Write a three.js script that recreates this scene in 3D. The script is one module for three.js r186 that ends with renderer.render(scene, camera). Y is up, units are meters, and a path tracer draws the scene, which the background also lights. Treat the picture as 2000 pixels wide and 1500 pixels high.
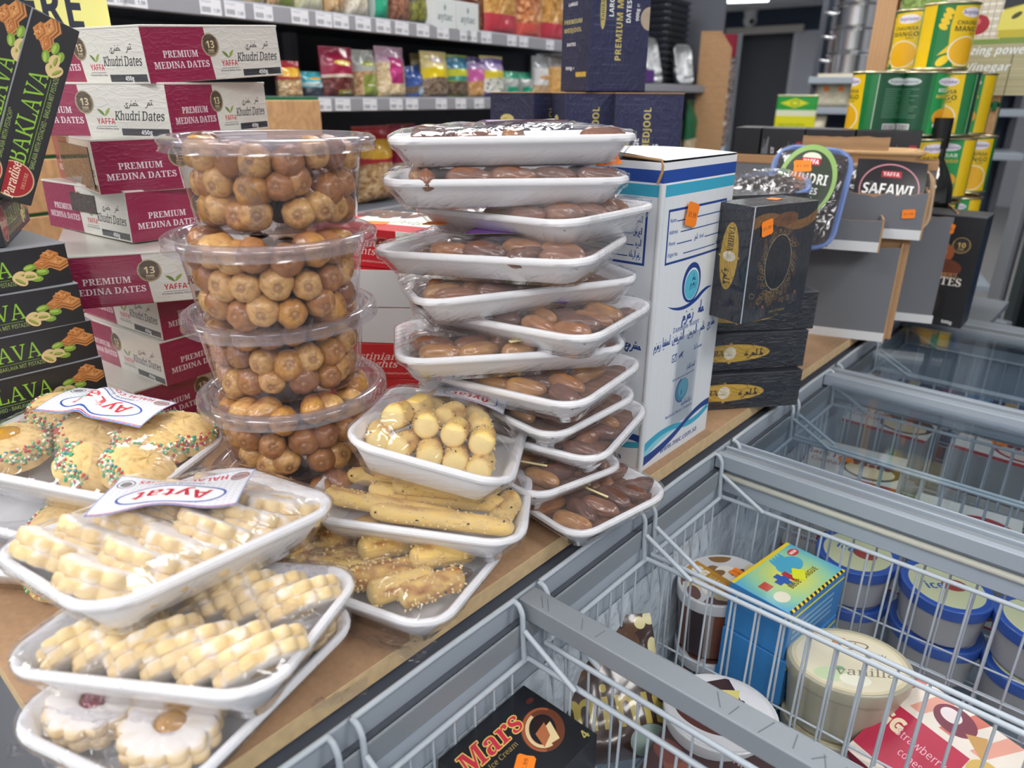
import * as THREE from 'three';
import { mergeGeometries, mergeVertices, toCreasedNormals } from 'three/addons/utils/BufferGeometryUtils.js';
import { RectAreaLightUniformsLib } from 'three/addons/lights/RectAreaLightUniformsLib.js';
import { ImprovedNoise } from 'three/addons/math/ImprovedNoise.js';

// ---------------------------------------------------------------- camera, light, exposure
RectAreaLightUniformsLib.init();
const scene = new THREE.Scene();
scene.background = new THREE.Color(0.02, 0.02, 0.025);
const PXF = 1406.75, YAW = 0.722542, PITCH = -0.381565, ROLL = 0.0070219, CAM_Y = 1.33;
const camera = new THREE.PerspectiveCamera(2 * Math.atan(750 / PXF) * 180 / Math.PI, 4 / 3, 0.02, 60);
camera.position.set(0, CAM_Y, 0);
camera.rotation.order = 'YXZ';
camera.rotation.set(PITCH, YAW, ROLL);
camera.focus = 0.72; camera.userData.fStop = 5.6;
camera.updateMatrixWorld();
const renderer = new THREE.WebGLRenderer({ antialias: true });
renderer.toneMapping = THREE.LinearToneMapping;
renderer.toneMappingExposure = 1.14;
renderer.shadowMap.enabled = true;
const PANEL_LIGHT = 10, PANEL_GLOW = 3.2, CEIL = 2.55;
// ceiling panels: [x, z, width, depth]
const PANELS = [[-2.6, 1.0, 0.6, 0.6], [-0.7, 0.9, 0.6, 0.6], [0.8, 1.0, 0.6, 0.6], [-2.6, -0.8, 0.6, 0.6], [-1.1, -0.9, 0.6, 0.6], [0.95, -0.8, 0.6, 0.6],
  [-2.6, -3, 0.6, 0.6], [-0.9, -3, 0.6, 0.6], [0.95, -3, 0.6, 0.6], [-1.9, -1.9, 0.6, 0.6], [-3.4, -1.9, 0.6, 0.6], [0.3, 2.0, 0.6, 0.6], [-1.8, 2.0, 0.6, 0.6], [1.6, 0.4, 0.6, 0.6], [-2.5, -5.6, 1.2, 0.3], [0.4, -5.6, 1.2, 0.3], [-2.5, -8, 1.2, 0.3], [0.4, -8, 1.2, 0.3]];

// ---------------------------------------------------------------- helpers
let seed = 12345;
const rnd = () => { seed = (seed + 0x6d2b79f5) | 0; let t = Math.imul(seed ^ (seed >>> 15), 1 | seed); t = (t + Math.imul(t ^ (t >>> 7), 61 | t)) ^ t; return ((t ^ (t >>> 14)) >>> 0) / 4294967296; };
const rr = (a, b) => a + (b - a) * rnd();
const noise = new ImprovedNoise();
const N3 = (x, y, z) => noise.noise(x, y, z);
const D2R = Math.PI / 180;
const { cos, sin, abs, min, max, pow, sqrt, PI } = Math;
const V = (x, y, z) => new THREE.Vector3(x, y, z);
const BT = 0.93;      // top of the wooden board
// a world point seen at a photograph position, on a plane or at a horizontal distance (used once to lay the place out in metres)
const ray = (px, py) => V((px - 1000) / PXF, -(py - 750) / PXF, -1).applyQuaternion(camera.quaternion);
const onY = (px, py, y) => { const d = ray(px, py); return d.multiplyScalar((y - CAM_Y) / d.y).add(camera.position); };
const onZ = (px, py, z) => { const d = ray(px, py); return d.multiplyScalar(z / d.z).add(camera.position); };
const atD = (px, py, D) => { const d = ray(px, py); return d.multiplyScalar(D / Math.hypot(d.x, d.z)).add(camera.position); };

const used = new Map();
const numbered = (n) => { const k = used.get(n) ?? 0; used.set(n, k + 1); return k ? n + '_' + String(k).padStart(3, '0') : n; };
function tag(o, label, category, group, kind) {
  if (label) o.userData.label = label;
  if (category) o.userData.category = category;
  if (group) o.userData.group = group;
  if (kind) o.userData.kind = kind;
  return o;
}
function thing(name, label, category, group, pos = [0, 0, 0], yaw = 0, tx = 0, tz = 0) {
  const g = new THREE.Group(); g.name = numbered(name); scene.add(g);
  g.rotation.order = 'YXZ'; g.position.set(...(pos.isVector3 ? pos.toArray() : pos)); g.rotation.set(tx * D2R, yaw * D2R, tz * D2R);
  g.updateMatrixWorld();
  return tag(g, label, category, group);
}
function part(parent, name, geo, mat, pos, label) {
  const m = new THREE.Mesh(geo, mat); m.name = name; m.castShadow = m.receiveShadow = true;
  if (pos) m.position.set(...pos);
  if (label) m.userData.label = label;
  parent.add(m); return m;
}
function solo(name, geo, mat, label, category, group) { const m = part(scene, numbered(name), geo, mat); return tag(m, label, category, group); }
function structure(name, geo, mat, pos) { const m = part(scene, numbered(name), geo, mat, pos); m.userData.kind = 'structure'; return m; }
function copyOf(src, name, label, group) { const c = src.clone(); c.name = numbered(name); scene.add(c); if (label) c.userData.label = label; if (group) c.userData.group = group; return c; }

// ---------------------------------------------------------------- textures
function canvas(w, h, fn) { const c = document.createElement('canvas'); c.width = w; c.height = h; const x = c.getContext('2d'); fn(x, w, h); return c; }
function art(w, h, fn, repeat) {
  const t = new THREE.CanvasTexture(canvas(w, h, fn)); t.colorSpace = THREE.SRGBColorSpace;
  t.wrapS = t.wrapT = repeat ? THREE.RepeatWrapping : THREE.ClampToEdgeWrapping; return t;
}
function grayTex(w, h, fn) {
  const a = new Uint8Array(w * h * 4);
  for (let y = 0; y < h; y++) for (let x = 0; x < w; x++) { const v = max(0, min(255, fn(x / w, y / h) * 255)); const i = (y * w + x) * 4; a[i] = a[i + 1] = a[i + 2] = v; a[i + 3] = 255; }
  const t = new THREE.DataTexture(a, w, h); t.magFilter = t.minFilter = THREE.LinearFilter; t.wrapS = t.wrapT = THREE.RepeatWrapping; t.needsUpdate = true; return t;
}
function colorTex(w, h, fn) {
  const a = new Uint8Array(w * h * 4);
  for (let y = 0; y < h; y++) for (let x = 0; x < w; x++) { const c = fn(x / w, y / h); const i = (y * w + x) * 4; for (let k = 0; k < 3; k++) a[i + k] = max(0, min(255, c[k])); a[i + 3] = 255; }
  const t = new THREE.DataTexture(a, w, h); t.magFilter = t.minFilter = THREE.LinearFilter; t.wrapS = t.wrapT = THREE.RepeatWrapping; t.colorSpace = THREE.SRGBColorSpace; t.needsUpdate = true; return t;
}
const tile = (f) => (u, v) => f(cos(u * 2 * PI), sin(u * 2 * PI), cos(v * 2 * PI), sin(v * 2 * PI));
const fbm = (x, y, z, o = 4) => { let s = 0, a = 0.5, f = 1; for (let i = 0; i < o; i++) { s += a * N3(x * f, y * f, z * f); a *= 0.5; f *= 2.03; } return s; };
const srgb = (s) => new THREE.Color(s);
const std = (o) => new THREE.MeshStandardMaterial(o);
const phys = (o) => new THREE.MeshPhysicalMaterial(o);
const lin = (r, g, b) => new THREE.Color().setRGB(r, g, b);

// wrinkled cling film / shrink wrap relief
const wrinkleTex = grayTex(512, 512, (u, v) => {
  const a = tile((a, b, c, d) => N3(a * 1.3 + 5, b * 1.3, c * 1.1) + 0.7 * N3(b * 2 + c, d * 2, a * 2 + 9))(u, v);
  const r1 = 1 - abs(N3(cos(u * 2 * PI) * 2 + 3 + a, sin(u * 2 * PI) * 2, v * 9 + sin(v * 6.28)));
  const r2 = 1 - abs(N3(u * 7 + a * 1.5, v * 7, 4.5));
  return 0.25 + 0.4 * pow(r1, 9) + 0.35 * pow(r2, 12) + 0.15 * a;
});
wrinkleTex.repeat.set(1, 1);
const grainTex = grayTex(256, 256, (u, v) => 0.5 + 0.35 * fbm(u * 40, v * 40, 1.3, 3));
const frostTex = grayTex(256, 256, (u, v) => 0.5 + 0.5 * fbm(u * 9, v * 9, 7.7, 5));

// ---------------------------------------------------------------- writing
function txt(x, s, px, py, size, color, o = {}) {
  x.save(); x.translate(px, py); if (o.rot) x.rotate(o.rot); x.transform(o.sx ?? 1, 0, o.skew ?? 0, o.sy ?? 1, 0, 0);
  x.font = (o.bold ? 'bold ' : '') + size + 'px ' + (o.font ?? 'sans-serif'); x.textAlign = o.align ?? 'center'; x.textBaseline = 'middle';
  if (o.stroke) { x.strokeStyle = o.stroke; x.lineWidth = o.lw ?? size / 10; x.lineJoin = 'round'; x.strokeText(s, 0, 0); }
  x.fillStyle = color; x.fillText(s, 0, 0); x.restore();
}
// A small pen alphabet for the Arabic lines: each letter is drawn right to left from the pen, in units of the letter height, y up.
const dots = (x, cx, cy, n, s) => { for (let i = 0; i < n; i++) { x.beginPath(); x.arc(cx + (n === 3 && i === 2 ? 0.11 * s : i * 0.22 * s), -cy - (n === 3 && i === 2 ? 0.17 * s : 0), 0.085 * s, 0, 7); x.fill(); } };
const GL = {
  tooth: [0.42, (m, l, q) => { m(0, 0); q(-0.16, 0, -0.18, 0.42); q(-0.2, 0, -0.42, 0); }],
  teeth: [0.9, (m, l, q) => { m(0, 0); for (let i = 0; i < 3; i++) { q(-0.3 * i - 0.12, 0, -0.3 * i - 0.13, 0.36); q(-0.3 * i - 0.15, 0, -0.3 * i - 0.3, 0); } }],
  meem: [0.55, (m, l, q) => { m(0, 0); l(-0.12, 0); q(-0.14, 0.42, -0.33, 0.3); q(-0.5, 0.15, -0.3, 0); l(-0.12, 0); l(-0.55, 0); }],
  meemEnd: [0.55, (m, l, q) => { m(0, 0); q(-0.1, 0.38, -0.32, 0.26); q(-0.42, 0.1, -0.2, 0); l(-0.38, 0); q(-0.5, 0, -0.48, -0.6); }],
  ra: [0.4, (m, l, q) => { m(0, 0.05); q(-0.05, -0.1, -0.1, -0.2); q(-0.25, -0.42, -0.5, -0.42); }],
  raTop: [0.45, (m, l, q) => { m(-0.05, 0.3); q(-0.05, -0.1, -0.15, -0.22); q(-0.28, -0.42, -0.5, -0.42); }],
  alef: [0.25, (m, l) => { m(-0.1, 1.05); l(-0.1, 0); }],
  alefEnd: [0.2, (m, l) => { m(0, 0); l(-0.1, 0); l(-0.1, 1.05); }],
  lam: [0.35, (m, l) => { m(0, 0); l(-0.12, 0); l(-0.12, 1.1); m(-0.12, 0); l(-0.35, 0); }],
  lamStart: [0.3, (m, l, q) => { m(-0.06, 1.1); l(-0.06, 0); l(-0.3, 0); }],
  ha: [0.62, (m, l, q) => { m(0, 0); q(-0.3, 0, -0.18, 0.16); q(-0.36, 0.34, -0.58, 0.36); q(-0.3, 0.3, -0.24, 0.12); m(-0.2, 0.02); l(-0.62, 0); }],
  dal: [0.45, (m, l, q) => { m(-0.08, 0.42); q(-0.38, 0, -0.3, 0); l(0, 0); m(-0.3, 0); l(-0.4, 0.02); }],
  waw: [0.5, (m, l, q) => { m(-0.35, 0.08); q(-0.1, 0.1, -0.1, 0.3); q(-0.25, 0.5, -0.36, 0.3); q(-0.36, -0.35, -0.7, -0.4); }],
  ain: [0.6, (m, l, q) => { m(-0.1, 0.42); q(-0.5, 0.52, -0.45, 0.2); q(-0.3, 0.08, -0.12, 0.1); q(-0.65, 0.05, -0.6, -0.3); q(-0.45, -0.62, -0.05, -0.5); }],
  he: [0.6, (m, l, q) => { m(0, 0); q(-0.6, 0, -0.45, 0.42); q(-0.1, 0.35, -0.12, 0); m(-0.32, 0.02); q(-0.3, 0.24, -0.45, 0.4); m(-0.4, 0); l(-0.6, 0); }],
  heEnd: [0.5, (m, l, q) => { m(-0.3, 0.42); q(-0.02, 0.2, -0.15, 0.02); q(-0.5, -0.02, -0.44, 0.2); q(-0.4, 0.35, -0.28, 0.42); }],
  ta: [0.75, (m, l, q) => { m(-0.3, 1.1); l(-0.3, 0); m(-0.3, 0.08); q(-0.05, 0.5, 0.0, 0.2); q(0.02, 0, -0.2, 0); l(-0.75, 0); }],
  sad: [0.95, (m, l, q) => { m(0, 0); l(-0.1, 0); m(-0.45, 0.02); q(-0.2, 0.5, -0.06, 0.26); q(0, 0, -0.3, 0); l(-0.7, 0); q(-0.72, 0.02, -0.72, 0.3); q(-0.74, 0, -0.95, 0); }],
  qaf: [0.45, (m, l, q) => { m(0, 0); l(-0.2, 0.02); q(-0.05, 0.4, -0.24, 0.42); q(-0.42, 0.3, -0.22, 0.02); l(-0.45, 0); }],
  ya: [0.7, (m, l, q) => { m(0.02, 0.3); q(-0.35, 0.38, -0.32, 0.12); q(-0.02, 0.02, -0.12, -0.22); q(-0.6, -0.5, -0.66, 0); }],
  noon: [0.6, (m, l, q) => { m(0, 0.3); q(0, -0.35, -0.28, -0.38); q(-0.6, -0.35, -0.55, 0.2); }],
  gap: [0.35, () => {}], hamza: [0.3, (m, l, q) => { m(-0.05, 0.36); q(-0.25, 0.4, -0.22, 0.24); l(-0.05, 0.2); m(-0.02, 0.12); l(-0.3, 0.06); }],
};
// word = list of 'glyph' or 'glyph:dots' (above) or 'glyph;dots' (below)
function arabicWidth(word) { return word.split(' ').reduce((s, w) => s + GL[w.split(/[:;]/)[0]][0], 0); }
function arabic(x, word, right, base, h, color, lw = 0.13, o = {}) {
  x.save(); x.translate(right, base); if (o.rot) x.rotate(o.rot); x.transform(o.sx ?? 1, 0, o.skew ?? 0, 1, 0, 0); x.strokeStyle = x.fillStyle = color; x.lineWidth = lw * h; x.lineCap = x.lineJoin = 'round';
  let p = 0;
  for (const w of word.split(' ')) {
    const [k, n] = w.split(/[:;]/), [adv, draw] = GL[k];
    x.beginPath();
    draw((a, b) => x.moveTo(p + a * h, -b * h), (a, b) => x.lineTo(p + a * h, -b * h), (a, b, c, d) => x.quadraticCurveTo(p + a * h, -b * h, p + c * h, -d * h));
    x.stroke();
    if (n) dots(x, p - (adv / 2 + 0.08) * h, (w.includes(':') ? 0.68 : -0.42) * h, +n, h);
    p -= adv * h;
  }
  x.restore();
}
const AR = {
  tamr: 'tooth:2 meem ra', khudri: 'ha:1 sad:1 ra ya;2', tahira: 'ta alefEnd he ra heEnd:2', water: 'meem alefEnd hamza', zamzam: 'raTop:1 meem raTop:1 meemEnd',
  project: 'meem teeth:3 ra waw ain', servant: 'ha:1 alefEnd dal meemEnd', harams: 'alef lamStart ha ra meem tooth;2 noon:1', noble: 'alef lamStart teeth:3 ra tooth;2 qaf:1 tooth;2 noon:1', watering: 'lamStart teeth qaf:2 tooth;2 alefEnd',
  name: 'alef lamStart alefEnd teeth meemEnd', address: 'alef lamStart ain noon:1 waw alef noon:1', phone: 'tooth:2 lam qaf:1 waw noon:1', mail: 'alef lamStart tooth;1 ra tooth;2 dal', flight: 'ra qaf:2 meemEnd gap alef lamStart ra ha lam heEnd:2',
  air: 'meem ha:1 sad sad heEnd:2 gap lamStart lam tooth:1 qaf:2 lam', operate: 'alef lamStart tooth:2 teeth:3 ha:1 tooth;2 lam gap waw alef lamStart alefEnd teeth:3 ra alef qaf:1', company: 'teeth:3 ra lam heEnd:2 gap alef lamStart meem tooth;2 alefEnd heEnd gap alef lamStart waw ta tooth:1 tooth;2 heEnd:2',
};
// ---------------------------------------------------------------- printed packaging
const fillR = (x, c, a, b, w, h) => { x.fillStyle = c; x.fillRect(a, b, w, h); };
const ell = (x, cx, cy, rx, ry, c, rot = 0) => { x.fillStyle = c; x.beginPath(); x.ellipse(cx, cy, rx, ry, rot, 0, 7); x.fill(); };
const ring = (x, cx, cy, rx, ry, c, lw, rot = 0) => { x.strokeStyle = c; x.lineWidth = lw; x.beginPath(); x.ellipse(cx, cy, rx, ry, rot, 0, 7); x.stroke(); };
const poly = (x, c, pts) => { x.fillStyle = c; x.beginPath(); pts.forEach(([a, b], i) => (i ? x.lineTo(a, b) : x.moveTo(a, b))); x.closePath(); x.fill(); };
const speckle = (x, w, h, n, cols, r0, r1) => { for (let i = 0; i < n; i++) ell(x, rr(0, w), rr(0, h), rr(r0, r1), rr(r0, r1), cols[(rnd() * cols.length) | 0], rr(0, 3)); };
const MAROON = '#9b1d4c', CREAM = '#e6e4dc';
function badge(x, cx, cy, r, n, c1 = '#5b4a3c', c2 = '#e8d9a8') {
  ell(x, cx, cy, r, r, c1); ring(x, cx, cy, r * 0.95, r * 0.95, c2, r * 0.05);
  for (let i = 0; i < 40; i++) { const a = i / 40 * 2 * PI; if (sin(a) > -0.55) { x.strokeStyle = c2; x.lineWidth = r * 0.04; x.beginPath(); x.moveTo(cx + cos(a) * r * 0.8, cy + sin(a) * r * 0.8); x.lineTo(cx + cos(a) * r * 0.9, cy + sin(a) * r * 0.9); x.stroke(); } }
  for (let i = -2; i <= 2; i++) txt(x, '★', cx + i * r * 0.25, cy - r * 0.66 + abs(i) * r * 0.06, r * 0.26, '#f2ead0');
  txt(x, n, cx, cy - r * 0.06, r * 0.86, c2, { bold: 1 }); txt(x, 'YEARS', cx, cy + r * 0.46, r * 0.24, c2, { bold: 1 }); txt(x, 'OF QUALITY', cx, cy + r * 0.66, r * 0.14, c2);
}
function yaffaLogo(x, cx, cy, s) {
  x.fillStyle = '#6f8a3a';
  x.beginPath(); x.moveTo(cx, cy - s * 0.34); x.quadraticCurveTo(cx - s * 0.1, cy - s * 0.85, cx - s * 0.6, cy - s * 0.82); x.quadraticCurveTo(cx - s * 0.35, cy - s * 0.45, cx, cy - s * 0.34); x.fill();
  x.fillStyle = '#94aa4c'; x.beginPath(); x.moveTo(cx, cy - s * 0.34); x.quadraticCurveTo(cx + s * 0.05, cy - s * 0.8, cx + s * 0.55, cy - s * 0.9); x.quadraticCurveTo(cx + s * 0.4, cy - s * 0.5, cx, cy - s * 0.34); x.fill();
  txt(x, 'YAFFA', cx, cy, s * 0.56, '#c81f35', { bold: 1, sx: 0.92 });
  fillR(x, '#333', cx - s * 0.85, cy + s * 0.34, s * 1.7, s * 0.03); txt(x, 'Premium Medina Dates', cx, cy + s * 0.5, s * 0.17, '#333', { bold: 1 });
}
function yaffaFace(x, w, h) {
  fillR(x, CREAM, 0, 0, w, h);
  poly(x, MAROON, [[0, 0], [w * 0.42, 0], [w * 0.45, h], [0, h]]);
  for (let i = 0; i < 420; i++) { x.globalAlpha = 0.05; ell(x, rr(0, w * 0.43), rr(0, h), rr(4, 12), rr(4, 12), i % 2 ? '#701038' : '#c04070'); } x.globalAlpha = 1;
  fillR(x, CREAM, 0, 0, w, h * 0.025);
  txt(x, 'PREMIUM', w * 0.235, h * 0.5, h * 0.17, '#f6eef0', { bold: 1, font: 'serif', sx: 0.95 }); txt(x, 'MEDINA DATES', w * 0.235, h * 0.69, h * 0.17, '#f6eef0', { bold: 1, font: 'serif', sx: 0.95 });
  badge(x, w * 0.452, h * 0.36, h * 0.215, '13');
  yaffaLogo(x, w * 0.575, h * 0.7, h * 0.27);
  arabic(x, AR.tamr, w * 0.905, h * 0.4, h * 0.12, '#222', 0.12); arabic(x, AR.khudri, w * 0.81, h * 0.41, h * 0.12, '#222', 0.12);
  txt(x, 'Khudri', w * 0.725, h * 0.6, h * 0.22, '#1c1c1e', { font: 'serif', skew: -0.22, sx: 0.78, stroke: '#1c1c1e', lw: 2 }); txt(x, 'Dates', w * 0.895, h * 0.6, h * 0.23, '#1c1c1e', { font: 'serif', skew: -0.22, sx: 0.85, stroke: '#1c1c1e', lw: 2 });
  fillR(x, '#34353d', w * 0.67, h * 0.83, w * 0.315, h * 0.13); txt(x, '450g', w * 0.835, h * 0.897, h * 0.115, '#fff', { bold: 1 });
}
const yaffaArt = art(1024, 300, yaffaFace);
const yaffaTopArt = art(256, 256, (x, w, h) => { fillR(x, CREAM, 0, 0, w, h); poly(x, MAROON, [[0, 0], [w * 0.43, 0], [w * 0.43, h], [0, h]]); });
function pastry(x, ox, oy, s) {   // printed picture of baklava squares and pistachios
  const block = (cx, cy, r, k) => { poly(x, '#b9733a', [[cx - r, cy - r * 0.3], [cx, cy - r * 0.9], [cx + r, cy - r * 0.35], [cx + r * 0.95, cy + r * 0.5], [cx - r * 0.05, cy + r * 0.95], [cx - r, cy + r * 0.35]]);
    poly(x, k, [[cx - r, cy - r * 0.3], [cx, cy - r * 0.9], [cx + r, cy - r * 0.35], [cx, cy + r * 0.2]]); for (let i = 0; i < 3; i++) { x.strokeStyle = i % 2 ? '#7d4a20' : '#e0ab6a'; x.lineWidth = r * 0.07; x.beginPath(); x.moveTo(cx - r, cy + r * (i * 0.17)); x.lineTo(cx, cy + r * (0.45 + i * 0.17)); x.lineTo(cx + r, cy + r * (i * 0.2)); x.stroke(); }
    for (let i = 0; i < 10; i++) ell(x, cx + rr(-r, r) * 0.6, cy - r * 0.35 + rr(-r, r) * 0.25, r * 0.12, r * 0.07, i % 2 ? '#e9b878' : '#a85f2a'); };
  block(ox + s * 2.6, oy - s * 0.62, s * 0.6, '#d68e4e'); block(ox + s * 3.1, oy - s * 0.1, s * 0.62, '#dc9a58'); block(ox + s * 2.0, oy - s * 0.15, s * 0.52, '#cf8346');
  const nut = (cx, cy, a, shell) => { x.save(); x.translate(ox + cx * s, oy + cy * s); x.rotate(a); if (shell) { ell(x, 0, 0, s * 0.48, s * 0.33, '#e8cf95'); ell(x, 0, s * 0.06, s * 0.36, s * 0.1, '#8a6b3a'); ell(x, 0, s * 0.03, s * 0.33, s * 0.08, '#9fb24a'); } else { ell(x, 0, 0, s * 0.42, s * 0.24, '#86ad3c'); ell(x, -s * 0.06, -s * 0.05, s * 0.3, s * 0.1, '#b5d060'); } x.restore(); };
  nut(1.2, -0.05, -0.2, 0); nut(1.95, 0.35, 0.1, 0); nut(1.5, 0.75, 0.2, 0); nut(1.1, 0.5, 0.1, 1); nut(0.45, 0.45, -0.5, 1); nut(0.5, 0.75, 0.7, 1);
}
const baklavaArt = art(868, 200, (x, w, h) => {
  fillR(x, '#26272b', 0, 0, w, h); fillR(x, '#5a5c62', 0, 0, w, 3);
  ell(x, w * 0.112, h * 0.5, w * 0.098, h * 0.44, '#d8b58a'); ell(x, w * 0.112, h * 0.5, w * 0.091, h * 0.41, '#a8232c'); txt(x, 'Paradise', w * 0.112, h * 0.5, h * 0.27, '#f3e3c3', { font: 'serif', skew: -0.25, bold: 1, sx: 0.72 }); txt(x, 'DELUXE', w * 0.12, h * 0.73, h * 0.1, '#e8c79a', { font: 'serif' });
  txt(x, 'BAKLAVA', w * 0.455, h * 0.46, h * 0.54, '#93c83e', { font: 'serif', bold: 0, sx: 0.86 });
  fillR(x, '#93c83e', w * 0.22, h * 0.7, w * 0.47, 2); txt(x, 'BAKLAVA WITH PISTACHIO - BAKLAVA MIT PISTAZIE', w * 0.455, h * 0.8, h * 0.14, '#a9c46a', { sx: 0.7 });
  pastry(x, w * 0.7, h * 0.5, h * 0.345);
});
const zamzamArt = art(700, 1500, (x, w, h) => {
  fillR(x, '#dfe3e8', 0, 0, w, h);
  for (let i = 0; i < 260; i++) { x.globalAlpha = 0.05; fillR(x, rnd() < 0.5 ? '#c3ccd6' : '#f4f6f8', rr(0, w), 0, rr(1, 5), h); } x.globalAlpha = 1;
  fillR(x, '#e9ebee', 0, 0, w, h * 0.022); fillR(x, '#1f4aa0', 0, h * 0.022, w, h * 0.036); fillR(x, '#eef1f4', 0, h * 0.058, w, h * 0.006); fillR(x, '#3aa9c9', 0, h * 0.064, w, h * 0.034);
  const B = '#1b3f8a'; x.strokeStyle = B; x.lineWidth = 11; x.strokeRect(w * 0.1, h * 0.14, w * 0.8, h * 0.16);
  const rows = [['Name', AR.name], ['Address', AR.address], ['Phone', AR.mail], ['Flight No.', AR.flight]];
  rows.forEach(([a, b], i) => { const y = h * (0.168 + i * 0.035); txt(x, a, w * 0.12, y + 4, 24, B, { align: 'left', bold: 1, sx: 0.8 }); const aw = arabicWidth(b) * 26 * 0.55; arabic(x, b, w * 0.875, y + 10, 26, B, 0.16, { sx: 0.55 }); const l0 = w * (0.135 + a.length * 0.018), l1 = w * 0.865 - aw; x.lineWidth = 5; x.beginPath(); x.moveTo(l0, y + 10); x.lineTo(i === 2 ? w * 0.42 : l1, y + 10); if (i === 2) { x.moveTo(w * 0.6, y + 10); x.lineTo(l1, y + 10); } x.stroke(); if (i === 2) { arabic(x, AR.phone, w * 0.5, y + 8, 24, B, 0.16, { sx: 0.6 }); txt(x, 'Email', w * 0.555, y + 2, 24, B, { bold: 1, sx: 0.7 }); } });
  // drop emblem
  ell(x, w * 0.47, h * 0.385, w * 0.13, h * 0.066, B); ell(x, w * 0.475, h * 0.39, w * 0.104, h * 0.053, '#eef3f7'); ell(x, w * 0.475, h * 0.392, w * 0.098, h * 0.049, '#59bcd2');
  arabic(x, AR.zamzam, w * 0.535, h * 0.395, 34, B, 0.14, { sx: 0.9 }); arabic(x, AR.water, w * 0.52, h * 0.377, 30, B, 0.14, { sx: 0.9 });
  x.fillStyle = B; x.beginPath(); x.moveTo(w * 0.17, h * 0.44); x.quadraticCurveTo(w * 0.4, h * 0.475, w * 0.6, h * 0.432); x.quadraticCurveTo(w * 0.72, h * 0.41, w * 0.8, h * 0.425); x.quadraticCurveTo(w * 0.7, h * 0.425, w * 0.6, h * 0.45); x.quadraticCurveTo(w * 0.36, h * 0.49, w * 0.17, h * 0.44); x.fill();
  arabic(x, AR.water, w * 0.7, h * 0.5, 56, B, 0.19); arabic(x, AR.zamzam, w * 0.54, h * 0.505, 56, B, 0.19); txt(x, 'Zamzam Water', w * 0.46, h * 0.53, 34, B, { bold: 1, font: 'serif' });
  [[AR.project, 0.93], [AR.servant, 0.755], [AR.harams, 0.62], [AR.noble, 0.43], [AR.watering, 0.245], [AR.zamzam, 0.13]].forEach(([s, p]) => arabic(x, s, w * p, h * 0.57, 40, B, 0.2, { sx: 0.72 }));
  arabic(x, AR.air, w * 0.74, h * 0.632, 26, B, 0.16, { sx: 0.6 });
  x.lineWidth = 5; x.strokeRect(w * 0.3, h * 0.618, 38, 36); x.beginPath(); x.moveTo(w * 0.31, h * 0.63); x.lineTo(w * 0.325, h * 0.637); x.lineTo(w * 0.35, h * 0.614); x.stroke();
  poly(x, B, [[w * 0.39, h * 0.63], [w * 0.43, h * 0.619], [w * 0.46, h * 0.618], [w * 0.44, h * 0.628], [w * 0.45, h * 0.643], [w * 0.425, h * 0.632], [w * 0.4, h * 0.64]]);
  arabic(x, AR.operate, w * 0.66, h * 0.694, 24, B, 0.18, { sx: 0.55 }); txt(x, 'Operation and Supervision', w * 0.5, h * 0.712, 18, B, { bold: 1 });
  ell(x, w * 0.5, h * 0.765, w * 0.09, h * 0.042, '#2f9cc2'); ell(x, w * 0.51, h * 0.76, w * 0.07, h * 0.035, '#6cc2da'); x.strokeStyle = B; x.lineWidth = 9; x.beginPath(); x.ellipse(w * 0.5, h * 0.765, w * 0.095, h * 0.045, 0, 1.4, 4.4); x.stroke(); ell(x, w * 0.49, h * 0.775, 5, 17, B);
  arabic(x, AR.company, w * 0.67, h * 0.828, 26, B, 0.18, { sx: 0.52 }); txt(x, 'National Water Company', w * 0.49, h * 0.845, 23, B, { bold: 1 });
  const wave = (c, pts) => { x.fillStyle = c; x.beginPath(); x.moveTo(pts[0] * w, pts[1] * h); for (let i = 2; i < pts.length; i += 4) x.quadraticCurveTo(pts[i] * w, pts[i + 1] * h, pts[i + 2] * w, pts[i + 3] * h); x.fill(); };
  wave('#3aa9c9', [0, 0.905, 0.25, 0.865, 0.52, 0.895, 0.75, 0.93, 1, 0.885, 0.98, 0.9, 1, 0.907, 0.75, 0.955, 0.5, 0.915, 0.25, 0.885, 0, 0.94, 0, 0.92, 0, 0.905]);
  wave('#8fd0e0', [0, 0.94, 0.25, 0.885, 0.5, 0.915, 0.3, 0.905, 0, 0.965, 0, 0.95, 0, 0.94]);
  wave(B, [0, 0.95, 0.3, 0.945, 0.55, 0.905, 0.8, 0.86, 1, 0.868, 1, 0.88, 1, 0.893, 0.8, 0.885, 0.6, 0.917, 0.4, 0.965, 0, 0.985, 0, 0.965, 0, 0.95]);
  txt(x, 'www.nwc.com.sa', w * 0.55, h * 0.965, 48, B, { bold: 1 });
});
const GOLD = '#c09a3c';
function rosette(x, cx, cy, r) { ell(x, cx, cy, r, r, '#e9e2cf'); for (let i = 0; i < 12; i++) { const a = i / 12 * 2 * PI; ring(x, cx + cos(a) * r * 0.52, cy + sin(a) * r * 0.52, r * 0.3, r * 0.16, '#b9ac8c', r * 0.05, a); } ell(x, cx, cy, r * 0.2, r * 0.2, '#cbbf9f'); }
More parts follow.
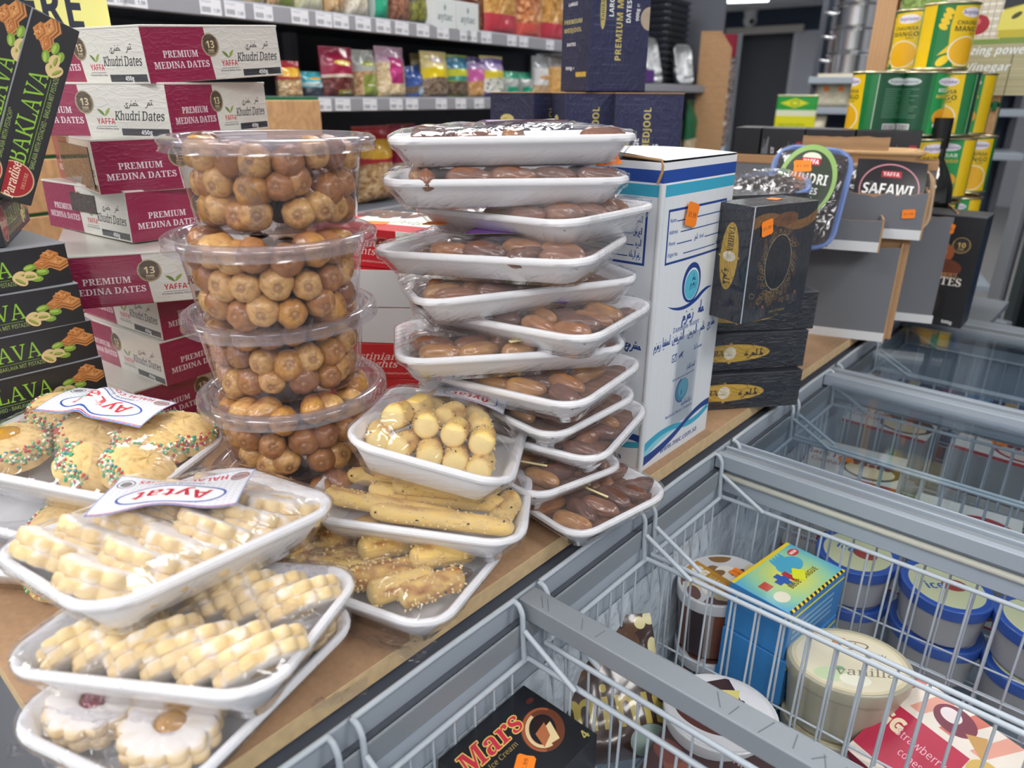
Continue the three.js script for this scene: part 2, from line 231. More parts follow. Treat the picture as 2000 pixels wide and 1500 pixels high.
const tahiraSideArt = art(1024, 256, (x, w, h) => {
  fillR(x, '#23262e', 0, 0, w, h);
  const cy = h * 0.52; ell(x, w * 0.44, cy, w * 0.29, h * 0.24, GOLD); poly(x, GOLD, [[w * 0.44 - 26, cy - h * 0.2], [w * 0.44, cy - h * 0.3], [w * 0.44 + 26, cy - h * 0.2]]); poly(x, GOLD, [[w * 0.44 - 26, cy + h * 0.2], [w * 0.44, cy + h * 0.3], [w * 0.44 + 26, cy + h * 0.2]]);
  txt(x, 'TAHIRA', w * 0.29, cy, h * 0.22, '#2a2418', { font: 'serif', bold: 1, sx: 0.95 }); rosette(x, w * 0.44, cy, h * 0.17); arabic(x, AR.tahira, w * 0.68, cy + h * 0.08, h * 0.16, '#2a2418', 0.17, { sx: 1.35 });
});
const tahiraTopArt = art(1024, 1024, (x, w, h) => {
  fillR(x, '#1e2129', 0, 0, w, h);
  x.fillStyle = '#7a552c'; x.beginPath(); x.moveTo(0, h * 0.1); x.quadraticCurveTo(w * 0.25, h * 0.02, w * 0.5, h * 0.12); x.quadraticCurveTo(w * 0.8, h * 0.2, w, h * 0.06); x.lineTo(w, h * 0.16); x.quadraticCurveTo(w * 0.75, h * 0.28, w * 0.5, h * 0.2); x.quadraticCurveTo(w * 0.2, h * 0.12, 0, h * 0.2); x.fill();
  ell(x, w * 0.5, h * 0.13, w * 0.19, h * 0.06, '#6a4426', -0.05); txt(x, 'TAHIRA', w * 0.5, h * 0.13, 44, '#3a2a18', { font: 'serif', bold: 1 });
  for (let k = 0; k < 2; k++) for (let i = 0; i < 34; i++) { const a = i / 34 * 2 * PI + k * 0.09, r = 0.27 + 0.05 * k + 0.03 * sin(i * 2.3); ring(x, w * (0.47 + cos(a) * r * 0.86), h * (0.52 + sin(a) * r), 26 + 12 * sin(i * 1.7), 15, k ? '#6f5230' : '#8a6a3a', 7, a + 0.8); }
  for (let i = 0; i < 16; i++) ring(x, w * rr(0.12, 0.85), h * rr(0.74, 0.86), rr(18, 46), rr(12, 30), i % 2 ? '#8d6c3c' : '#5d4526', 7, rr(0, 3));
  ell(x, w * 0.47, h * 0.5, w * 0.2, h * 0.24, '#15171d'); ring(x, w * 0.47, h * 0.5, w * 0.2, h * 0.24, '#b9a98a', 5);
  for (const [a, b] of [[0.3, 0.94], [0.8, 0.86]]) { ell(x, w * a - 30, h * b, 34, 44, '#2b2a30'); ell(x, w * a + 26, h * b - 14, 32, 46, '#33313a'); ring(x, w * a - 30, h * b, 34, 44, '#6f6a66', 3); ring(x, w * a + 26, h * b - 14, 32, 46, '#6f6a66', 3); ell(x, w * a + 20, h * b - 60, 12, 16, '#a35a36'); }
  txt(x, 'Ajwa Al Madina', w * 0.56, h * 0.94, 34, '#a98d4c', { font: 'serif' }); txt(x, '250g', w * 0.56, h * 0.98, 26, '#a98d4c');
});
const medjoolArt = art(512, 1024, (x, w, h) => {
  fillR(x, '#2b2f52', 0, 0, w, h); for (let i = 0; i < 60; i++) { const y = rr(0, h); x.globalAlpha = 0.5; fillR(x, '#6d7390', rr(0, w * 0.4), y, rr(60, w * 0.6), rr(1, 4)); } x.globalAlpha = 1;
  const R = -PI / 2;
  ell(x, w * 0.2, h * 0.44, 24, 130, '#c3b46a'); txt(x, 'TAHIRA', w * 0.2, h * 0.44, 36, '#3a3a3a', { rot: R, font: 'serif', bold: 1 });
  txt(x, 'LARGE', w * 0.34, h * 0.4, 54, '#f2f2f2', { rot: R, bold: 1 }); txt(x, 'PREMIUM MEDJOOL', w * 0.48, h * 0.44, 74, '#cdbd6c', { rot: R, bold: 1 }); txt(x, 'DATES', w * 0.63, h * 0.44, 54, '#f2f2f2', { rot: R, bold: 1 }); txt(x, '900g ℮', w * 0.78, h * 0.44, 40, '#f2f2f2', { rot: R, bold: 1 });
  x.fillStyle = '#b8a793'; x.beginPath(); x.arc(w, h * 0.48, 84, PI / 2, PI * 1.5); x.fill();
});
const medjoolSideArt = art(320, 1024, (x, w, h) => {
  fillR(x, '#2a2d48', 0, 0, w, h); for (let i = 0; i < 50; i++) { x.globalAlpha = 0.45; fillR(x, '#6d7390', rr(0, w * 0.4), rr(0, h), rr(30, w * 0.5), rr(1, 3)); } x.globalAlpha = 1;
  ell(x, w * 0.4, h * 0.2, 50, 40, '#c8ba74'); txt(x, 'LARGE', w * 0.38, h * 0.38, 34, '#eee', { bold: 1 }); txt(x, 'PREMIUM', w * 0.4, h * 0.5, 44, '#c8ba74', { bold: 1 }); txt(x, 'MEDJOOL', w * 0.4, h * 0.56, 44, '#c8ba74', { bold: 1 }); txt(x, 'DATES', w * 0.36, h * 0.66, 34, '#eee', { bold: 1 }); txt(x, '900g ℮', w * 0.34, h * 0.83, 34, '#eee', { bold: 1 });
  fillR(x, '#c9a846', w * 0.55, h * 0.86, w * 0.36, h * 0.035);
});
const mangoArt = art(1024, 512, (x, w, h) => {     // a wrap label: picture panel, green band, text panel, green band
  fillR(x, '#157a3c', 0, 0, w, h);
  const front = (cx) => {
    poly(x, '#f0c80e', [[cx - 90, 20], [cx + 140, 8], [cx + 150, h - 16], [cx - 40, h - 16], [cx - 90, h * 0.7], [cx - 100, h * 0.35]]);
    for (let i = 0; i < 4; i++) ell(x, cx - 120 - i * 8, 60 + i * 40, 34, 20, '#f0c80e', 0.8); poly(x, '#f0c80e', [[cx - 150, h * 0.8], [cx - 60, h * 0.55], [cx - 50, h * 0.72]]); ell(x, cx - 110, h * 0.88, 30, 50, '#f3cf1c', 0.6);
    ell(x, cx + 30, 70, 78, 40, '#efe9f2'); txt(x, 'heptune', cx + 30, 70, 40, '#5b4a8e', { font: 'serif', skew: -0.2, bold: 1, sx: 0.85 });
    txt(x, 'CHAUNSA', cx + 20, 150, 44, '#31401a', { bold: 1, sx: 0.85 }); txt(x, 'MANGO', cx + 20, 198, 56, '#31401a', { bold: 1, sx: 0.9 }); txt(x, 'PULP', cx + 60, 234, 22, '#31401a', { bold: 1 });
    ell(x, cx + 20, h * 0.73, 112, 120, '#f5ead0'); ell(x, cx + 20, h * 0.73, 102, 110, '#f4b916');
  };
  front(200);
  fillR(x, '#0c5130', 430, 0, 260, h); fillR(x, '#dfe6d8', 428, 0, 4, h); ell(x, 560, 70, 74, 30, '#c9d2d2'); txt(x, 'heptune', 560, 70, 30, '#445', { font: 'serif', skew: -0.2 }); for (let i = 0; i < 14; i++) { x.globalAlpha = 0.6; fillR(x, '#9fc0a6', 480, 130 + i * 18, rr(90, 160), 5); } x.globalAlpha = 1; fillR(x, '#eee', 500, 420, 110, 64); for (let i = 0; i < 18; i++) fillR(x, '#222', 506 + i * 5.6, 426, rr(1, 4), 50);
  fillR(x, '#1a9a4c', 720, 0, 190, h); fillR(x, '#f0c80e', 905, 0, 119, h); ell(x, 815, 70, 74, 34, '#efe9f2'); txt(x, 'heptune', 815, 70, 34, '#5b4a8e', { font: 'serif', skew: -0.2 }); txt(x, 'KESAR', 815, 140, 44, '#e9f3e4', { bold: 1 }); txt(x, 'MANGO', 815, 190, 40, '#f0b93a', { bold: 1 }); ell(x, 820, 360, 80, 70, '#f2a81d'); ell(x, 800, 430, 46, 30, '#ddd');
});
const posterArt = art(1024, 1024, (x, w, h) => {
  const g = x.createLinearGradient(0, 0, 0, h); g.addColorStop(0, '#9db765'); g.addColorStop(0.5, '#7d9a4a'); g.addColorStop(1, '#8a9a60'); x.fillStyle = g; x.fillRect(0, 0, w, h);
  speckle(x, w, h * 0.55, 500, ['#6f8a3c', '#9fbf6a', '#c9d8a2', '#587a35', '#86a84e'], 8, 28); poly(x, '#dfe9f2', [[w * 0.52, 0], [w * 0.76, 0], [w * 0.7, h * 0.2], [w * 0.56, h * 0.24]]);
  const apple = (a, b, r) => { ell(x, w * a, h * b, r, r * 0.95, '#a92a3a'); ell(x, w * a - r * 0.25, h * b - r * 0.3, r * 0.45, r * 0.35, '#d9726e'); ell(x, w * a - r * 0.3, h * b - r * 0.42, r * 0.16, r * 0.1, '#f7e3df'); };
  for (let i = 0; i < 12; i++) fillR(x, i % 2 ? '#d8cdbb' : '#efe8da', w * 0.3, h * (0.34 + i * 0.024), w * 0.38, h * 0.022); for (let i = 0; i < 9; i++) fillR(x, '#b9ab95', w * (0.33 + i * 0.04), h * 0.36, 6, h * 0.26);
  apple(0.26, 0.2, 84); apple(0.42, 0.24, 88); apple(0.58, 0.1, 60); apple(0.6, 0.22, 66); apple(0.38, 0.3, 60); x.strokeStyle = '#e6dccb'; x.lineWidth = 26; x.beginPath(); x.moveTo(w * 0.5, 0); x.quadraticCurveTo(w * 0.56, h * 0.15, w * 0.53, h * 0.36); x.stroke(); x.strokeStyle = '#9c6a34'; x.lineWidth = 10; x.beginPath(); x.moveTo(w * 0.36, h * 0.12); x.quadraticCurveTo(w * 0.4, h * 0.02, w * 0.46, 0); x.stroke();
  fillR(x, '#b7b08c', 0, h * 0.66, w, h * 0.34); for (let i = 0; i < 60; i++) { x.globalAlpha = 0.3; fillR(x, i % 2 ? '#9a9270' : '#d2ccae', 0, h * rr(0.66, 1), w, rr(2, 7)); } x.globalAlpha = 1; fillR(x, '#6f6a50', w * 0.78, h * 0.7, 8, h * 0.3); fillR(x, '#6f6a50', w * 0.5, h * 0.68, 6, h * 0.3);
  apple(0.36, 0.57, 84); apple(0.53, 0.53, 70); apple(0.96, 0.5, 84);
  poly(x, '#c8b93e', [[w * 0.74, 0], [w * 0.86, 0], [w * 0.9, h * 0.18], [w * 0.9, h * 0.62], [w * 0.66, h * 0.62], [w * 0.68, h * 0.18]]); poly(x, '#2b3138', [[w * 0.67, h * 0.2], [w * 0.9, h * 0.2], [w * 0.9, h * 0.38], [w * 0.66, h * 0.44]]); ell(x, w * 0.79, h * 0.24, 46, 26, '#8ab0a6'); txt(x, 'Apple Cider', w * 0.78, h * 0.33, 36, '#b6c96a', { bold: 1, sx: 0.8 }); poly(x, '#e6dc6a', [[w * 0.66, h * 0.45], [w * 0.84, h * 0.4], [w * 0.82, h * 0.57], [w * 0.65, h * 0.57]]); ell(x, w * 0.75, h * 0.48, 34, 16, '#4a4a2a', -0.6);
  fillR(x, '#3a3f46', w * 0.83, h * 0.38, 120, 40); fillR(x, '#b9a94a', w * 0.84, h * 0.42, 100, 190); fillR(x, '#2b3138', w * 0.84, h * 0.48, 100, 90); txt(x, 'APPLE', w * 0.888, h * 0.52, 26, '#e8e8e8', { bold: 1 });
  txt(x, 'The amazing power', w * 0.56, h * 0.7, 76, '#f4f6f4', { bold: 1, skew: -0.2, stroke: '#8a9488', lw: 3, sx: 0.92 }); txt(x, 'of Vinegar', w * 0.6, h * 0.81, 76, '#f4f6f4', { bold: 1, skew: -0.2, stroke: '#8a9488', lw: 3 }); txt(x, '& Black seed', w * 0.46, h * 0.92, 76, '#f4f6f4', { bold: 1, skew: -0.2, stroke: '#8a9488', lw: 3 });
});
const aytatArt = art(512, 300, (x, w, h) => {
  fillR(x, '#eef1f7', 0, 0, w, h); for (let i = 0; i < 330; i++) txt(x, 'ay', (i % 22) * 24 + 8, ((i / 22) | 0) * 21 + 8, 11, '#b3bccf');
  ell(x, w * 0.5, h * 0.36, w * 0.37, h * 0.26, '#fff'); ring(x, w * 0.5, h * 0.36, w * 0.37, h * 0.26, '#2f55ad', 9); txt(x, 'Aytat', w * 0.5, h * 0.36, 100, '#cc2238', { bold: 1, skew: -0.12, sx: 1.05 });
  txt(x, 'HALAL COOKIES', w * 0.5, h * 0.86, 46, '#cc2238', { bold: 1, sx: 0.95 }); txt(x, '— PREMIUM QUALITY —', w * 0.5, h * 0.71, 20, '#39507f', { bold: 1 });
  ell(x, w * 0.09, h * 0.82, 36, 34, '#b9a1a4'); ring(x, w * 0.09, h * 0.82, 31, 29, '#7a4a52', 3); txt(x, '100%', w * 0.09, h * 0.82, 20, '#7a3a44', { bold: 1 }); ring(x, w * 0.91, h * 0.8, 32, 30, '#444', 4); ell(x, w * 0.91, h * 0.8, 22, 20, '#888');
  fillR(x, '#c6324c', 0, 11, w, 5); fillR(x, '#2f55ad', 0, 5, w, 3); x.strokeStyle = '#2f55ad'; x.lineWidth = 3; x.strokeRect(3, 3, w - 6, h - 6);
});
const priceArt = art(256, 128, (x, w, h) => { fillR(x, '#e9ecf3', 0, 0, w, h); fillR(x, '#aab2c4', 0, 0, w, 3); txt(x, 'dried goods', 20, 24, 22, '#8a90a0', { align: 'left' }); for (let i = 0; i < 22; i++) fillR(x, '#555b6a', 18 + i * 5, 66, rr(1, 3.5), 42); txt(x, '1.59', 196, 88, 40, '#5a6070', { bold: 1 }); });
const stickerArt = art(128, 128, (x, w, h) => { fillR(x, '#ff8a24', 0, 0, w, h); txt(x, '£1.99', 64, 66, 36, '#a8541a', { bold: 1 }); txt(x, '- - - -', 64, 98, 18, '#c8661c'); });
const hereArt = art(512, 358, (x, w, h) => { fillR(x, '#e6e08a', 0, 0, w, h); txt(x, 'HERE', w * 0.62, h * 0.77, 165, '#23283a', { bold: 1, sx: 0.62 }); });
const purpleArt = art(256, 128, (x, w, h) => { fillR(x, '#6d2a9a', 0, 0, w, h); for (let i = 0; i < 16; i++) fillR(x, '#a77ac6', 10, 8 + i * 7, rr(80, 200), 2); fillR(x, '#8fae50', 0, 0, w, 5); fillR(x, '#8fae50', 0, h - 5, w, 5); txt(x, 'Deglet Nour', 190, 100, 18, '#e0b84a', { bold: 1 }); });
const delightArt = art(768, 256, (x, w, h) => { fillR(x, '#c7242f', 0, 0, w, h); fillR(x, '#eef0e8', w * 0.62, 0, w * 0.38, h); badge(x, w * 0.52, h * 0.36, 44, '10', '#7d1a20', '#e6c98a'); txt(x, 'Palestinian', w * 0.27, h * 0.36, 66, '#f6e6dc', { font: 'serif', skew: -0.3, sx: 0.9 }); txt(x, 'Delights', w * 0.32, h * 0.58, 66, '#f6e6dc', { font: 'serif', skew: -0.3, sx: 0.9 }); txt(x, 'aus palästinensischer Landwirtschaft', w * 0.3, h * 0.84, 22, '#f2d0c8'); txt(x, 'Medium', w * 0.8, h * 0.6, 40, '#777', { font: 'serif', skew: -0.3 }); });
const delightTopArt = art(512, 256, (x, w, h) => { fillR(x, '#e8ece4', 0, 0, w, h); fillR(x, '#c7242f', 0, h * 0.72, w, h * 0.28); fillR(x, '#c7242f', 0, 0, w * 0.12, h); speckle(x, w * 0.6, h * 0.4, 16, ['#5a3a30', '#6f4a3c', '#3f2a26'], 20, 36); txt(x, 'Delights', w * 0.6, h * 0.55, 50, '#8a9a80', { font: 'serif', skew: -0.3 }); });
const blackDatesArt = art(384, 640, (x, w, h) => { fillR(x, '#17181c', 0, 0, w, h); yaffaLogo(x, w * 0.3, h * 0.2, 66); fillR(x, '#17181c', w * 0.1, h * 0.22, 160, 36); badge(x, w * 0.76, h * 0.26, 46, '10', '#2b2a26', '#d9b26a'); speckle(x, 1, 1, 1, ['#000'], 1, 1); ell(x, w * 0.52, h * 0.34, 66, 60, '#a3562c'); ell(x, w * 0.5, h * 0.33, 40, 34, '#c77b48'); ell(x, w * 0.62, h * 0.47, 80, 50, '#6b3420'); txt(x, 'MEDJOUL', w * 0.62, h * 0.53, 32, '#d8a86a', { font: 'serif' }); txt(x, 'DATES', w * 0.62, h * 0.59, 64, '#f2e9dc', { bold: 1, font: 'serif', sx: 0.9 }); fillR(x, '#0c0c0e', w * 0.38, h * 0.67, w * 0.34, h * 0.26); ell(x, w * 0.54, h * 0.8, 44, 70, '#241d1c'); txt(x, '500g', w * 0.8, h * 0.96, 26, '#eee', { bold: 1 }); });
const crateArt = art(512, 128, (x, w, h) => { fillR(x, '#24262c', 0, 0, w, h); for (let i = 0; i < 7; i++) fillR(x, '#8b8e96', 20 + i * 11, h - 20 - rr(10, 70), 6, 90); txt(x, 'ts', 150, 104, 50, '#cfcfcf', { bold: 1 }); for (let i = 0; i < 6; i++) fillR(x, '#6b6e76', 300 + i * 8, h - rr(20, 70), 5, 80); fillR(x, '#a92c3a', 430, 62, 58, 24); });
const khudriLabelArt = art(384, 384, (x, w, h) => { ell(x, w / 2, h / 2, w * 0.49, h * 0.49, '#93b86a'); ell(x, w / 2, h * 0.52, w * 0.42, h * 0.43, '#3c4538'); ell(x, w * 0.5, h * 0.2, 60, 30, '#dfe8cf'); fillR(x, '#c81f35', w * 0.34, h * 0.2, 120, 36); txt(x, 'YAFFA', w * 0.5, h * 0.25, 34, '#fff', { bold: 1 }); txt(x, 'KHUDRI', w * 0.5, h * 0.48, 74, '#f2f4ee', { bold: 1, sx: 0.95 }); txt(x, 'DATES', w * 0.55, h * 0.64, 46, '#f2f4ee', { bold: 1 }); ell(x, w * 0.6, h * 0.82, 60, 20, '#d8dccb'); });
const safawiLabelArt = art(384, 256, (x, w, h) => { fillR(x, '#1d1a1f', 0, 0, w, h); ring(x, w / 2, h * 0.6, w * 0.42, h * 0.5, '#c4848e', 8); fillR(x, '#a3222f', w * 0.36, h * 0.24, 110, 36); txt(x, 'YAFFA', w * 0.5, h * 0.31, 30, '#f2d8d8', { bold: 1 }); txt(x, 'SAFAWI', w * 0.48, h * 0.62, 76, '#f2f2ee', { bold: 1, skew: -0.1 }); });
// freezer goods
const marsArt = art(640, 512, (x, w, h) => { fillR(x, '#14171d', 0, 0, w, h); x.save(); x.translate(w * 0.75, h * 0.54); x.rotate(-0.75); ring(x, 0, 0, 118, 92, '#6b3a24', 46); x.strokeStyle = '#e2c79a'; x.lineWidth = 20; x.beginPath(); x.ellipse(0, 0, 108, 82, 0, 2.6, 5.6); x.stroke(); x.strokeStyle = '#a85a34'; x.lineWidth = 14; x.beginPath(); x.ellipse(0, 0, 132, 102, 0, 3, 6.6); x.stroke(); ell(x, 16, 0, 62, 46, '#2a1510'); poly(x, '#e3cd9c', [[-110, 10], [-20, -14], [50, 40], [-60, 84]]); poly(x, '#b06a42', [[-112, 4], [-30, -40], [44, 8], [-40, 36]]); x.restore();
  txt(x, 'Mars', w * 0.38, h * 0.26, 170, '#d03248', { bold: 1, font: 'serif', skew: -0.25, stroke: '#e8c66a', lw: 14, sx: 0.95 }); txt(x, 'Mars', w * 0.38, h * 0.26, 170, '#d03248', { bold: 1, font: 'serif', skew: -0.25, sx: 0.95 }); txt(x, 'Ice Cream', w * 0.36, h * 0.45, 42, '#b79a54', { font: 'serif', skew: -0.2 }); txt(x, '4', w * 0.93, h * 0.9, 72, '#b8a95a', { bold: 1 }); ell(x, w * 0.42, h * 0.72, 44, 18, '#5c2418'); ell(x, w * 0.9, h * 0.2, 26, 16, '#5c2418'); });
const darkBoxArt = art(256, 128, (x, w, h) => { fillR(x, '#1a1d24', 0, 0, w, h); for (let i = 0; i < 9; i++) ring(x, 30 + i * 26, h * 0.5, 10, 16, '#5a6a54', 2); });
const minisArt = art(384, 384, (x, w, h) => { fillR(x, '#3b2a26', 0, 0, w, h); speckle(x, w, h * 0.4, 26, ['#5d4232', '#d8cf9a', '#8c8f5a', '#2b1e1c'], 16, 40); txt(x, 'minis', w * 0.5, h * 0.66, 150, '#b3a050', { bold: 1, sx: 0.95 }); ell(x, w * 0.75, h * 0.9, 70, 40, '#8fa39a'); });
const tubLidArt = (kind) => art(384, 384, (x, w, h) => {
  const c = w / 2;
  if (kind === 0) { ell(x, c, c, c, c, '#cfcfd2'); speckle(x, w, h, 30, ['#d8c9a0', '#4a3a3c', '#e9e4d8', '#6a4a44', '#8c6a40'], 20, 56); fillR(x, '#c08a2e', 0, h * 0.44, w, h * 0.24); txt(x, 'GG', w * 0.2, h * 0.56, 62, '#efe6cc', { bold: 1, stroke: '#efe6cc', lw: 8 }); txt(x, 'VANILLA', w * 0.55, h * 0.56, 40, '#e0c890'); }
  if (kind === 1) { ell(x, c, c, c, c, '#dcdde2'); poly(x, '#3a2426', [[0, h * 0.3], [w * 0.6, 0], [w * 0.7, h * 0.3], [w * 0.2, h * 0.5]]); ell(x, w * 0.35, h * 0.62, 110, 60, '#5c2f28', 0.5); poly(x, '#d9cf7e', [[w * 0.46, h * 0.2], [w * 0.7, h * 0.16], [w * 0.66, h * 0.44]]); poly(x, '#d9cf7e', [[w * 0.7, h * 0.5], [w * 0.86, h * 0.5], [w * 0.8, h * 0.6]]); for (let i = 0; i < 8; i++) ell(x, w * rr(0.5, 0.85), h * rr(0.3, 0.5), 9, 9, '#222'); txt(x, 'Cookies & Cream', w * 0.66, h * 0.78, 26, '#556', { rot: 0.5 }); }
  if (kind === 2) { ell(x, c, c, c, c, '#d9cfae'); ell(x, c, c, c * 0.9, c * 0.9, '#e6dec4'); ring(x, w * 0.56, h * 0.24, 62, 26, '#7a5a4a', 5); txt(x, 'isl', w * 0.58, h * 0.24, 36, '#6a4a3e', { font: 'serif', skew: -0.2 }); txt(x, 'milk', w * 0.75, h * 0.4, 40, '#7a7a6a'); ell(x, w * 0.3, h * 0.72, 60, 40, '#cfe0b4'); ell(x, w * 0.48, h * 0.78, 50, 36, '#f2f0dc'); ell(x, w * 0.38, h * 0.62, 18, 12, '#8ab08a'); txt(x, 'vanilla', w * 0.6, h * 0.66, 60, '#8a8472', { font: 'serif', skew: -0.25 }); }
  if (kind === 3) { ell(x, c, c, c, c, '#c9ccd0'); ring(x, c, c, c * 0.93, c * 0.93, '#2f57b2', 24); ell(x, c, c, c * 0.86, c * 0.86, '#d6d8ae'); ell(x, w * 0.6, h * 0.5, 60, 44, '#a8453c'); txt(x, 'ice', w * 0.35, h * 0.5, 70, '#3a62ae', { bold: 1 }); }
});
const tubLids = [0, 1, 2, 3].map(tubLidArt);
const bubbleArt = art(512, 320, (x, w, h) => { const g = x.createRadialGradient(w * 0.5, h * 0.5, 30, w * 0.5, h * 0.5, 300); g.addColorStop(0, '#e6dd5a'); g.addColorStop(0.6, '#8fc9a8'); g.addColorStop(1, '#46a0d8'); x.fillStyle = g; x.fillRect(0, 0, w, h); for (let i = 0; i < 30; i++) poly(x, i % 2 ? '#e8c820' : '#1c1c1c', [[i * 18, h], [i * 18 + 18, h], [i * 18 + 30, h - 18], [i * 18 + 12, h - 18]]); fillR(x, '#e6c92a', 0, 0, w, 22);
  ell(x, w * 0.66, h * 0.36, 90, 54, '#4aa6c8'); for (let i = 0; i < 4; i++) ell(x, w * (0.56 + i * 0.05), h * 0.22, 14, 44, '#4aa6c8', 0.3); fillR(x, '#2c5cae', w * 0.3, h * 0.44, 90, 36); fillR(x, '#2c5cae', w * 0.36, h * 0.36, 40, 100); fillR(x, '#b3303c', w * 0.46, h * 0.4, 36, 80); txt(x, 'BLUE TONGUE', w * 0.58, h * 0.66, 40, '#3a4a1a', { bold: 1, sx: 0.9, stroke: '#e6c92a', lw: 3 }); ell(x, w * 0.16, h * 0.7, 44, 36, '#e0dfc8'); ell(x, w * 0.88, h * 0.22, 38, 24, '#c23a34'); txt(x, 'NEW', w * 0.88, h * 0.22, 24, '#fff', { bold: 1 }); fillR(x, '#c04a3a', w * 0.12, h * 0.34, 60, 50); });
const blueBoxArt = art(256, 192, (x, w, h) => { fillR(x, '#2f78b8', 0, 0, w, h); fillR(x, '#d6d83a', 0, h * 0.12, w, 10); for (let i = 0; i < 4; i++) fillR(x, '#7aa7c6', 20, 60 + i * 26, 190, 12); });
const coneBoxArt = art(512, 384, (x, w, h) => { fillR(x, '#e6ddd2', 0, 0, w, h); for (let i = 0; i < 5; i++) poly(x, i % 2 ? '#e0a08e' : '#cf7464', [[i * 120, 0], [i * 120 + 60, 0], [i * 120 - 10, h * 0.3], [i * 120 - 60, h * 0.3]]); poly(x, '#b9284a', [[0, h * 0.36], [w * 0.62, h * 0.36], [w * 0.62, h * 0.9], [0, h * 0.9]]); txt(x, 'GG', w * 0.1, h * 0.52, 70, '#f3e2c0', { bold: 1, stroke: '#f3e2c0', lw: 6 }); txt(x, 'Strawberry', w * 0.36, h * 0.56, 40, '#e6b6c0'); txt(x, 'cones', w * 0.36, h * 0.7, 36, '#e6b6c0'); ell(x, w * 0.4, h * 0.16, 80, 46, '#7a3648'); ell(x, w * 0.36, h * 0.14, 40, 24, '#eadfe0'); poly(x, '#c69a5a', [[w * 0.5, h * 0.2], [w * 0.62, h * 0.12], [w * 0.72, h * 0.34]]); ell(x, w * 0.74, h * 0.4, 60, 44, '#d2b060'); for (let i = 0; i < 8; i++) fillR(x, '#9a9a9a', w * 0.76, h * (0.6 + i * 0.035), 90, 4); fillR(x, '#6f9a5a', w * 0.7, h * 0.56, 40, 14); });
const choocArt = art(384, 256, (x, w, h) => { fillR(x, '#3e2528', 0, 0, w, h); txt(x, 'OO', w * 0.16, h * 0.26, 64, '#d8cdb8', { bold: 1 }); txt(x, 'CHOC CARAMEL', w * 0.55, h * 0.36, 30, '#b59a94', { bold: 1 }); fillR(x, '#b9807a', w * 0.72, h * 0.5, w * 0.28, h * 0.5); fillR(x, '#d8d2c8', w * 0.76, h * 0.54, 60, 56); fillR(x, '#b3363a', w * 0.88, h * 0.56, 26, 30); poly(x, '#d9cf7e', [[w * 0.5, h * 0.66], [w * 0.6, h * 0.9], [w * 0.46, h * 0.86]]); ell(x, w * 0.3, h * 0.76, 70, 30, '#7c4a3e'); ell(x, w * 0.12, h * 0.66, 46, 30, '#6a3a34'); });
const cakeArt = (k) => art(384, 256, (x, w, h) => { fillR(x, '#e4dfd8', 0, 0, w, h); txt(x, ['Black Forest', 'Strawberry', 'Toffee'][k], w * 0.27, h * 0.4, 40, '#9a3a44', { bold: 1, font: 'serif' }); txt(x, 'Gateau', w * 0.24, h * 0.6, 40, '#9a3a44', { font: 'serif' }); ell(x, w * 0.68, h * 0.52, 120, 84, ['#4a3230', '#a32e3a', '#6a4632'][k]); ell(x, w * 0.68, h * 0.6, 96, 50, ['#e9d2a8', '#e6cfc4', '#d9b57a'][k]); for (let i = 0; i < 5; i++) ell(x, w * (0.52 + i * 0.08), h * 0.46, 14, 12, '#7d2630'); fillR(x, '#a3242e', 0, h * 0.9, w, h * 0.1); });
const cakeArts = [0, 1, 2].map(cakeArt);
const farPackArt = art(512, 128, (x, w, h) => { const c = ['#3a3f66', '#c9a060', '#3b4a6e', '#333a5a', '#a34a78', '#3b4468', '#3f76b0', '#7fa0c4']; c.forEach((k, i) => { fillR(x, k, i * 64, 0, 64, h); fillR(x, '#c8ccd6', i * 64 + 10, 30, 40, 12); ell(x, i * 64 + 32, 86, 20, 18, i % 2 ? '#c95a4a' : '#8a9ac0'); }); });
// dry goods packs: [top colour, label colour, lower window contents, contents colours, logo colour]
function packArt(o) {
  return art(192, 320, (x, w, h) => {
    fillR(x, o.top, 0, 0, w, h);
    if (o.bands) o.bands.forEach(([c, a, b]) => { x.fillStyle = c; x.beginPath(); x.moveTo(0, h * a); x.quadraticCurveTo(w * 0.5, h * (a - 0.06), w, h * a); x.lineTo(w, h * b); x.quadraticCurveTo(w * 0.5, h * (b + 0.06), 0, h * b); x.fill(); });
    if (o.win) { x.save(); x.beginPath(); x.moveTo(0, h * o.win[0]); x.quadraticCurveTo(w * 0.5, h * (o.win[0] - (o.dip ?? 0.05)), w, h * o.win[0]); x.lineTo(w, h * o.win[1]); x.lineTo(0, h * o.win[1]); x.clip(); fillR(x, o.fill[0], 0, 0, w, h); speckle(x, w, h, 520, o.fill, 4, o.bit ?? 9); x.restore(); }
    if (o.label) { const [a, b, c, d, col] = o.label; fillR(x, col, w * a, h * b, w * c, h * d); fillR(x, '#ffffff', w * (a + c * 0.25), h * (b + d * 0.45), w * c * 0.5, 5); }
    if (o.logo) { ell(x, w * 0.5, h * (o.ly ?? 0.2), w * 0.26, h * 0.055, o.logo); txt(x, o.word ?? 'fine', w * 0.5, h * (o.ly ?? 0.2), 26, '#fff7e0', { bold: 1 }); }
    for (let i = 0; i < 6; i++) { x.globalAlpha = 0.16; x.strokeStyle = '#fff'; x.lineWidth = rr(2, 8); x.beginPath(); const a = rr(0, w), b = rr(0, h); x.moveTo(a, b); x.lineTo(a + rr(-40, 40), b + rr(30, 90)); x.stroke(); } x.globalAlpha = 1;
    fillR(x, 'rgba(255,255,255,.35)', 0, 0, w, 4);
  });
}
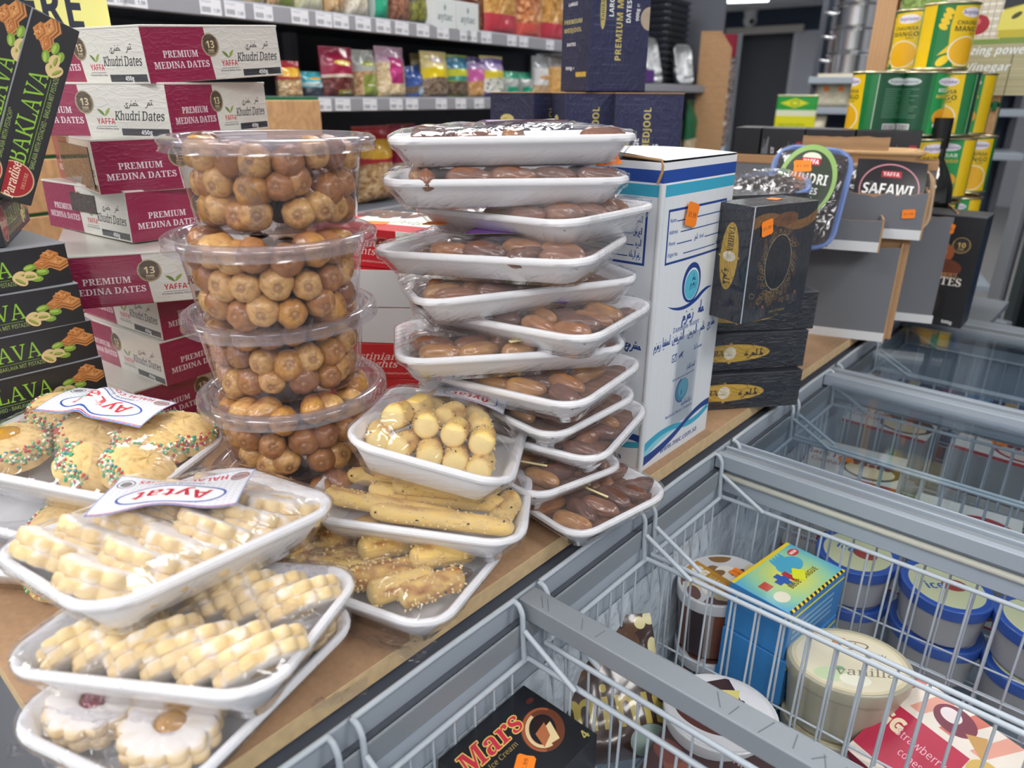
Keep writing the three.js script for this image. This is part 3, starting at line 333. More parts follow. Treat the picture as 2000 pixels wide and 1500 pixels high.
// ---------------------------------------------------------------- geometry
// carton with softened edges; faces +x -x +y -y +z -z are groups 0..5; base at y = 0
function cbox(w, h, d, b = 0.0012) {
  const pos = [], nor = [], uv = [], idx = [], g = new THREE.BufferGeometry(), H = [w / 2, h / 2, d / 2];
  const faces = [[0, 1, 2, 1, -1], [0, -1, 2, 1, 1], [1, 1, 0, 2, 1, -1], [1, -1, 0, 2, 1, 1], [2, 1, 0, 1, 1], [2, -1, 0, 1, -1]];
  faces.forEach(([ax, s, ua, va, us, vs = 1], f) => {
    const start = idx.length, base = pos.length / 3, cu = [-H[ua], -H[ua] + b, H[ua] - b, H[ua]], cv = [-H[va], -H[va] + b, H[va] - b, H[va]];
    for (const b2 of cv) for (const a of cu) {
      const p = [0, 0, 0]; p[ax] = s * H[ax]; p[ua] = a * us; p[va] = b2 * vs;
      const q = p.map((c, i) => max(-H[i] + b, min(H[i] - b, c))), n = V(p[0] - q[0], p[1] - q[1], p[2] - q[2]).normalize();
      pos.push(q[0] + n.x * b, q[1] + n.y * b + h / 2, q[2] + n.z * b); nor.push(n.x, n.y, n.z);
      uv.push(a / (2 * H[ua]) + 0.5, b2 / (2 * H[va]) + 0.5);
    }
    for (let j = 0; j < 3; j++) for (let i = 0; i < 3; i++) { const a = base + j * 4 + i; idx.push(a, a + 1, a + 5, a, a + 5, a + 4); }
    g.addGroup(start, idx.length - start, f);
  });
  g.setAttribute('position', new THREE.Float32BufferAttribute(pos, 3)); g.setAttribute('normal', new THREE.Float32BufferAttribute(nor, 3)); g.setAttribute('uv', new THREE.Float32BufferAttribute(uv, 2)); g.setIndex(idx);
  return g;
}
const boxG = (w, h, d, b) => { const g = cbox(w, h, d, b); g.clearGroups(); return g; };
const at = (g, x, y, z, rx = 0, ry = 0, rz = 0) => { const m = new THREE.Matrix4().makeRotationFromEuler(new THREE.Euler(rx, ry, rz, 'YXZ')); m.setPosition(x, y, z); return g.applyMatrix4(m); };
const lathe = (pts, n = 48) => new THREE.LatheGeometry(pts.map(([a, b]) => new THREE.Vector2(a, b)), n);
const cylG = (r, h, n = 24, r2 = r) => new THREE.CylinderGeometry(r, r2, h, n);
const merge = (list) => mergeGeometries(list.map((g) => { const q = g.index ? g.toNonIndexed() : g; for (const k of Object.keys(q.attributes)) if (!['position', 'normal', 'uv', 'color'].includes(k)) q.deleteAttribute(k); return q; }));
const unitRod = new THREE.CylinderGeometry(1, 1, 1, 8, 1);
function rod(parent, name, mat, a, b, r) {        // a straight wire of its own between two points
  const m = part(parent, name, unitRod, mat), d = V(...b).sub(V(...a));
  m.position.set((a[0] + b[0]) / 2, (a[1] + b[1]) / 2, (a[2] + b[2]) / 2); m.scale.set(r, d.length(), r);
  m.quaternion.setFromUnitVectors(V(0, 1, 0), d.normalize()); return m;
}
function tube(pts, r, seg = 24, rad = 8) { return new THREE.TubeGeometry(new THREE.CatmullRomCurve3(pts.map((p) => V(...p)), false, 'catmullrom', 0.2), seg, r, rad); }
// a surface over (u, v) in [0,1]^2
function surf(nu, nv, f, wrapU = false) {
  const pos = [], uv = [], idx = [];
  for (let j = 0; j <= nv; j++) for (let i = 0; i <= nu; i++) { const p = f(i / nu, j / nv); pos.push(p[0], p[1], p[2]); uv.push(p[3] ?? i / nu, p[4] ?? j / nv); }
  for (let j = 0; j < nv; j++) for (let i = 0; i < nu; i++) { const a = j * (nu + 1) + i; idx.push(a, a + 1, a + nu + 2, a, a + nu + 2, a + nu + 1); }
  const g = new THREE.BufferGeometry(); g.setAttribute('position', new THREE.Float32BufferAttribute(pos, 3)); g.setAttribute('uv', new THREE.Float32BufferAttribute(uv, 2)); g.setIndex(idx); g.computeVertexNormals();
  if (wrapU) { const n = g.attributes.normal; for (let j = 0; j <= nv; j++) { const a = j * (nu + 1), b = a + nu, m = V(n.getX(a) + n.getX(b), n.getY(a) + n.getY(b), n.getZ(a) + n.getZ(b)).normalize(); n.setXYZ(a, m.x, m.y, m.z); n.setXYZ(b, m.x, m.y, m.z); } }
  return g;
}
function paint(g, f) {   // vertex colours, linear
  const p = g.attributes.position, n = g.attributes.normal, c = new Float32Array(p.count * 3);
  for (let i = 0; i < p.count; i++) { const k = f(p.getX(i), p.getY(i), p.getZ(i), n.getX(i), n.getY(i), n.getZ(i)); c[i * 3] = max(0, k[0]); c[i * 3 + 1] = max(0, k[1]); c[i * 3 + 2] = max(0, k[2]); }
  g.setAttribute('color', new THREE.BufferAttribute(c, 3)); return g;
}
const mixc = (a, b, t) => [a[0] + (b[0] - a[0]) * t, a[1] + (b[1] - a[1]) * t, a[2] + (b[2] - a[2]) * t];
const clamp01 = (t) => max(0, min(1, t)), smooth = (a, b, t) => { t = clamp01((t - a) / (b - a)); return t * t * (3 - 2 * t); };
// closed blob along +z: radius profile rad(t), half length hl, deform(theta, t) -> scale
function blob(nu, nv, hl, rad, deform) {
  return surf(nu, nv, (u, v) => { const th = u * 2 * PI, t = -cos(v * PI), s = deform ? deform(th, t) : 1, r = rad(t) * s; return [cos(th) * r, sin(th) * r, t * hl * (deform ? 0.97 + 0.03 * s : 1)]; }, true);
}
// outline of a rounded rectangle: n points per corner, inset by q
function outline(L, W, r, q, n = 7) {
  const out = [], l = L / 2 - q, w = W / 2 - q, c = max(0.006, r - q);
  for (const [sx, sz, a0] of [[1, 1, 0], [-1, 1, 90], [-1, -1, 180], [1, -1, 270]]) for (let k = 0; k <= n; k++) { const a = (a0 + 90 * k / n) * D2R; out.push([sx * (l - c) + cos(a) * c, sz * (w - c) + sin(a) * c]); }
  // extra points along the long and short sides
  const res = []; for (let i = 0; i < out.length; i++) { const a = out[i], b = out[(i + 1) % out.length]; res.push(a); const d = Math.hypot(b[0] - a[0], b[1] - a[1]); if (d > 0.03) for (let k = 1; k < 7; k++) res.push([a[0] + (b[0] - a[0]) * k / 7, a[1] + (b[1] - a[1]) * k / 7]); }
  return res;
}
function rings(list, capFirst, capLast, jig) {    // list of {pts, y}
  const pos = [], idx = [], uv = [], n = list[0].pts.length;
  let run = 0;
  list.forEach((r, j) => { if (j) run += Math.hypot(r.y - list[j - 1].y, r.pts[0][0] - list[j - 1].pts[0][0]); let len = 0; r.pts.forEach((p, i) => { if (i) len += Math.hypot(p[0] - r.pts[i - 1][0], p[1] - r.pts[i - 1][1]); const q = jig ? jig(p, r.y, j, i / n) : [p[0], r.y, p[1]]; pos.push(...q); uv.push(len * 6, run * 6); }); });
  for (let j = 0; j < list.length - 1; j++) for (let i = 0; i < n; i++) { const a = j * n + i, b = j * n + (i + 1) % n; idx.push(a, a + n, b, b, a + n, b + n); }
  const cap = (j, flip) => { const c = pos.length / 3; pos.push(0, list[j].y, 0); uv.push(0, 0); for (let i = 0; i < n; i++) { const a = j * n + i, b = j * n + (i + 1) % n; flip ? idx.push(c, a, b) : idx.push(c, b, a); } };
  if (capFirst) cap(0, true); if (capLast) cap(list.length - 1, false);
  const g = new THREE.BufferGeometry(); g.setAttribute('position', new THREE.Float32BufferAttribute(pos, 3)); g.setAttribute('uv', new THREE.Float32BufferAttribute(uv, 2)); g.setIndex(idx); g.computeVertexNormals(); return g;
}
// foam meat tray, rim at y = 0
function trayGeo(L, W, H, r = 0.03, fl = 0.02) {
  const P = [[fl + 0.006, -H], [fl, -H + 0.002], [0.0095, -H * 0.42], [0.006, -0.0075], [0.0012, -0.006], [0, -0.0035], [0.0006, -0.001], [0.0025, 0], [0.0052, -0.0004], [0.0085, -0.004], [0.0125, -H * 0.45], [fl + 0.003, -H + 0.0055], [fl + 0.008, -H + 0.0038]];
  return toCreasedNormals(rings(P.map(([q, y]) => ({ pts: outline(L, W, r, q), y })), true, true), 1.1);
}
// cling film: a taut top that bulges over the food, and a clinging skirt
function filmTop(L, W, bulge, sd, r = 0.03, tent = 2.4) {
  const nu = 44, nv = 32;
  return surf(nu, nv, (u, v) => {
    const a = u * 2 - 1, b = 1 - v * 2, k = max(abs(a), abs(b)), ang = Math.atan2(b, a), LH = L / 2 + 0.0006, WH = W / 2 + 0.0006;
    let x = 0, z = 0;
    if (k > 1e-6) {   // square to rounded rectangle
      x = a / k * LH; z = b / k * WH;
      const cx = Math.sign(x) * (LH - r), cz = Math.sign(z) * (WH - r);
      if (abs(x) > LH - r && abs(z) > WH - r) { const d = Math.hypot(x - cx, z - cz) || 1; x = cx + (x - cx) / d * r; z = cz + (z - cz) / d * r; }
      x *= k; z *= k;
    }
    const edge = 1 - pow(k, tent), w = edge * (1 + 0.22 * N3(x * 26 + sd, z * 26, sd * 1.7));
    const fine = (pow(1 - abs(N3(x * 34 + sd, z * 22 + x * 30, sd)), 10) * 0.0014 + N3(x * 90, z * 90, sd) * 0.0003) * min(1, edge * 3);
    const pleat = pow(max(0, sin(ang * 34 + 5 * N3(x * 8, z * 8, sd))), 3) * 0.0012 * smooth(0.72, 0.96, k) * smooth(1.001, 0.97, k);
    return [x, 0.0012 + bulge * w + fine + pleat, z, x * 6, z * 6];
  });
}
function filmSkirt(L, W, H, sd, r = 0.03, fl = 0.02) {
  const P = [[-0.0006, 0.0012], [-0.001, -0.003], [0.001, -0.009], [0.0055, -H * 0.45], [fl - 0.003, -H - 0.0006], [fl + 0.02, -H - 0.0012]];
  return rings(P.map(([q, y]) => ({ pts: outline(L, W, r, q, 12), y })), false, false, (p, y, j, t) => { const k = j > 1 && j < 5 ? 1 + 0.012 * pow(abs(N3(t * 60 + sd, j * 0.6, sd)), 0.7) : 1; return [p[0] * k, y, p[1] * k]; });
}
// ---------------------------------------------------------------- materials
const M = {
  foam: std({ color: lin(0.88, 0.88, 0.9), roughness: 0.55, bumpMap: grainTex, bumpScale: 0.0002 }),
  film: phys({ color: 0xfafafc, transmission: 0.965, thickness: 0, roughness: 0.03, ior: 1.52, bumpMap: wrinkleTex, bumpScale: 0.0004 }),
  filmSide: phys({ color: 0xffffff, transmission: 0.99, thickness: 0, roughness: 0.06, ior: 1.4, bumpMap: wrinkleTex, bumpScale: 0.0009 }),
  filmLoose: phys({ color: 0xf4f4f8, transmission: 1, thickness: 0, roughness: 0.16, ior: 1.5, bumpMap: wrinkleTex, bumpScale: 0.004 }),
  clear: phys({ color: 0xf6f4f6, transmission: 0.985, thickness: 0, roughness: 0.05, ior: 1.52 }),
  lid: phys({ color: 0xe6e2e8, transmission: 0.86, thickness: 0, roughness: 0.08, ior: 1.65 }),
  pane: phys({ color: 0xeef3f6, transmission: 1, thickness: 0, roughness: 0.04, ior: 1.5 }),
  wood: std({ map: colorTex(512, 512, (u, v) => { const n = fbm(u * 90, v * 90, 2, 3), m = fbm(u * 7, v * 7, 5, 4), k = 1 + 0.1 * n + 0.16 * m; return [172 * k, 138 * k, 106 * k]; }), roughness: 0.75 }),
  woodEdge: std({ map: colorTex(256, 256, (u, v) => { const k = 1 + 0.12 * fbm(u * 60, v * 60, 8, 3) + 0.08 * fbm(u * 8, v * 8, 3, 3); return [204 * k, 178 * k, 136 * k]; }), roughness: 0.85 }),
  slat: std({ map: colorTex(512, 256, (u, v) => { const n = fbm(u * 70, v * 3 + 2 * N3(u * 9, v * 2, 1), 4, 3), k = 1 + 0.2 * n; return [202 * k, 160 * k, 116 * k]; }), roughness: 0.55 }),
  green: std({ color: 0x0f6a42, roughness: 0.5 }),
  cardboard: std({ map: colorTex(256, 256, (u, v) => { const k = 1 + 0.1 * fbm(u * 30, v * 60, 2, 3) + 0.05 * sin(v * 400); return [178 * k, 140 * k, 102 * k]; }), roughness: 0.9 }),
  greyCard: std({ color: lin(0.17, 0.18, 0.2), roughness: 0.8, bumpMap: grainTex, bumpScale: 0.0003 }),
  whiteCard: std({ color: lin(0.72, 0.73, 0.74), roughness: 0.75 }),
  creamCard: phys({ color: srgb(CREAM), roughness: 0.5, clearcoat: 0.6, clearcoatRoughness: 0.18 }),
  blackCard: std({ color: lin(0.016, 0.017, 0.02), roughness: 0.45 }),
  steel: std({ color: lin(0.75, 0.76, 0.78), metalness: 1, roughness: 0.22 }),
  foil: std({ color: lin(0.8, 0.82, 0.84), metalness: 1, roughness: 0.28, bumpMap: wrinkleTex, bumpScale: 0.006 }),
  tin: std({ color: lin(0.72, 0.66, 0.46), metalness: 1, roughness: 0.3 }),
  shelf: std({ color: lin(0.33, 0.34, 0.38), roughness: 0.5 }),
  shelfDark: std({ color: lin(0.13, 0.14, 0.17), roughness: 0.7 }),
  frame: std({ color: lin(0.25, 0.28, 0.31), roughness: 0.42, bumpMap: grainTex, bumpScale: 0.0001 }),
  frameDark: std({ color: lin(0.085, 0.095, 0.12), roughness: 0.5 }),
  frameLight: std({ color: lin(0.36, 0.41, 0.47), roughness: 0.4 }),
  liner: std({ color: lin(0.4, 0.46, 0.53), roughness: 0.5 }),
  frost: std({ color: lin(0.5, 0.56, 0.62), roughness: 0.8, bumpMap: frostTex, bumpScale: 0.008 }),
  wire: std({ color: lin(0.5, 0.56, 0.62), roughness: 0.38 }),
  sticker: std({ map: stickerArt, roughness: 0.5 }), stickerBack: std({ color: 0xff8a24, roughness: 0.5 }),
  paper: std({ color: lin(0.85, 0.85, 0.86), roughness: 0.6 }),
  aytat: phys({ map: aytatArt, roughness: 0.35, clearcoat: 0.5 }), purple: std({ map: purpleArt, roughness: 0.4 }),
  pick: std({ color: lin(0.8, 0.7, 0.38), roughness: 0.6 }),
};
const artMat = (t, o = {}) => phys({ map: t, roughness: 0.45, clearcoat: 0.35, clearcoatRoughness: 0.15, ...o });
const wrapped = (t, o = {}) => phys({ map: t, roughness: 0.4, clearcoat: 1, clearcoatRoughness: 0.08, bumpMap: wrinkleTex, bumpScale: 0.0022, ...o });
const plain = (c, o = {}) => std({ color: srgb(c), roughness: 0.55, ...o });
// orange price sticker lying on the surface of the thing it is stuck to
const stickGeo = (() => { const s = new THREE.Shape(); [[-0.5, -0.28], [-0.4, -0.36], [0.4, -0.36], [0.5, -0.26], [0.47, 0], [0.5, 0.28], [0.4, 0.36], [-0.4, 0.36], [-0.5, 0.26], [-0.47, 0]].forEach(([a, b], i) => (i ? s.lineTo(a, b) : s.moveTo(a, b))); const g = new THREE.ExtrudeGeometry(s, { depth: 0.02, bevelEnabled: false }); const uv = g.attributes.uv; for (let i = 0; i < uv.count; i++) uv.setXY(i, uv.getX(i) + 0.5, uv.getY(i) * 1.3 + 0.5); return g; })();
function sticker(parent, pos, rot, size = 0.022) { const m = part(parent, 'price_sticker', stickGeo, M.sticker, pos, 'small orange price sticker'); m.scale.set(size, size, size); m.rotation.set(...rot); return m; }
// ---------------------------------------------------------------- the room
{
  const X0 = -6, X1 = 3.4, Z0 = -11.6, Z1 = 2.6, w = X1 - X0, d = Z1 - Z0, cx = (X0 + X1) / 2, cz = (Z0 + Z1) / 2;
  const fl = structure('floor', boxG(w + 0.4, 0.1, d + 0.4), std({ color: lin(0.3, 0.3, 0.3), roughness: 0.4 }), [cx, -0.1, cz]);
  // tile ceiling: a slab with a grid of bars
  const ceil = structure('ceiling', boxG(w + 0.4, 0.1, d + 0.4), std({ color: lin(0.78, 0.78, 0.8), roughness: 0.9, bumpMap: grainTex, bumpScale: 0.001 }), [cx, CEIL, cz]);
  const bar = std({ color: lin(0.5, 0.5, 0.54), roughness: 0.6 });
  for (let z = Z0 + 0.6; z < -2; z += 0.6) part(ceil, 'ceiling_bar', boxG(w, 0.006, 0.024), bar, [0, -0.006, z - cz]);
  for (let x = X0 + 0.6; x < X1; x += 1.2) part(ceil, 'ceiling_bar', boxG(0.024, 0.006, d), bar, [x - cx, -0.006, 0]);
  const white = std({ color: lin(0.66, 0.67, 0.7), roughness: 0.8 }), navy = std({ color: lin(0.035, 0.05, 0.085), roughness: 0.8 });
  structure('wall_left', boxG(0.1, CEIL, d), white, [X0 - 0.05, 0, cz]); structure('wall_right', boxG(0.1, CEIL, d), white, [X1 + 0.05, 0, cz]);
  structure('wall_front', boxG(w, CEIL, 0.1), white, [cx, 0, Z1 + 0.05]);
  // the end wall: navy band above a doorway
  const zb = Z0, dA = onZ(1438, 66, zb), dB = onZ(1551, 66, zb), top = dA.y;
  structure('wall_back', boxG(dA.x - X0 - 0.06, top, 0.1), white, [(X0 + dA.x - 0.06) / 2, 0, zb - 0.05]);
  structure('wall_back', boxG(X1 - dB.x - 0.06, top, 0.1), std({ color: lin(0.5, 0.52, 0.58), roughness: 0.8 }), [(X1 + dB.x + 0.06) / 2, 0, zb - 0.05]);
  structure('wall_back', boxG(w, CEIL - top, 0.1), navy, [cx, top, zb - 0.05]);
  const tr = std({ color: lin(0.5, 0.47, 0.43), roughness: 0.6 });
  structure('trim_1', boxG(dB.x - dA.x + 0.3, 0.1, 0.06), tr, [(dA.x + dB.x) / 2, top - 0.02, zb + 0.03]);
  structure('trim_2', boxG(0.09, top, 0.06), tr, [dA.x - 0.03, 0, zb + 0.03]);
  structure('door_1', boxG(dB.x - dA.x + 0.1, top, 0.05), std({ color: lin(0.1, 0.105, 0.12), roughness: 0.6 }), [(dA.x + dB.x) / 2, 0, zb - 0.35]);
  const jw = std({ color: lin(0.55, 0.57, 0.62), roughness: 0.7 });
  structure('trim_3', boxG(0.06, top, 0.4), jw, [dB.x + 0.03, 0, zb - 0.2]);
  // light panels
  for (const [x, z, a, b] of PANELS) {
    const t = thing('ceiling_light', 'square white light panel set flush in the tiled ceiling, above and out of frame', 'light', 'ceiling light panels', [x, CEIL - 0.012, z]);
    part(t, 'frame', boxG(a + 0.03, 0.01, b + 0.03), std({ color: 0xffffff, roughness: 0.5 }), [0, 0.002, 0]);
    part(t, 'diffuser', boxG(a, 0.004, b), std({ color: 0xffffff, emissive: lin(1, 0.985, 0.97), emissiveIntensity: PANEL_GLOW }), [0, -0.002, 0]);
    const L = new THREE.RectAreaLight(lin(1, 0.985, 0.97), PANEL_LIGHT, a, b); L.position.set(x, CEIL - 0.02, z); L.rotation.x = -PI / 2; L.name = 'panel_light'; scene.add(L);
  }
  // the long fitting seen at the top of the picture
  const p = onY(1403, 3, CEIL - 0.05);
  const t = thing('strip_light', 'long white strip light on the ceiling at the top edge beside the dark shelf stack', 'light', null, [p.x, CEIL - 0.05, p.z], 20);
  part(t, 'housing', boxG(1.3, 0.05, 0.22, 0.01), std({ color: 0xffffff, roughness: 0.5 }));
  part(t, 'diffuser', boxG(1.26, 0.012, 0.19, 0.004), std({ color: 0xffffff, emissive: lin(0.95, 1, 1), emissiveIntensity: 4 }), [0, -0.012, 0]);
  const L = new THREE.RectAreaLight(lin(0.95, 1, 1), 6, 1.26, 0.19); L.position.set(p.x, CEIL - 0.07, p.z); L.rotation.set(-PI / 2, 0, -20 * D2R); L.name = 'strip_area_light'; scene.add(L);
  // dome camera
  const c = onY(1468, 20, CEIL), cam = thing('ceiling_camera', 'small white dome security camera under the ceiling above the doorway', 'camera', null, [c.x, CEIL, c.z], 35);
  const s = 1.6;
  part(cam, 'mount', at(cylG(0.07 * s, 0.06 * s, 24, 0.06 * s), 0, -0.03 * s, 0), std({ color: lin(0.7, 0.7, 0.72), roughness: 0.4 }));
  part(cam, 'dome', at(new THREE.SphereGeometry(0.068 * s, 24, 16), 0, -0.085 * s, 0), std({ color: lin(0.72, 0.72, 0.74), roughness: 0.35 }));
  part(cam, 'lens', at(cylG(0.022 * s, 0.02 * s, 20), 0, -0.1 * s, 0.062 * s, PI / 2 + 0.4), std({ color: 0x111111, roughness: 0.2 }));
}
// ---------------------------------------------------------------- long shelving unit behind the counter
const GD = ray(2010, 192); GD.y = 0; GD.normalize();
const G0 = atD(900, 72, 2.35), GYAW = Math.atan2(-GD.z, GD.x), GN = V(-GD.z, 0, GD.x);
const onG = (px, py, back = 0) => { const d = ray(px, py), o = G0.clone().addScaledVector(GN, -back); const t = o.sub(camera.position).dot(GN) / d.dot(GN); const q = d.multiplyScalar(t).add(camera.position).sub(G0); return [q.dot(GD), q.y + G0.y]; };
const gpos = (s, y, z) => [G0.x + GD.x * s + GN.x * z, y, G0.z + GD.z * s + GN.z * z];
const S1 = 1.487, S2 = 1.298, S3 = 1.03, B2A = 1.376;
{
  const t = thing('shelving_unit', 'long grey shop shelving unit stocked with bagged nuts and dried goods behind the counter', 'shelf', null, gpos(0, 0, 0), GYAW / D2R);
  part(t, 'back_panel', boxG(3.8, 2.3, 0.02), M.shelfDark, [0.4, 0, -0.42]);
  part(t, 'base', boxG(3.8, 0.12, 0.42), M.shelfDark, [0.4, 0, -0.21]);
  const shelf = (s0, s1, y, lip, tags) => {
    const w = s1 - s0, c = (s0 + s1) / 2;
    const sh = part(t, 'shelf', boxG(w, 0.02, 0.41), M.shelfDark, [c, y - 0.012, -0.215]);
    part(sh, 'price_rail', boxG(w, lip, 0.012, 0.003), M.shelf, [0, 0.018 - lip, 0.208]);
    for (const [a, wd] of tags) { const g = new THREE.PlaneGeometry(wd, lip * 0.86); const m = part(sh, 'price_tag', boxG(wd, lip * 0.84, 0.0016, 0.0004), artTag, [a - c, 0.018 - lip * 0.93, 0.2152]); m.rotation.z = (a * 77 % 1) * 0.03; }
    return sh;
  };
  const artTag = std({ map: priceArt, roughness: 0.5 });
  const T1 = [], T2 = [];
  for (const x of [170, 232, 272, 417, 463, 518, 588, 634, 667, 710, 749, 785, 826, 865, 909, 921, 950, 1000, 1023, 1075]) { const [s] = onG(x, 60); if (s > -1.3) T1.push([s, x < 700 ? 0.05 : 0.052]); }
  for (const x of [571, 632, 670, 723, 774, 805, 862, 900, 936, 975]) T2.push([onG(x, 210)[0], 0.05]);
  shelf(-1.6, 1.0, S1 + 0.018, 0.036, T1); shelf(-1.6, 1.0, S2 + 0.018, 0.034, T2); shelf(-1.6, 1.0, S3, 0.034, []);
  shelf(1.02, 2.1, B2A, 0.034, []); shelf(1.02, 2.1, S3 - 0.02, 0.034, []);
  part(t, 'upright', boxG(0.03, 2.3, 0.04), M.shelf, [1.01, 0, -0.38]); part(t, 'upright', boxG(0.03, 2.3, 0.04), M.shelf, [-0.3, 0, -0.4]);
  part(t, 'end_panel', boxG(0.02, 2.3, 0.42), M.shelfDark, [2.3, 0, -0.21]);
}
// a filled bag standing on a shelf: pinched at top, plump below
const bagGeos = new Map();
function bagGeo(w, h, th) {
  const key = [w, h, th].join(); if (bagGeos.has(key)) return bagGeos.get(key);
  const sd = w * 91 + h * 13, face = (sgn) => surf(14, 18, (u, v) => { const a = u * 2 - 1, e = pow(max(0, 1 - a * a), 0.55), p = smooth(0, 0.08, v) * (1 - 0.92 * smooth(0.62, 0.96, v)); const x = a * w / 2 * (1 - 0.05 * p), z = sgn * (0.0012 + th / 2 * e * (0.12 + 0.88 * p)) + 0.006 * N3(u * 5 + sd, v * 6, sgn) * e; return [x, v * h, z, sgn > 0 ? u : 1 - u, v]; });
  const f = face(1), b = face(-1); b.index.array.reverse(); b.computeVertexNormals();
  const g = merge([f, b]); bagGeos.set(key, g); return g;
}
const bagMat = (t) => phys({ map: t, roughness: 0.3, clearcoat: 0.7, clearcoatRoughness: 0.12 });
const NUTS = ['#c9a67c', '#b48a5e', '#d9bd93', '#9c744c', '#e6d0a8'], BEANS = ['#5d2a2a', '#7a3a36', '#3f1c1e', '#8c4a44', '#6b2f30'], PASTA = ['#d9a45a', '#c48a42', '#e6bd78', '#b07636'], SEED = ['#8c7a68', '#6f5f50', '#a89684', '#54483e'], ORAN = ['#d98c56', '#c2703c', '#eab284', '#a85e30'];
const PK = {
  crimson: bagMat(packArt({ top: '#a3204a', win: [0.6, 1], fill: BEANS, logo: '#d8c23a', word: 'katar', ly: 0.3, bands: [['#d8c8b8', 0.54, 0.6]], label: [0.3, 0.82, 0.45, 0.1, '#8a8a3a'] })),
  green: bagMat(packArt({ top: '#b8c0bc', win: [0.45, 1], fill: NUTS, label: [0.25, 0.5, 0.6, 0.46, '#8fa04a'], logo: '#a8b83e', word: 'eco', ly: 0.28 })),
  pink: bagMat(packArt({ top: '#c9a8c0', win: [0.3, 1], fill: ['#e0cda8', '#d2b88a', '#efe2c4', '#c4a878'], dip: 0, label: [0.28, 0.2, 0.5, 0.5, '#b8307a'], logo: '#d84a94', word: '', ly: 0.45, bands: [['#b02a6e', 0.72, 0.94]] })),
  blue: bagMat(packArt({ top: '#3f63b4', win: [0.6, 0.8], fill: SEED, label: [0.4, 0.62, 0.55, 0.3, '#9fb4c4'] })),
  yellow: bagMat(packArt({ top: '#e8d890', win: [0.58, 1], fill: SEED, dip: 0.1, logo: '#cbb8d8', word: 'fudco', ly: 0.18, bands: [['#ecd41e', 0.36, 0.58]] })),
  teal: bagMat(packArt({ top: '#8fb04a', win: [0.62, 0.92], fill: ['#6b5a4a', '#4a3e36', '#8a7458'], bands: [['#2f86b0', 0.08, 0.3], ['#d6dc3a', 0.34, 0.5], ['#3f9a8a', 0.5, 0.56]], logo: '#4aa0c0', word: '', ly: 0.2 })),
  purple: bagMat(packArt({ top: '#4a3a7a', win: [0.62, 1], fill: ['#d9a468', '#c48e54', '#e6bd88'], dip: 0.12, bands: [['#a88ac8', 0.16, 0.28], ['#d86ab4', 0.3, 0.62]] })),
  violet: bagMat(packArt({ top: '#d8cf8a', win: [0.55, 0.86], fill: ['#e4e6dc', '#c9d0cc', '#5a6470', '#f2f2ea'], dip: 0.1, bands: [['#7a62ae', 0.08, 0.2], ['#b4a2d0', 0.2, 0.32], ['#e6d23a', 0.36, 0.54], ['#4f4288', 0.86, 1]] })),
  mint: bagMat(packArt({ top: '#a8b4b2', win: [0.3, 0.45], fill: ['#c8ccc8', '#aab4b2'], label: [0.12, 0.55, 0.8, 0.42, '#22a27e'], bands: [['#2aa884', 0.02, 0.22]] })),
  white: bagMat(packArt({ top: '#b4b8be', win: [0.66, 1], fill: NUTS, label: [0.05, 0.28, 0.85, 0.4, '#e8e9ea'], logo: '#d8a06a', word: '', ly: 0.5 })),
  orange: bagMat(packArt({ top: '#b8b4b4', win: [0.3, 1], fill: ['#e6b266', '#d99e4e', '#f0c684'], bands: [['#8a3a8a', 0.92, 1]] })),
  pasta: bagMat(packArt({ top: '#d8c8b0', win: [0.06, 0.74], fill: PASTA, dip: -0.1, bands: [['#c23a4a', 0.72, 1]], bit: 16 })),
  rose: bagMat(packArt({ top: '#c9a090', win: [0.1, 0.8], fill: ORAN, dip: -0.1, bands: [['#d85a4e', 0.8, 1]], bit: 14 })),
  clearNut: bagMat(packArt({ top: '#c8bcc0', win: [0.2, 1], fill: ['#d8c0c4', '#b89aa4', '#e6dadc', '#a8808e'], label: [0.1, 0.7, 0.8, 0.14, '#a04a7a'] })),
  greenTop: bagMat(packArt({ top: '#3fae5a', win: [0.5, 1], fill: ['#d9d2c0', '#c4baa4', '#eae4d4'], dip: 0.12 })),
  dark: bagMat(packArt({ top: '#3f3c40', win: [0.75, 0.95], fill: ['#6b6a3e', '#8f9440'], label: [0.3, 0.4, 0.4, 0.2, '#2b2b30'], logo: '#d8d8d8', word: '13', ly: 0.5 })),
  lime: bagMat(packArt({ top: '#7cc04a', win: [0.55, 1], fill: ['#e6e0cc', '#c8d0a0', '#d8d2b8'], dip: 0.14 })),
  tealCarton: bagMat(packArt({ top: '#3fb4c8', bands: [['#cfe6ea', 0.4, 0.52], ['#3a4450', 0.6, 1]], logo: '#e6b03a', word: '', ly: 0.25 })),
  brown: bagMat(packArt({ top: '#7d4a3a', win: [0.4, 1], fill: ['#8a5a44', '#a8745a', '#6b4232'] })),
  redYellow: bagMat(packArt({ top: '#b02a36', win: [0.5, 1], fill: NUTS, bands: [['#e0b03a', 0.2, 0.4]] })),
};
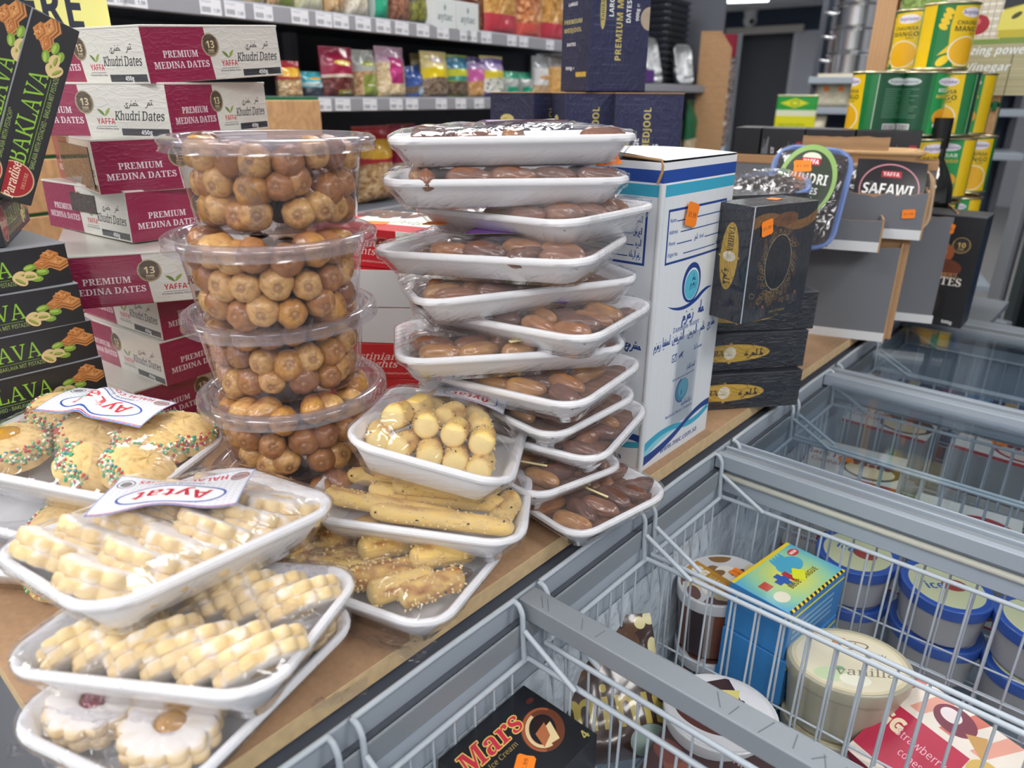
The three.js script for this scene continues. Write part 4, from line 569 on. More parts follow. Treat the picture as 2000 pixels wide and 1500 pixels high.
// a pack by its photographed left and right edge and its top, standing at depth z behind the rail
function shelfPack(kind, label, x0, x1, ytop, base, z = -0.06, th = 0.05, lean = 0, roll = 0, minH = 0) {
  const zz = -z, [a] = onG(x0, 200, zz), [b] = onG(x1, 200, zz), h = minH || max(0.06, onG((x0 + x1) / 2, ytop, zz)[1] - base), w = b - a;
  const p = gpos((a + b) / 2, base, z), m = solo('snack_pack', bagGeo(+w.toFixed(3), +h.toFixed(3), th), PK[kind], label, 'food pack', base === S2 + 0.02 ? 'packs on the middle shelf' : 'packs on the top shelf');
  m.position.set(...p); m.rotation.order = 'YXZ'; m.rotation.set(lean, GYAW, roll); return m;
}
{
  const m = S2 + 0.02;
  shelfPack('redYellow', 'orange and brown dried fruit bag half hidden behind the top white dates carton', 545, 590, 120, m, -0.05);
  shelfPack('tealCarton', 'small teal topped dark pack at the left end of the middle shelf', 590, 632, 140, m, -0.06, 0.04);
  shelfPack('crimson', 'crimson bag of dark red beans with a yellow logo on the middle shelf', 629, 692, 92, m, -0.05, 0.06);
  shelfPack('green', 'clear nut bag with an olive green label beside the crimson bean bag', 688, 737, 98, m, -0.06, 0.05);
  shelfPack('clearNut', 'pale pink clear bag mostly hidden behind the magenta labelled nut bag', 722, 760, 98, m, -0.14, 0.05);
  shelfPack('pink', 'clear bag of pale nuts with a magenta label on the middle shelf', 735, 790, 92, m, -0.05, 0.06);
  shelfPack('blue', 'blue bag slumped sideways between the magenta nut bag and the yellow bags', 790, 832, 128, m, -0.07, 0.05, 0, 0.12);
  shelfPack('yellow', 'cream and yellow seed bag standing behind its twin on the middle shelf', 806, 845, 104, m, -0.14, 0.05, 0, 0.05);
  shelfPack('yellow', 'cream and yellow seed bag at the front of the middle shelf', 822, 872, 101, m, -0.05, 0.06);
  shelfPack('teal', 'blue green and yellow banded bag on the middle shelf', 868, 913, 108, m, -0.06, 0.05);
  shelfPack('purple', 'dark purple and pink bag of golden snacks on the middle shelf', 905, 948, 112, m, -0.06, 0.05);
  shelfPack('violet', 'lilac and yellow banded bag with a pale window on the middle shelf', 936, 980, 110, m, -0.05, 0.06);
  shelfPack('mint', 'narrow clear bag with teal green label beside the lilac banded bag', 980, 1008, 140, m, -0.05, 0.05);
  shelfPack('mint', 'wider teal green labelled bag beside the white labelled bag', 1008, 1040, 142, m, -0.07, 0.05);
  shelfPack('white', 'clear bag with a plain white label next to the dark blue carton', 1036, 1068, 110, m, -0.05, 0.05);
  shelfPack('orange', 'clear bag of orange lentils half behind the dark blue upright carton', 1062, 1100, 106, m, -0.06, 0.05);
  const t = S1 + 0.02, H = 0.24;
  const up = (k, l, a, b, z = -0.05, th = 0.05) => shelfPack(k, l, a, b, 0, t, z, th, 0, 0, H);
  up('clearNut', 'pink tinted clear nut bag at the far left of the top shelf', 300, 352); up('green', 'greyish bag with olive label on the top shelf above the white carton', 356, 398); up('clearNut', 'pink tinted bag on the top shelf left of the pale gap', 402, 452);
  up('pink', 'pale nut bag with magenta label on the top shelf', 498, 534); up('green', 'wide clear bag with green stripe in the middle of the top shelf', 540, 592); up('lime', 'lime topped clear bag beside the white paper bag on the top shelf', 592, 644);
  up('white', 'white paper bag on the top shelf left of the bright green bag', 646, 682); up('greenTop', 'bright green bag with a round window of pale nuts on the top shelf', 684, 728); up('mint', 'bag with teal lower label on the top shelf', 730, 764);
  up('brown', 'brown bag of dark seeds on the top shelf', 766, 804); up('dark', 'dark grey bag with yellow green stripe on the top shelf', 802, 844); up('lime', 'lime green bag behind the small white cartons', 842, 884, -0.13);
  up('crimson', 'crimson bag behind the small white cartons on the top shelf', 882, 934, -0.13); up('brown', 'brown bag between the crimson bag and the pasta bags', 930, 960, -0.13);
  up('pasta', 'red based bag of golden noodles on the top shelf', 944, 1006); up('rose', 'orange red bag of fried strips on the top shelf', 1004, 1052); up('pasta', 'golden pasta bag next to the dark blue upright carton on the top shelf', 1048, 1096, -0.07);
  // two small white cartons
  const cartArt = artMat(art(160, 120, (x, w, h) => { fillR(x, '#dfe7e8', 0, 0, w, h); txt(x, 'aytac', w / 2, h * 0.62, 40, '#5f7078', { font: 'serif', bold: 1 }); ell(x, w / 2, h * 0.3, 7, 12, '#7f8e94'); }));
  const wh = M.whiteCard;
  for (const [a, b, l] of [[848, 891, 'small white carton with grey script, left of two at the front of the top shelf'], [893, 935, 'small white carton with grey script, right of two at the front of the top shelf']]) {
    const [s0] = onG(a, 50), [s1] = onG(b, 50), c = solo('small_carton', cbox(s1 - s0, 0.075, 0.08), [wh, wh, wh, wh, cartArt, wh], l, 'carton', 'white cartons on the top shelf'); c.position.set(...gpos((s0 + s1) / 2, S1 + 0.019, -0.04)); c.rotation.y = GYAW;
  }
  // lower shelf: a red bag and a nut bag seen between tub and tray
  const low = (k, l, a, b, yt, z) => { const zz = -z, [s0] = onG(a, 260, zz), [s1] = onG(b, 260, zz), top = onG((a + b) / 2, yt, zz)[1]; const q = solo('snack_pack', bagGeo(+(s1 - s0).toFixed(3), +(top - S3 - 0.02).toFixed(3), 0.08), PK[k], l, 'food pack', 'packs on the lower shelf'); q.position.set(...gpos((s0 + s1) / 2, S3 + 0.012, z)); q.rotation.y = GYAW; };
  low('redYellow', 'red and yellow bag lying low behind the clear date tubs', 686, 760, 240, -0.1); low('crimson', 'crimson bag on the lower shelf behind the top foam tray', 756, 810, 236, -0.12); low('rose', 'orange brown bag on the lower shelf beside the dark cartons', 1000, 1022, 222, -0.08);
  // second bay: foil trays, a dark wrapped stack, purple box, green bags
  const foilPos = (px, w, h, l, lean, yaw) => { const [s] = onG(px, 120, 0.02), g = trayGeo(w, h, 0.045, 0.03, 0.018); const o = solo('foil_tray', g, M.foil, l, 'foil tray', 'foil trays on the shelf'); o.position.set(...gpos(s, B2A + 0.01 + h / 2, -0.06)); o.rotation.order = 'YXZ'; o.rotation.set(PI / 2 - 0.25, GYAW + yaw, 0); return o; };
  foilPos(1292, 0.2, 0.2, 'square silver foil tray standing on edge beside the dark blue carton', 0, 0.1); foilPos(1352, 0.12, 0.19, 'narrow silver foil tray at the right end of the shelf', 0, -0.4);
  const st = thing('wrapped_stack', 'tall dark stack of shiny trays wrapped in film beside the upright dark carton', 'stack', null, gpos(onG(1300, 60, 0.2)[0], B2A + 0.012, -0.22), GYAW / D2R);
  for (let i = 0; i < 13; i++) part(st, 'tray', at(trayGeo(0.3, 0.2, 0.03, 0.03, 0.015), 0, 0.03 + i * 0.03, 0), phys({ color: lin(0.08, 0.09, 0.11), metalness: 0.6, roughness: 0.25 }));
  const pb = solo('purple_box', boxG(0.12, 0.05, 0.1), plain('#5a3480'), 'purple box low on the shelf behind the foil trays', 'box'); pb.position.set(...gpos(onG(1252, 145, 0.04)[0], B2A + 0.012, -0.05)); pb.rotation.y = GYAW;
  const gb = bagMat(packArt({ top: '#1f6b45', win: [0.7, 1], fill: ['#d8c4a4', '#c4ae8c', '#e6d6bc'], dip: 0.1, label: [0.5, 0.5, 0.4, 0.14, '#7da88a'] }));
  [[1318, 'left of two green bags on the low shelf behind the white water carton', 0.18], [1356, 'right of two green bags on the low shelf behind the white water carton', 0.2]].forEach(([px, l, w]) => { const [s] = onG(px, 230, 0.05), q = solo('snack_pack', bagGeo(w, 0.29, 0.08), gb, l, 'food pack', 'green bags'); q.position.set(...gpos(s, S3 - 0.008, -0.06)); q.rotation.y = GYAW; });
  const bl = solo('snack_pack', bagGeo(0.12, 0.26, 0.08), bagMat(packArt({ top: '#6a72c8', bands: [['#a8b0e6', 0.3, 0.5]] })), 'blue bag peeping out beside the dark blue cartons', 'food pack'); bl.position.set(...gpos(onG(1302, 230, -0.02)[0], S3 - 0.008, -0.08)); bl.rotation.y = GYAW;
  // brown card standing against the end of the shelves
  const e = onG(1376, 160), cb = thing('cardboard_sheet', 'tall plain brown cardboard sheet standing at the end of the shelves', 'cardboard', null, gpos(2.12, 0, 0.03), GYAW / D2R - 68);
  const sh = new THREE.Shape(); sh.moveTo(-0.08, 0); sh.lineTo(0.08, 0); sh.lineTo(0.08, 1.56); sh.lineTo(0.02, 1.64); sh.lineTo(-0.08, 1.64); const bg = new THREE.ExtrudeGeometry(sh, { depth: 0.006, bevelEnabled: false }); part(cb, 'sheet', bg, M.cardboard);
  // plain tan wood lining at the near end, behind the boxes
  const sw = thing('slat_board', 'pale wood slatted board with green grooves behind the stacked date cartons', 'slat board', null, gpos(-1.05, 0, 0.03), GYAW / D2R);
  for (let i = 0; i < 13; i++) { const b = part(sw, 'slat', boxG(0.9, 0.088, 0.016, 0.002), M.slat, [0, 0.1 + i * 0.094 - 0.0, 0]); part(sw, 'groove_strip', boxG(0.9, 0.008, 0.01), M.green, [0, 0.1 + i * 0.094 + 0.087, -0.001]); }
  part(sw, 'frame', boxG(0.9, 0.1, 0.016), M.slat, [0, 0, 0]);
  // hanging sign
  const hp = atD(8, -62, 1.12), sg = thing('hanging_sign', 'yellow card sign with large dark letters hanging at the top left corner', 'sign', null, hp, YAW / D2R + 26, 0, 0);
  part(sg, 'card', cbox(0.2, 0.14, 0.002, 0.0005), [plain('#d8d488'), plain('#d8d488'), plain('#d8d488'), plain('#d8d488'), std({ map: hereArt, roughness: 0.5 }), plain('#d8d488')], [0, -0.07, 0]);
  for (const s of [-0.06, 0.06]) rod(sg, 'cord', M.shelf, [s, 0.07, 0], [s, CEIL - hp.y, 0], 0.0008);
}
// ---------------------------------------------------------------- wooden board over the freezer's back rim
{
  const t = thing('wooden_board', 'long brown fibreboard counter with a pale sawn front edge beside the freezers', 'counter', null, [0, 0, 0]);
  const x0 = -1.25, x1 = -0.358, z0 = -1.72, z1 = -0.063, g = cbox(x1 - x0, 0.017, z1 - z0, 0.0008);
  const uv = g.attributes.uv, p = g.attributes.position; for (let i = 0; i < uv.count; i++) { const f = (i / 16) | 0; uv.setXY(i, f === 2 || f === 3 ? p.getX(i) * 2 : p.getZ(i) * 2 + p.getX(i) * 2, f === 2 || f === 3 ? p.getZ(i) * 2 : p.getY(i) * 2 + 0.3); }
  part(t, 'board', g, [M.woodEdge, M.woodEdge, M.wood, M.wood, M.woodEdge, M.woodEdge], [(x0 + x1) / 2, BT - 0.017, (z0 + z1) / 2]);
  part(t, 'support_panel', boxG(x1 - x0 - 0.12, BT - 0.02, 0.02), M.greyCard, [(x0 + x1) / 2 - 0.06, 0, z1 - 0.04]);
  part(t, 'support_panel', boxG(x1 - x0 - 0.12, BT - 0.02, 0.02), M.greyCard, [(x0 + x1) / 2 - 0.06, 0, z0 + 0.04]);
}
// heading helpers: right-face direction turned phi degrees away from square-on
function cornerPose(px, py, D, phi, size) {
  const P = atD(px, py, D), h = V(P.x, 0, P.z).normalize(), r = V(-h.z, 0, h.x), c = cos(phi * D2R), s = sin(phi * D2R);
  const u = r.clone().multiplyScalar(c).addScaledVector(h, s), v = r.clone().multiplyScalar(-s).addScaledVector(h, c);
  return { P, u, v, center: P.clone().addScaledVector(u, size[0] / 2).addScaledVector(v, size[1] / 2), yaw: Math.atan2(-u.z, u.x) / D2R };
}
// ---------------------------------------------------------------- white and maroon date cartons
{
  const side = wrapped(yaffaArt, { bumpScale: 0.0007 }), topM = wrapped(yaffaTopArt), mats = [side, side, topM, M.creamCard, side, side];
  const h = 0.0585, G = cbox(0.2, h, 0.2, 0.0012);
  const rows = [   // corner px, py(bottom), phi, tilt x, tilt z, label
    [291, 144, 37, 0, 4.0, 'topmost maroon and cream date carton, tilted with a corner towards us'],
    [336, 257, 52, 0, 1.0, 'second date carton from the top, its cream script face square to us'],
    [194, 367, 12, 0, 0.5, 'third date carton from the top, with a dark film window at its end'],
    [257, 465, 27, 0, -1.5, 'fourth date carton from the top, film wrapped and jutting to the left'],
    [105, 532, -6, 0, -1.0, 'fifth date carton from the top, long face with maroon panel, badge and red name'],
    [318, 658, 27, 0, 0, 'sixth date carton from the top, cream face left of the second tub'],
    [325, 745, 27, 0, 0.6, 'seventh date carton from the top, beside the third tub'],
    [277, 838, 26, 0, 0.3, 'lowest date carton of the maroon and cream stack, behind the sprinkle biscuits'],
  ];
  const cx = -0.975, cz = -0.37;
  rows.forEach(([px, py, phi, tx, tz, label], i) => {
    const c = cornerPose(px, py, i === 4 ? 0.9 : 0.94, phi, [0.2, 0.2]);
    const t = thing('date_carton', label, 'carton', 'maroon and cream date cartons', [c.center.x, BT + (7 - i) * (h + 0.0004) + (i === 0 ? 0.003 : 0), c.center.z], c.yaw, tx, tz);
    part(t, 'carton', G, mats);
    part(t, 'lid_edge', boxG(0.2012, 0.0025, 0.2012, 0.0008), M.creamCard, [0, h - 0.0022, 0]);
    if (i === 2) { part(t, 'window', boxG(0.002, 0.045, 0.15, 0.0006), phys({ color: lin(0.06, 0.05, 0.06), roughness: 0.15, clearcoat: 1, bumpMap: wrinkleTex, bumpScale: 0.004 }), [-0.1, 0.005, 0.01], 'dark film window'); }
    if (i === 3) { part(t, 'window', boxG(0.002, 0.022, 0.06, 0.0006), phys({ color: lin(0.1, 0.09, 0.1), roughness: 0.15, clearcoat: 1, bumpMap: wrinkleTex, bumpScale: 0.004 }), [-0.1, 0.026, 0.0], 'dark film window'); }
  });
}
// ---------------------------------------------------------------- black baklava boxes
{
  const face = artMat(baklavaArt, { clearcoat: 0.3 }), k = phys({ color: lin(0.02, 0.021, 0.024), roughness: 0.4, clearcoat: 0.25, clearcoatRoughness: 0.3 }), greyTop = phys({ color: lin(0.06, 0.065, 0.075), roughness: 0.3, clearcoat: 0.4 });
  const w = 0.165, h = 0.038, d = 0.105, G = cbox(w, h, d, 0.0008), mats = [k, k, greyTop, k, face, k];
  const make = (label, pos, yaw, tx = 0, tz = 0) => { const t = thing('baklava_box', label, 'sweet box', 'black baklava boxes', pos, yaw, tx, tz); part(t, 'carton', G, mats); part(t, 'lid_edge', boxG(w + 0.001, 0.0012, d + 0.001, 0.0004), plain('#8f939a', { roughness: 0.4 }), [0, h - 0.0008, 0], 'pale lid edge'); return t; };
  const names = ['topmost of the lying black baklava boxes, under the leaning pair', 'second black baklava box down in the lying stack', 'third black baklava box down in the lying stack', 'fourth black baklava box down, ending just above the sprinkle biscuits', 'fifth black baklava box down, mostly hidden by the sprinkle biscuits', 'second lowest black baklava box, hidden behind the sprinkle biscuits', 'lowest black baklava box resting on the wooden board'];
  const ends = [[124.6, 476.7], [152.5, 554], [177, 628], [197, 694], [200, 770], [204, 840], [208, 900]];
  ends.forEach(([px, py], i) => { const P = atD(px, py, 0.8), y = BT + (6 - i) * 0.0382; make(names[i], [P.x - d / 2, y, P.z + w / 2], 90 + [2, -1, 1, 0, 1, 0, 0][i]); });
  const top = BT + 7 * 0.0382 + 0.001;
  // one lying across the stack, its printed side turned away to the right
  const c = cornerPose(14, 495, 0.80, 80, [w, d]); make('black baklava box lying across the top of the stack with its red oval towards us', [c.center.x, top, c.center.z], c.yaw);
  // two standing on end, leaning to the right
  const lean = (px0, py0, px1, py1, D, label, yawAdd) => {
    const a = atD(px0, py0, D), b = atD(px1, py1, D + 0.02), up = b.clone().sub(a).normalize(), view = a.clone().sub(camera.position).normalize();
    const zAx = view.clone().negate().addScaledVector(up, view.dot(up)).normalize().applyAxisAngle(up, yawAdd * D2R), yAx = V(0, 0, 0).crossVectors(zAx, up).normalize();
    const t = make(label, [0, 0, 0], 0); const m = new THREE.Matrix4().makeBasis(up, yAx, zAx);
    t.quaternion.setFromRotationMatrix(m); t.position.copy(a.clone().addScaledVector(up, w / 2).addScaledVector(yAx, -h / 2).addScaledVector(zAx, -d / 2)); return t;
  };
  lean(14, 388, 100, 78, 0.80, 'right one of two black baklava boxes standing on end and leaning over', 12);
  lean(-50, 366, 32, 44, 0.795, 'left one of two black baklava boxes standing on end, cut by the photo edge', 12);
}
// ---------------------------------------------------------------- red and white date boxes behind the tubs
{
  const face = artMat(delightArt), top = artMat(delightTopArt), w = M.whiteCard, r = artMat(delightArt), G = cbox(0.2, 0.0485, 0.14, 0.001);
  const put = (i, dx, yaw, mats, label) => { const q = atD(806, 600, 0.97), t = thing('date_gift_box', label, 'carton', 'red and white date boxes behind the tubs', [q.x + dx * cos(YAW), BT + i * 0.049, q.z - dx * sin(YAW)], YAW / D2R + yaw); part(t, 'carton', G, mats); if (i === 4) sticker(t, [-0.03, 0.0487, 0.03], [-PI / 2, 0, 0.2], 0.03); return t; };
  const red = [w, face, top, w, face, w], white = [w, w, top, w, w, w];
  put(0, 0.0, -8, red, 'lowest red date gift box behind the tubs, flat on the board'); put(1, -0.004, -2, red, 'red date gift box with pale handwriting, second from the bottom behind the tubs'); put(2, 0.0, -5, white, 'white sided date gift box in the middle of the pile behind the tubs'); put(3, -0.02, -3, white, 'white date gift box second from the top of the pile behind the tubs'); put(4, 0.0, -24, red, 'red date gift box with gold badge, topmost of the pile behind the tubs');
}
// ---------------------------------------------------------------- white water carton
{
  const P0 = onY(1249.6, 923, BT), w = 0.157, h = 0.34, f = std({ map: zamzamArt, roughness: 0.55 }), c = M.whiteCard;
  const t = thing('water_carton', 'tall white water carton with blue and turquoise bands and a blue drop emblem', 'carton', null, [P0.x - w / 2, BT, P0.z - w / 2], 0);
  // slightly bulged sides
  const g = (() => { const parts = []; const face = (rot, bulge) => { const s = surf(14, 20, (u, v) => { const b = bulge * sin(u * PI) * sin(v * PI); return [(u - 0.5) * w, v * h, w / 2 + b, u, v]; }); s.rotateY(rot); return s; }; return [face(PI / 2, 0.003), face(0, 0.004), face(PI, 0.002), face(-PI / 2, 0.002)]; })();
  part(t, 'front_panel', g[0], f); part(t, 'side_panel', g[1], f); part(t, 'side_panel', g[2], c); part(t, 'back_panel', g[3], c);
  part(t, 'bottom', boxG(w - 0.001, 0.003, w - 0.001), c);
  // top flaps: the longer one folded over with a raised cut edge
  const flap = surf(18, 8, (u, v) => { const x = (u - 0.5) * w, z = (v - 0.5) * w; return [x, h + 0.002 + 0.006 * sin(u * PI) * (0.4 + 0.6 * v), z, u, v]; }); flap.index.array.reverse(); flap.computeVertexNormals();
  part(t, 'top_flap', flap, std({ color: lin(0.74, 0.76, 0.78), roughness: 0.6, side: THREE.DoubleSide }));
  part(t, 'top_flap', at(boxG(w - 0.004, 0.003, w * 0.5), 0, h - 0.004, -w * 0.2), c);
  const edge = []; for (let i = 0; i <= 10; i++) edge.push([-w / 2 + i / 10 * w * 0.98, h + 0.0015 + 0.004 * sin(i / 10 * PI), w / 2 - 0.001]); edge.push([w / 2 - 0.002, h - 0.008, w / 2], [w / 2 - 0.006, h - 0.02, w / 2 + 0.001]);
  part(t, 'cut_edge', tube(edge, 0.0016, 30, 6), M.cardboard, null, 'rough brown cut edge of the flap');
  part(t, 'corner_crease', at(new THREE.CylinderGeometry(0.0035, 0.0035, h * 0.94, 10), w / 2 - 0.0015, h * 0.47, w / 2 - 0.0015), std({ color: lin(0.68, 0.7, 0.72), roughness: 0.7 }));
  sticker(t, [w / 2 + 0.0042, 0.285, 0.022], [0, PI / 2, -0.25], 0.025).scale.y = 0.034; 
  const tape = part(t, 'clear_tape', at(new THREE.PlaneGeometry(0.05, 0.11), 0, 0, 0), phys({ color: 0xdfe3e8, transmission: 0.95, thickness: 0, roughness: 0.1 }), [w / 2 + 0.0048, 0.095, 0.0]); tape.rotation.y = PI / 2;
}
// ---------------------------------------------------------------- dark blue date cartons
{
  const f = std({ map: medjoolArt, roughness: 0.6, bumpMap: wrinkleTex, bumpScale: 0.0015 }), s = std({ map: medjoolSideArt, roughness: 0.6, bumpMap: wrinkleTex, bumpScale: 0.002 }), k = plain('#2a2d4a'), G = cbox(0.105, 0.2, 0.09, 0.0015);
  const mk = (px, py, D, phi, y, label, tz = 0) => { const c = cornerPose(px, py, D, phi, [0.105, 0.09]); const t = thing('date_carton_dark', label, 'carton', 'dark blue upright date cartons', [c.center.x, y, c.center.z], c.yaw, 0, tz); part(t, 'carton', G, [f, s, k, k, f, k]); part(t, 'torn_lid', boxG(0.106, 0.0015, 0.091, 0.0005), M.cardboard, [0, 0.2, 0]); return t; };
  const y1 = BT, y2 = BT + 0.203, y3 = BT + 0.406;
  mk(1148, 176, 1.2, 30, y3, 'dark blue upright date carton standing alone on top of the other three', 0); 
  mk(1043, 185, 1.25, 55, y2, 'dark blue date carton at the left of the lower row'); mk(1104, 185, 1.2, 14, y2, 'dark blue date carton in the middle of the lower row'); mk(1203, 180, 1.19, 8, y2, 'dark blue date carton at the right of the lower row with a tan thumb notch');
  mk(1104, 430, 1.2, 14, y1, 'dark blue date carton under the middle of the row, hidden behind the foam trays'); mk(1203, 430, 1.19, 8, y1, 'dark blue date carton under the right of the row, hidden behind the water carton'); mk(1043, 430, 1.25, 55, y1, 'dark blue date carton under the left of the row, hidden behind the foam trays');
}
// ---------------------------------------------------------------- black and gold date boxes
{
  const side = wrapped(tahiraSideArt, { bumpScale: 0.002 }), top = wrapped(tahiraTopArt, { bumpScale: 0.0012 }), k = phys({ color: lin(0.018, 0.02, 0.026), roughness: 0.35, clearcoat: 0.9, clearcoatRoughness: 0.1, bumpMap: wrinkleTex, bumpScale: 0.003 });
  const L = 0.2, h = 0.052, G = cbox(L, h, L, 0.001), mats = [side, side, k, k, side, k];
  const fr = onY(1557, 791, BT), fl = onY(1440, 798.5, BT), dir = fr.clone().sub(fl).normalize(), yaw = Math.atan2(-dir.z, dir.x), nrm = V(-dir.z, 0, dir.x).multiplyScalar(-1);
  const face = V(sin(yaw), 0, cos(yaw));     // the printed side looks this way
  [['lowest of three lying black boxes with a gold oval, on the board', 0, 0, 0], ['middle one of three lying black boxes with a gold oval', 0.006, 0.012, 1], ['topmost of three lying black boxes with a gold oval, under the upright box', 0.018, 0.02, -1]].forEach(([label, dx, dz, dy], i) => {
    const c = fr.clone().addScaledVector(dir, -L / 2 + dx).addScaledVector(face, -L / 2 - dz);
    const t = thing('gift_date_box', label, 'date box', 'black and gold date boxes', [c.x, BT + i * (h + 0.0006), c.z], yaw / D2R + dy); part(t, 'carton', G, mats); part(t, 'lid_edge', boxG(L + 0.001, 0.001, L + 0.001, 0.0004), plain('#4a4e58', { roughness: 0.35 }), [0, h - 0.001, 0]);
  });
  // another pile just behind to the right
  for (let i = 0; i < 3; i++) { const c = fr.clone().addScaledVector(dir, 0.012 - L / 2).addScaledVector(face, -L * 1.5 - 0.05); const t = thing('gift_date_box', ['lowest', 'middle', 'topmost'][i] + ' black date box of the pile half hidden behind the lying gold oval boxes', 'date box', 'black date boxes behind', [c.x, BT + i * 0.0526, c.z], yaw / D2R + 4); part(t, 'carton', G, mats); }
  // upright box standing on edge
  const y0 = BT + 3 * (h + 0.0006) + 0.001, a = onY(1445, 636, y0), D = Math.hypot(a.x, a.z), UL = 0.112, UH = 0.131, u = cornerPose(1445, 636, D, 52, [UL, h]);
  const t = thing('gift_date_box', 'large black window box with gold ornament standing upright on the lying boxes', 'date box', 'black and gold date boxes', [u.P.x, u.P.y, u.P.z], u.yaw);
  t.position.y = y0 + 0.001;
  const GU = cbox(UL, UH, h, 0.001), up = part(t, 'carton', GU, [k, side, k, k, top, k], [UL / 2, 0, -h / 2]);
  // gold oval runs down the narrow side
  const uvA = GU.attributes.uv; for (let i = 16; i < 32; i++) { const a0 = uvA.getX(i), b0 = uvA.getY(i); uvA.setXY(i, 1 - b0, a0); }
  part(t, 'edge_seam', boxG(0.0012, UH * 0.99, 0.0012, 0.0004), plain('#b8bcc4', { roughness: 0.3 }), [0.0004, 0.001, 0.0004]);
  sticker(t, [0.024, 0.107, 0.0008], [0, 0, 0.2], 0.019).scale.y = 0.024; sticker(t, [0.07, UH + 0.0004, -0.03], [-PI / 2, 0, 0.3], 0.018);
  // flat wrapped black boxes behind the upright one, carrying the blue trays
  const b = atD(1448, 400, 1.16); for (let i = 0; i < 6; i++) { const tt = thing('gift_date_box', ['lowest', 'second', 'third', 'fourth', 'fifth', 'topmost'][i] + ' flat black date box of the pile behind the upright window box', 'date box', 'black date boxes behind the upright one', [b.x - 0.005 * (i % 2), BT + i * 0.0455, b.z], yaw / D2R + 6 + (i % 2) * 3); const m = part(tt, 'carton', cbox(0.13, 0.045, 0.14, 0.001), [k, k, k, k, side, k]); }
}
// ---------------------------------------------------------------- grey cartons with wrapped date trays
const glossyDates = phys({ color: lin(0.05, 0.028, 0.026), roughness: 0.3, clearcoat: 1, clearcoatRoughness: 0.05, bumpMap: wrinkleTex, bumpScale: 0.02 });
function datePack(label, pos, yaw, tx, tz, L, W, H, trayMat, labelMat, trayName) {
  const t = thing('date_tray_pack', label, 'date pack', 'wrapped date trays in the grey cartons', pos, yaw, tx, tz);
  part(t, 'tray', trayGeo(L, W, H, 0.035, 0.014), trayMat);
  const heap = surf(40, 28, (u, v) => { const a = u * 2 - 1, b = 1 - v * 2, e = 1 - pow(max(abs(a), abs(b)), 3), c = abs(sin(a * 9 + b * 4)) * abs(sin(b * 8 - a * 3)); return [a * (L / 2 - 0.009), -0.003 + e * (0.011 + 0.008 * c), b * (W / 2 - 0.009), u * 2, v * 2]; });
  part(t, 'dates', heap, glossyDates);
  part(t, 'film', filmTop(L, W, 0.023, L * 31 + pos[0] * 7, 0.035), M.film);
  if (labelMat) { const lb = surf(14, 14, (u, v) => { const a = u * 2 - 1, b = 1 - v * 2; return [a * L * 0.36, 0.0262 - 0.004 * (a * a + b * b), b * W * 0.36 - W * 0.1, u, v]; }); part(t, 'label', lb, labelMat); }
  return t;
}
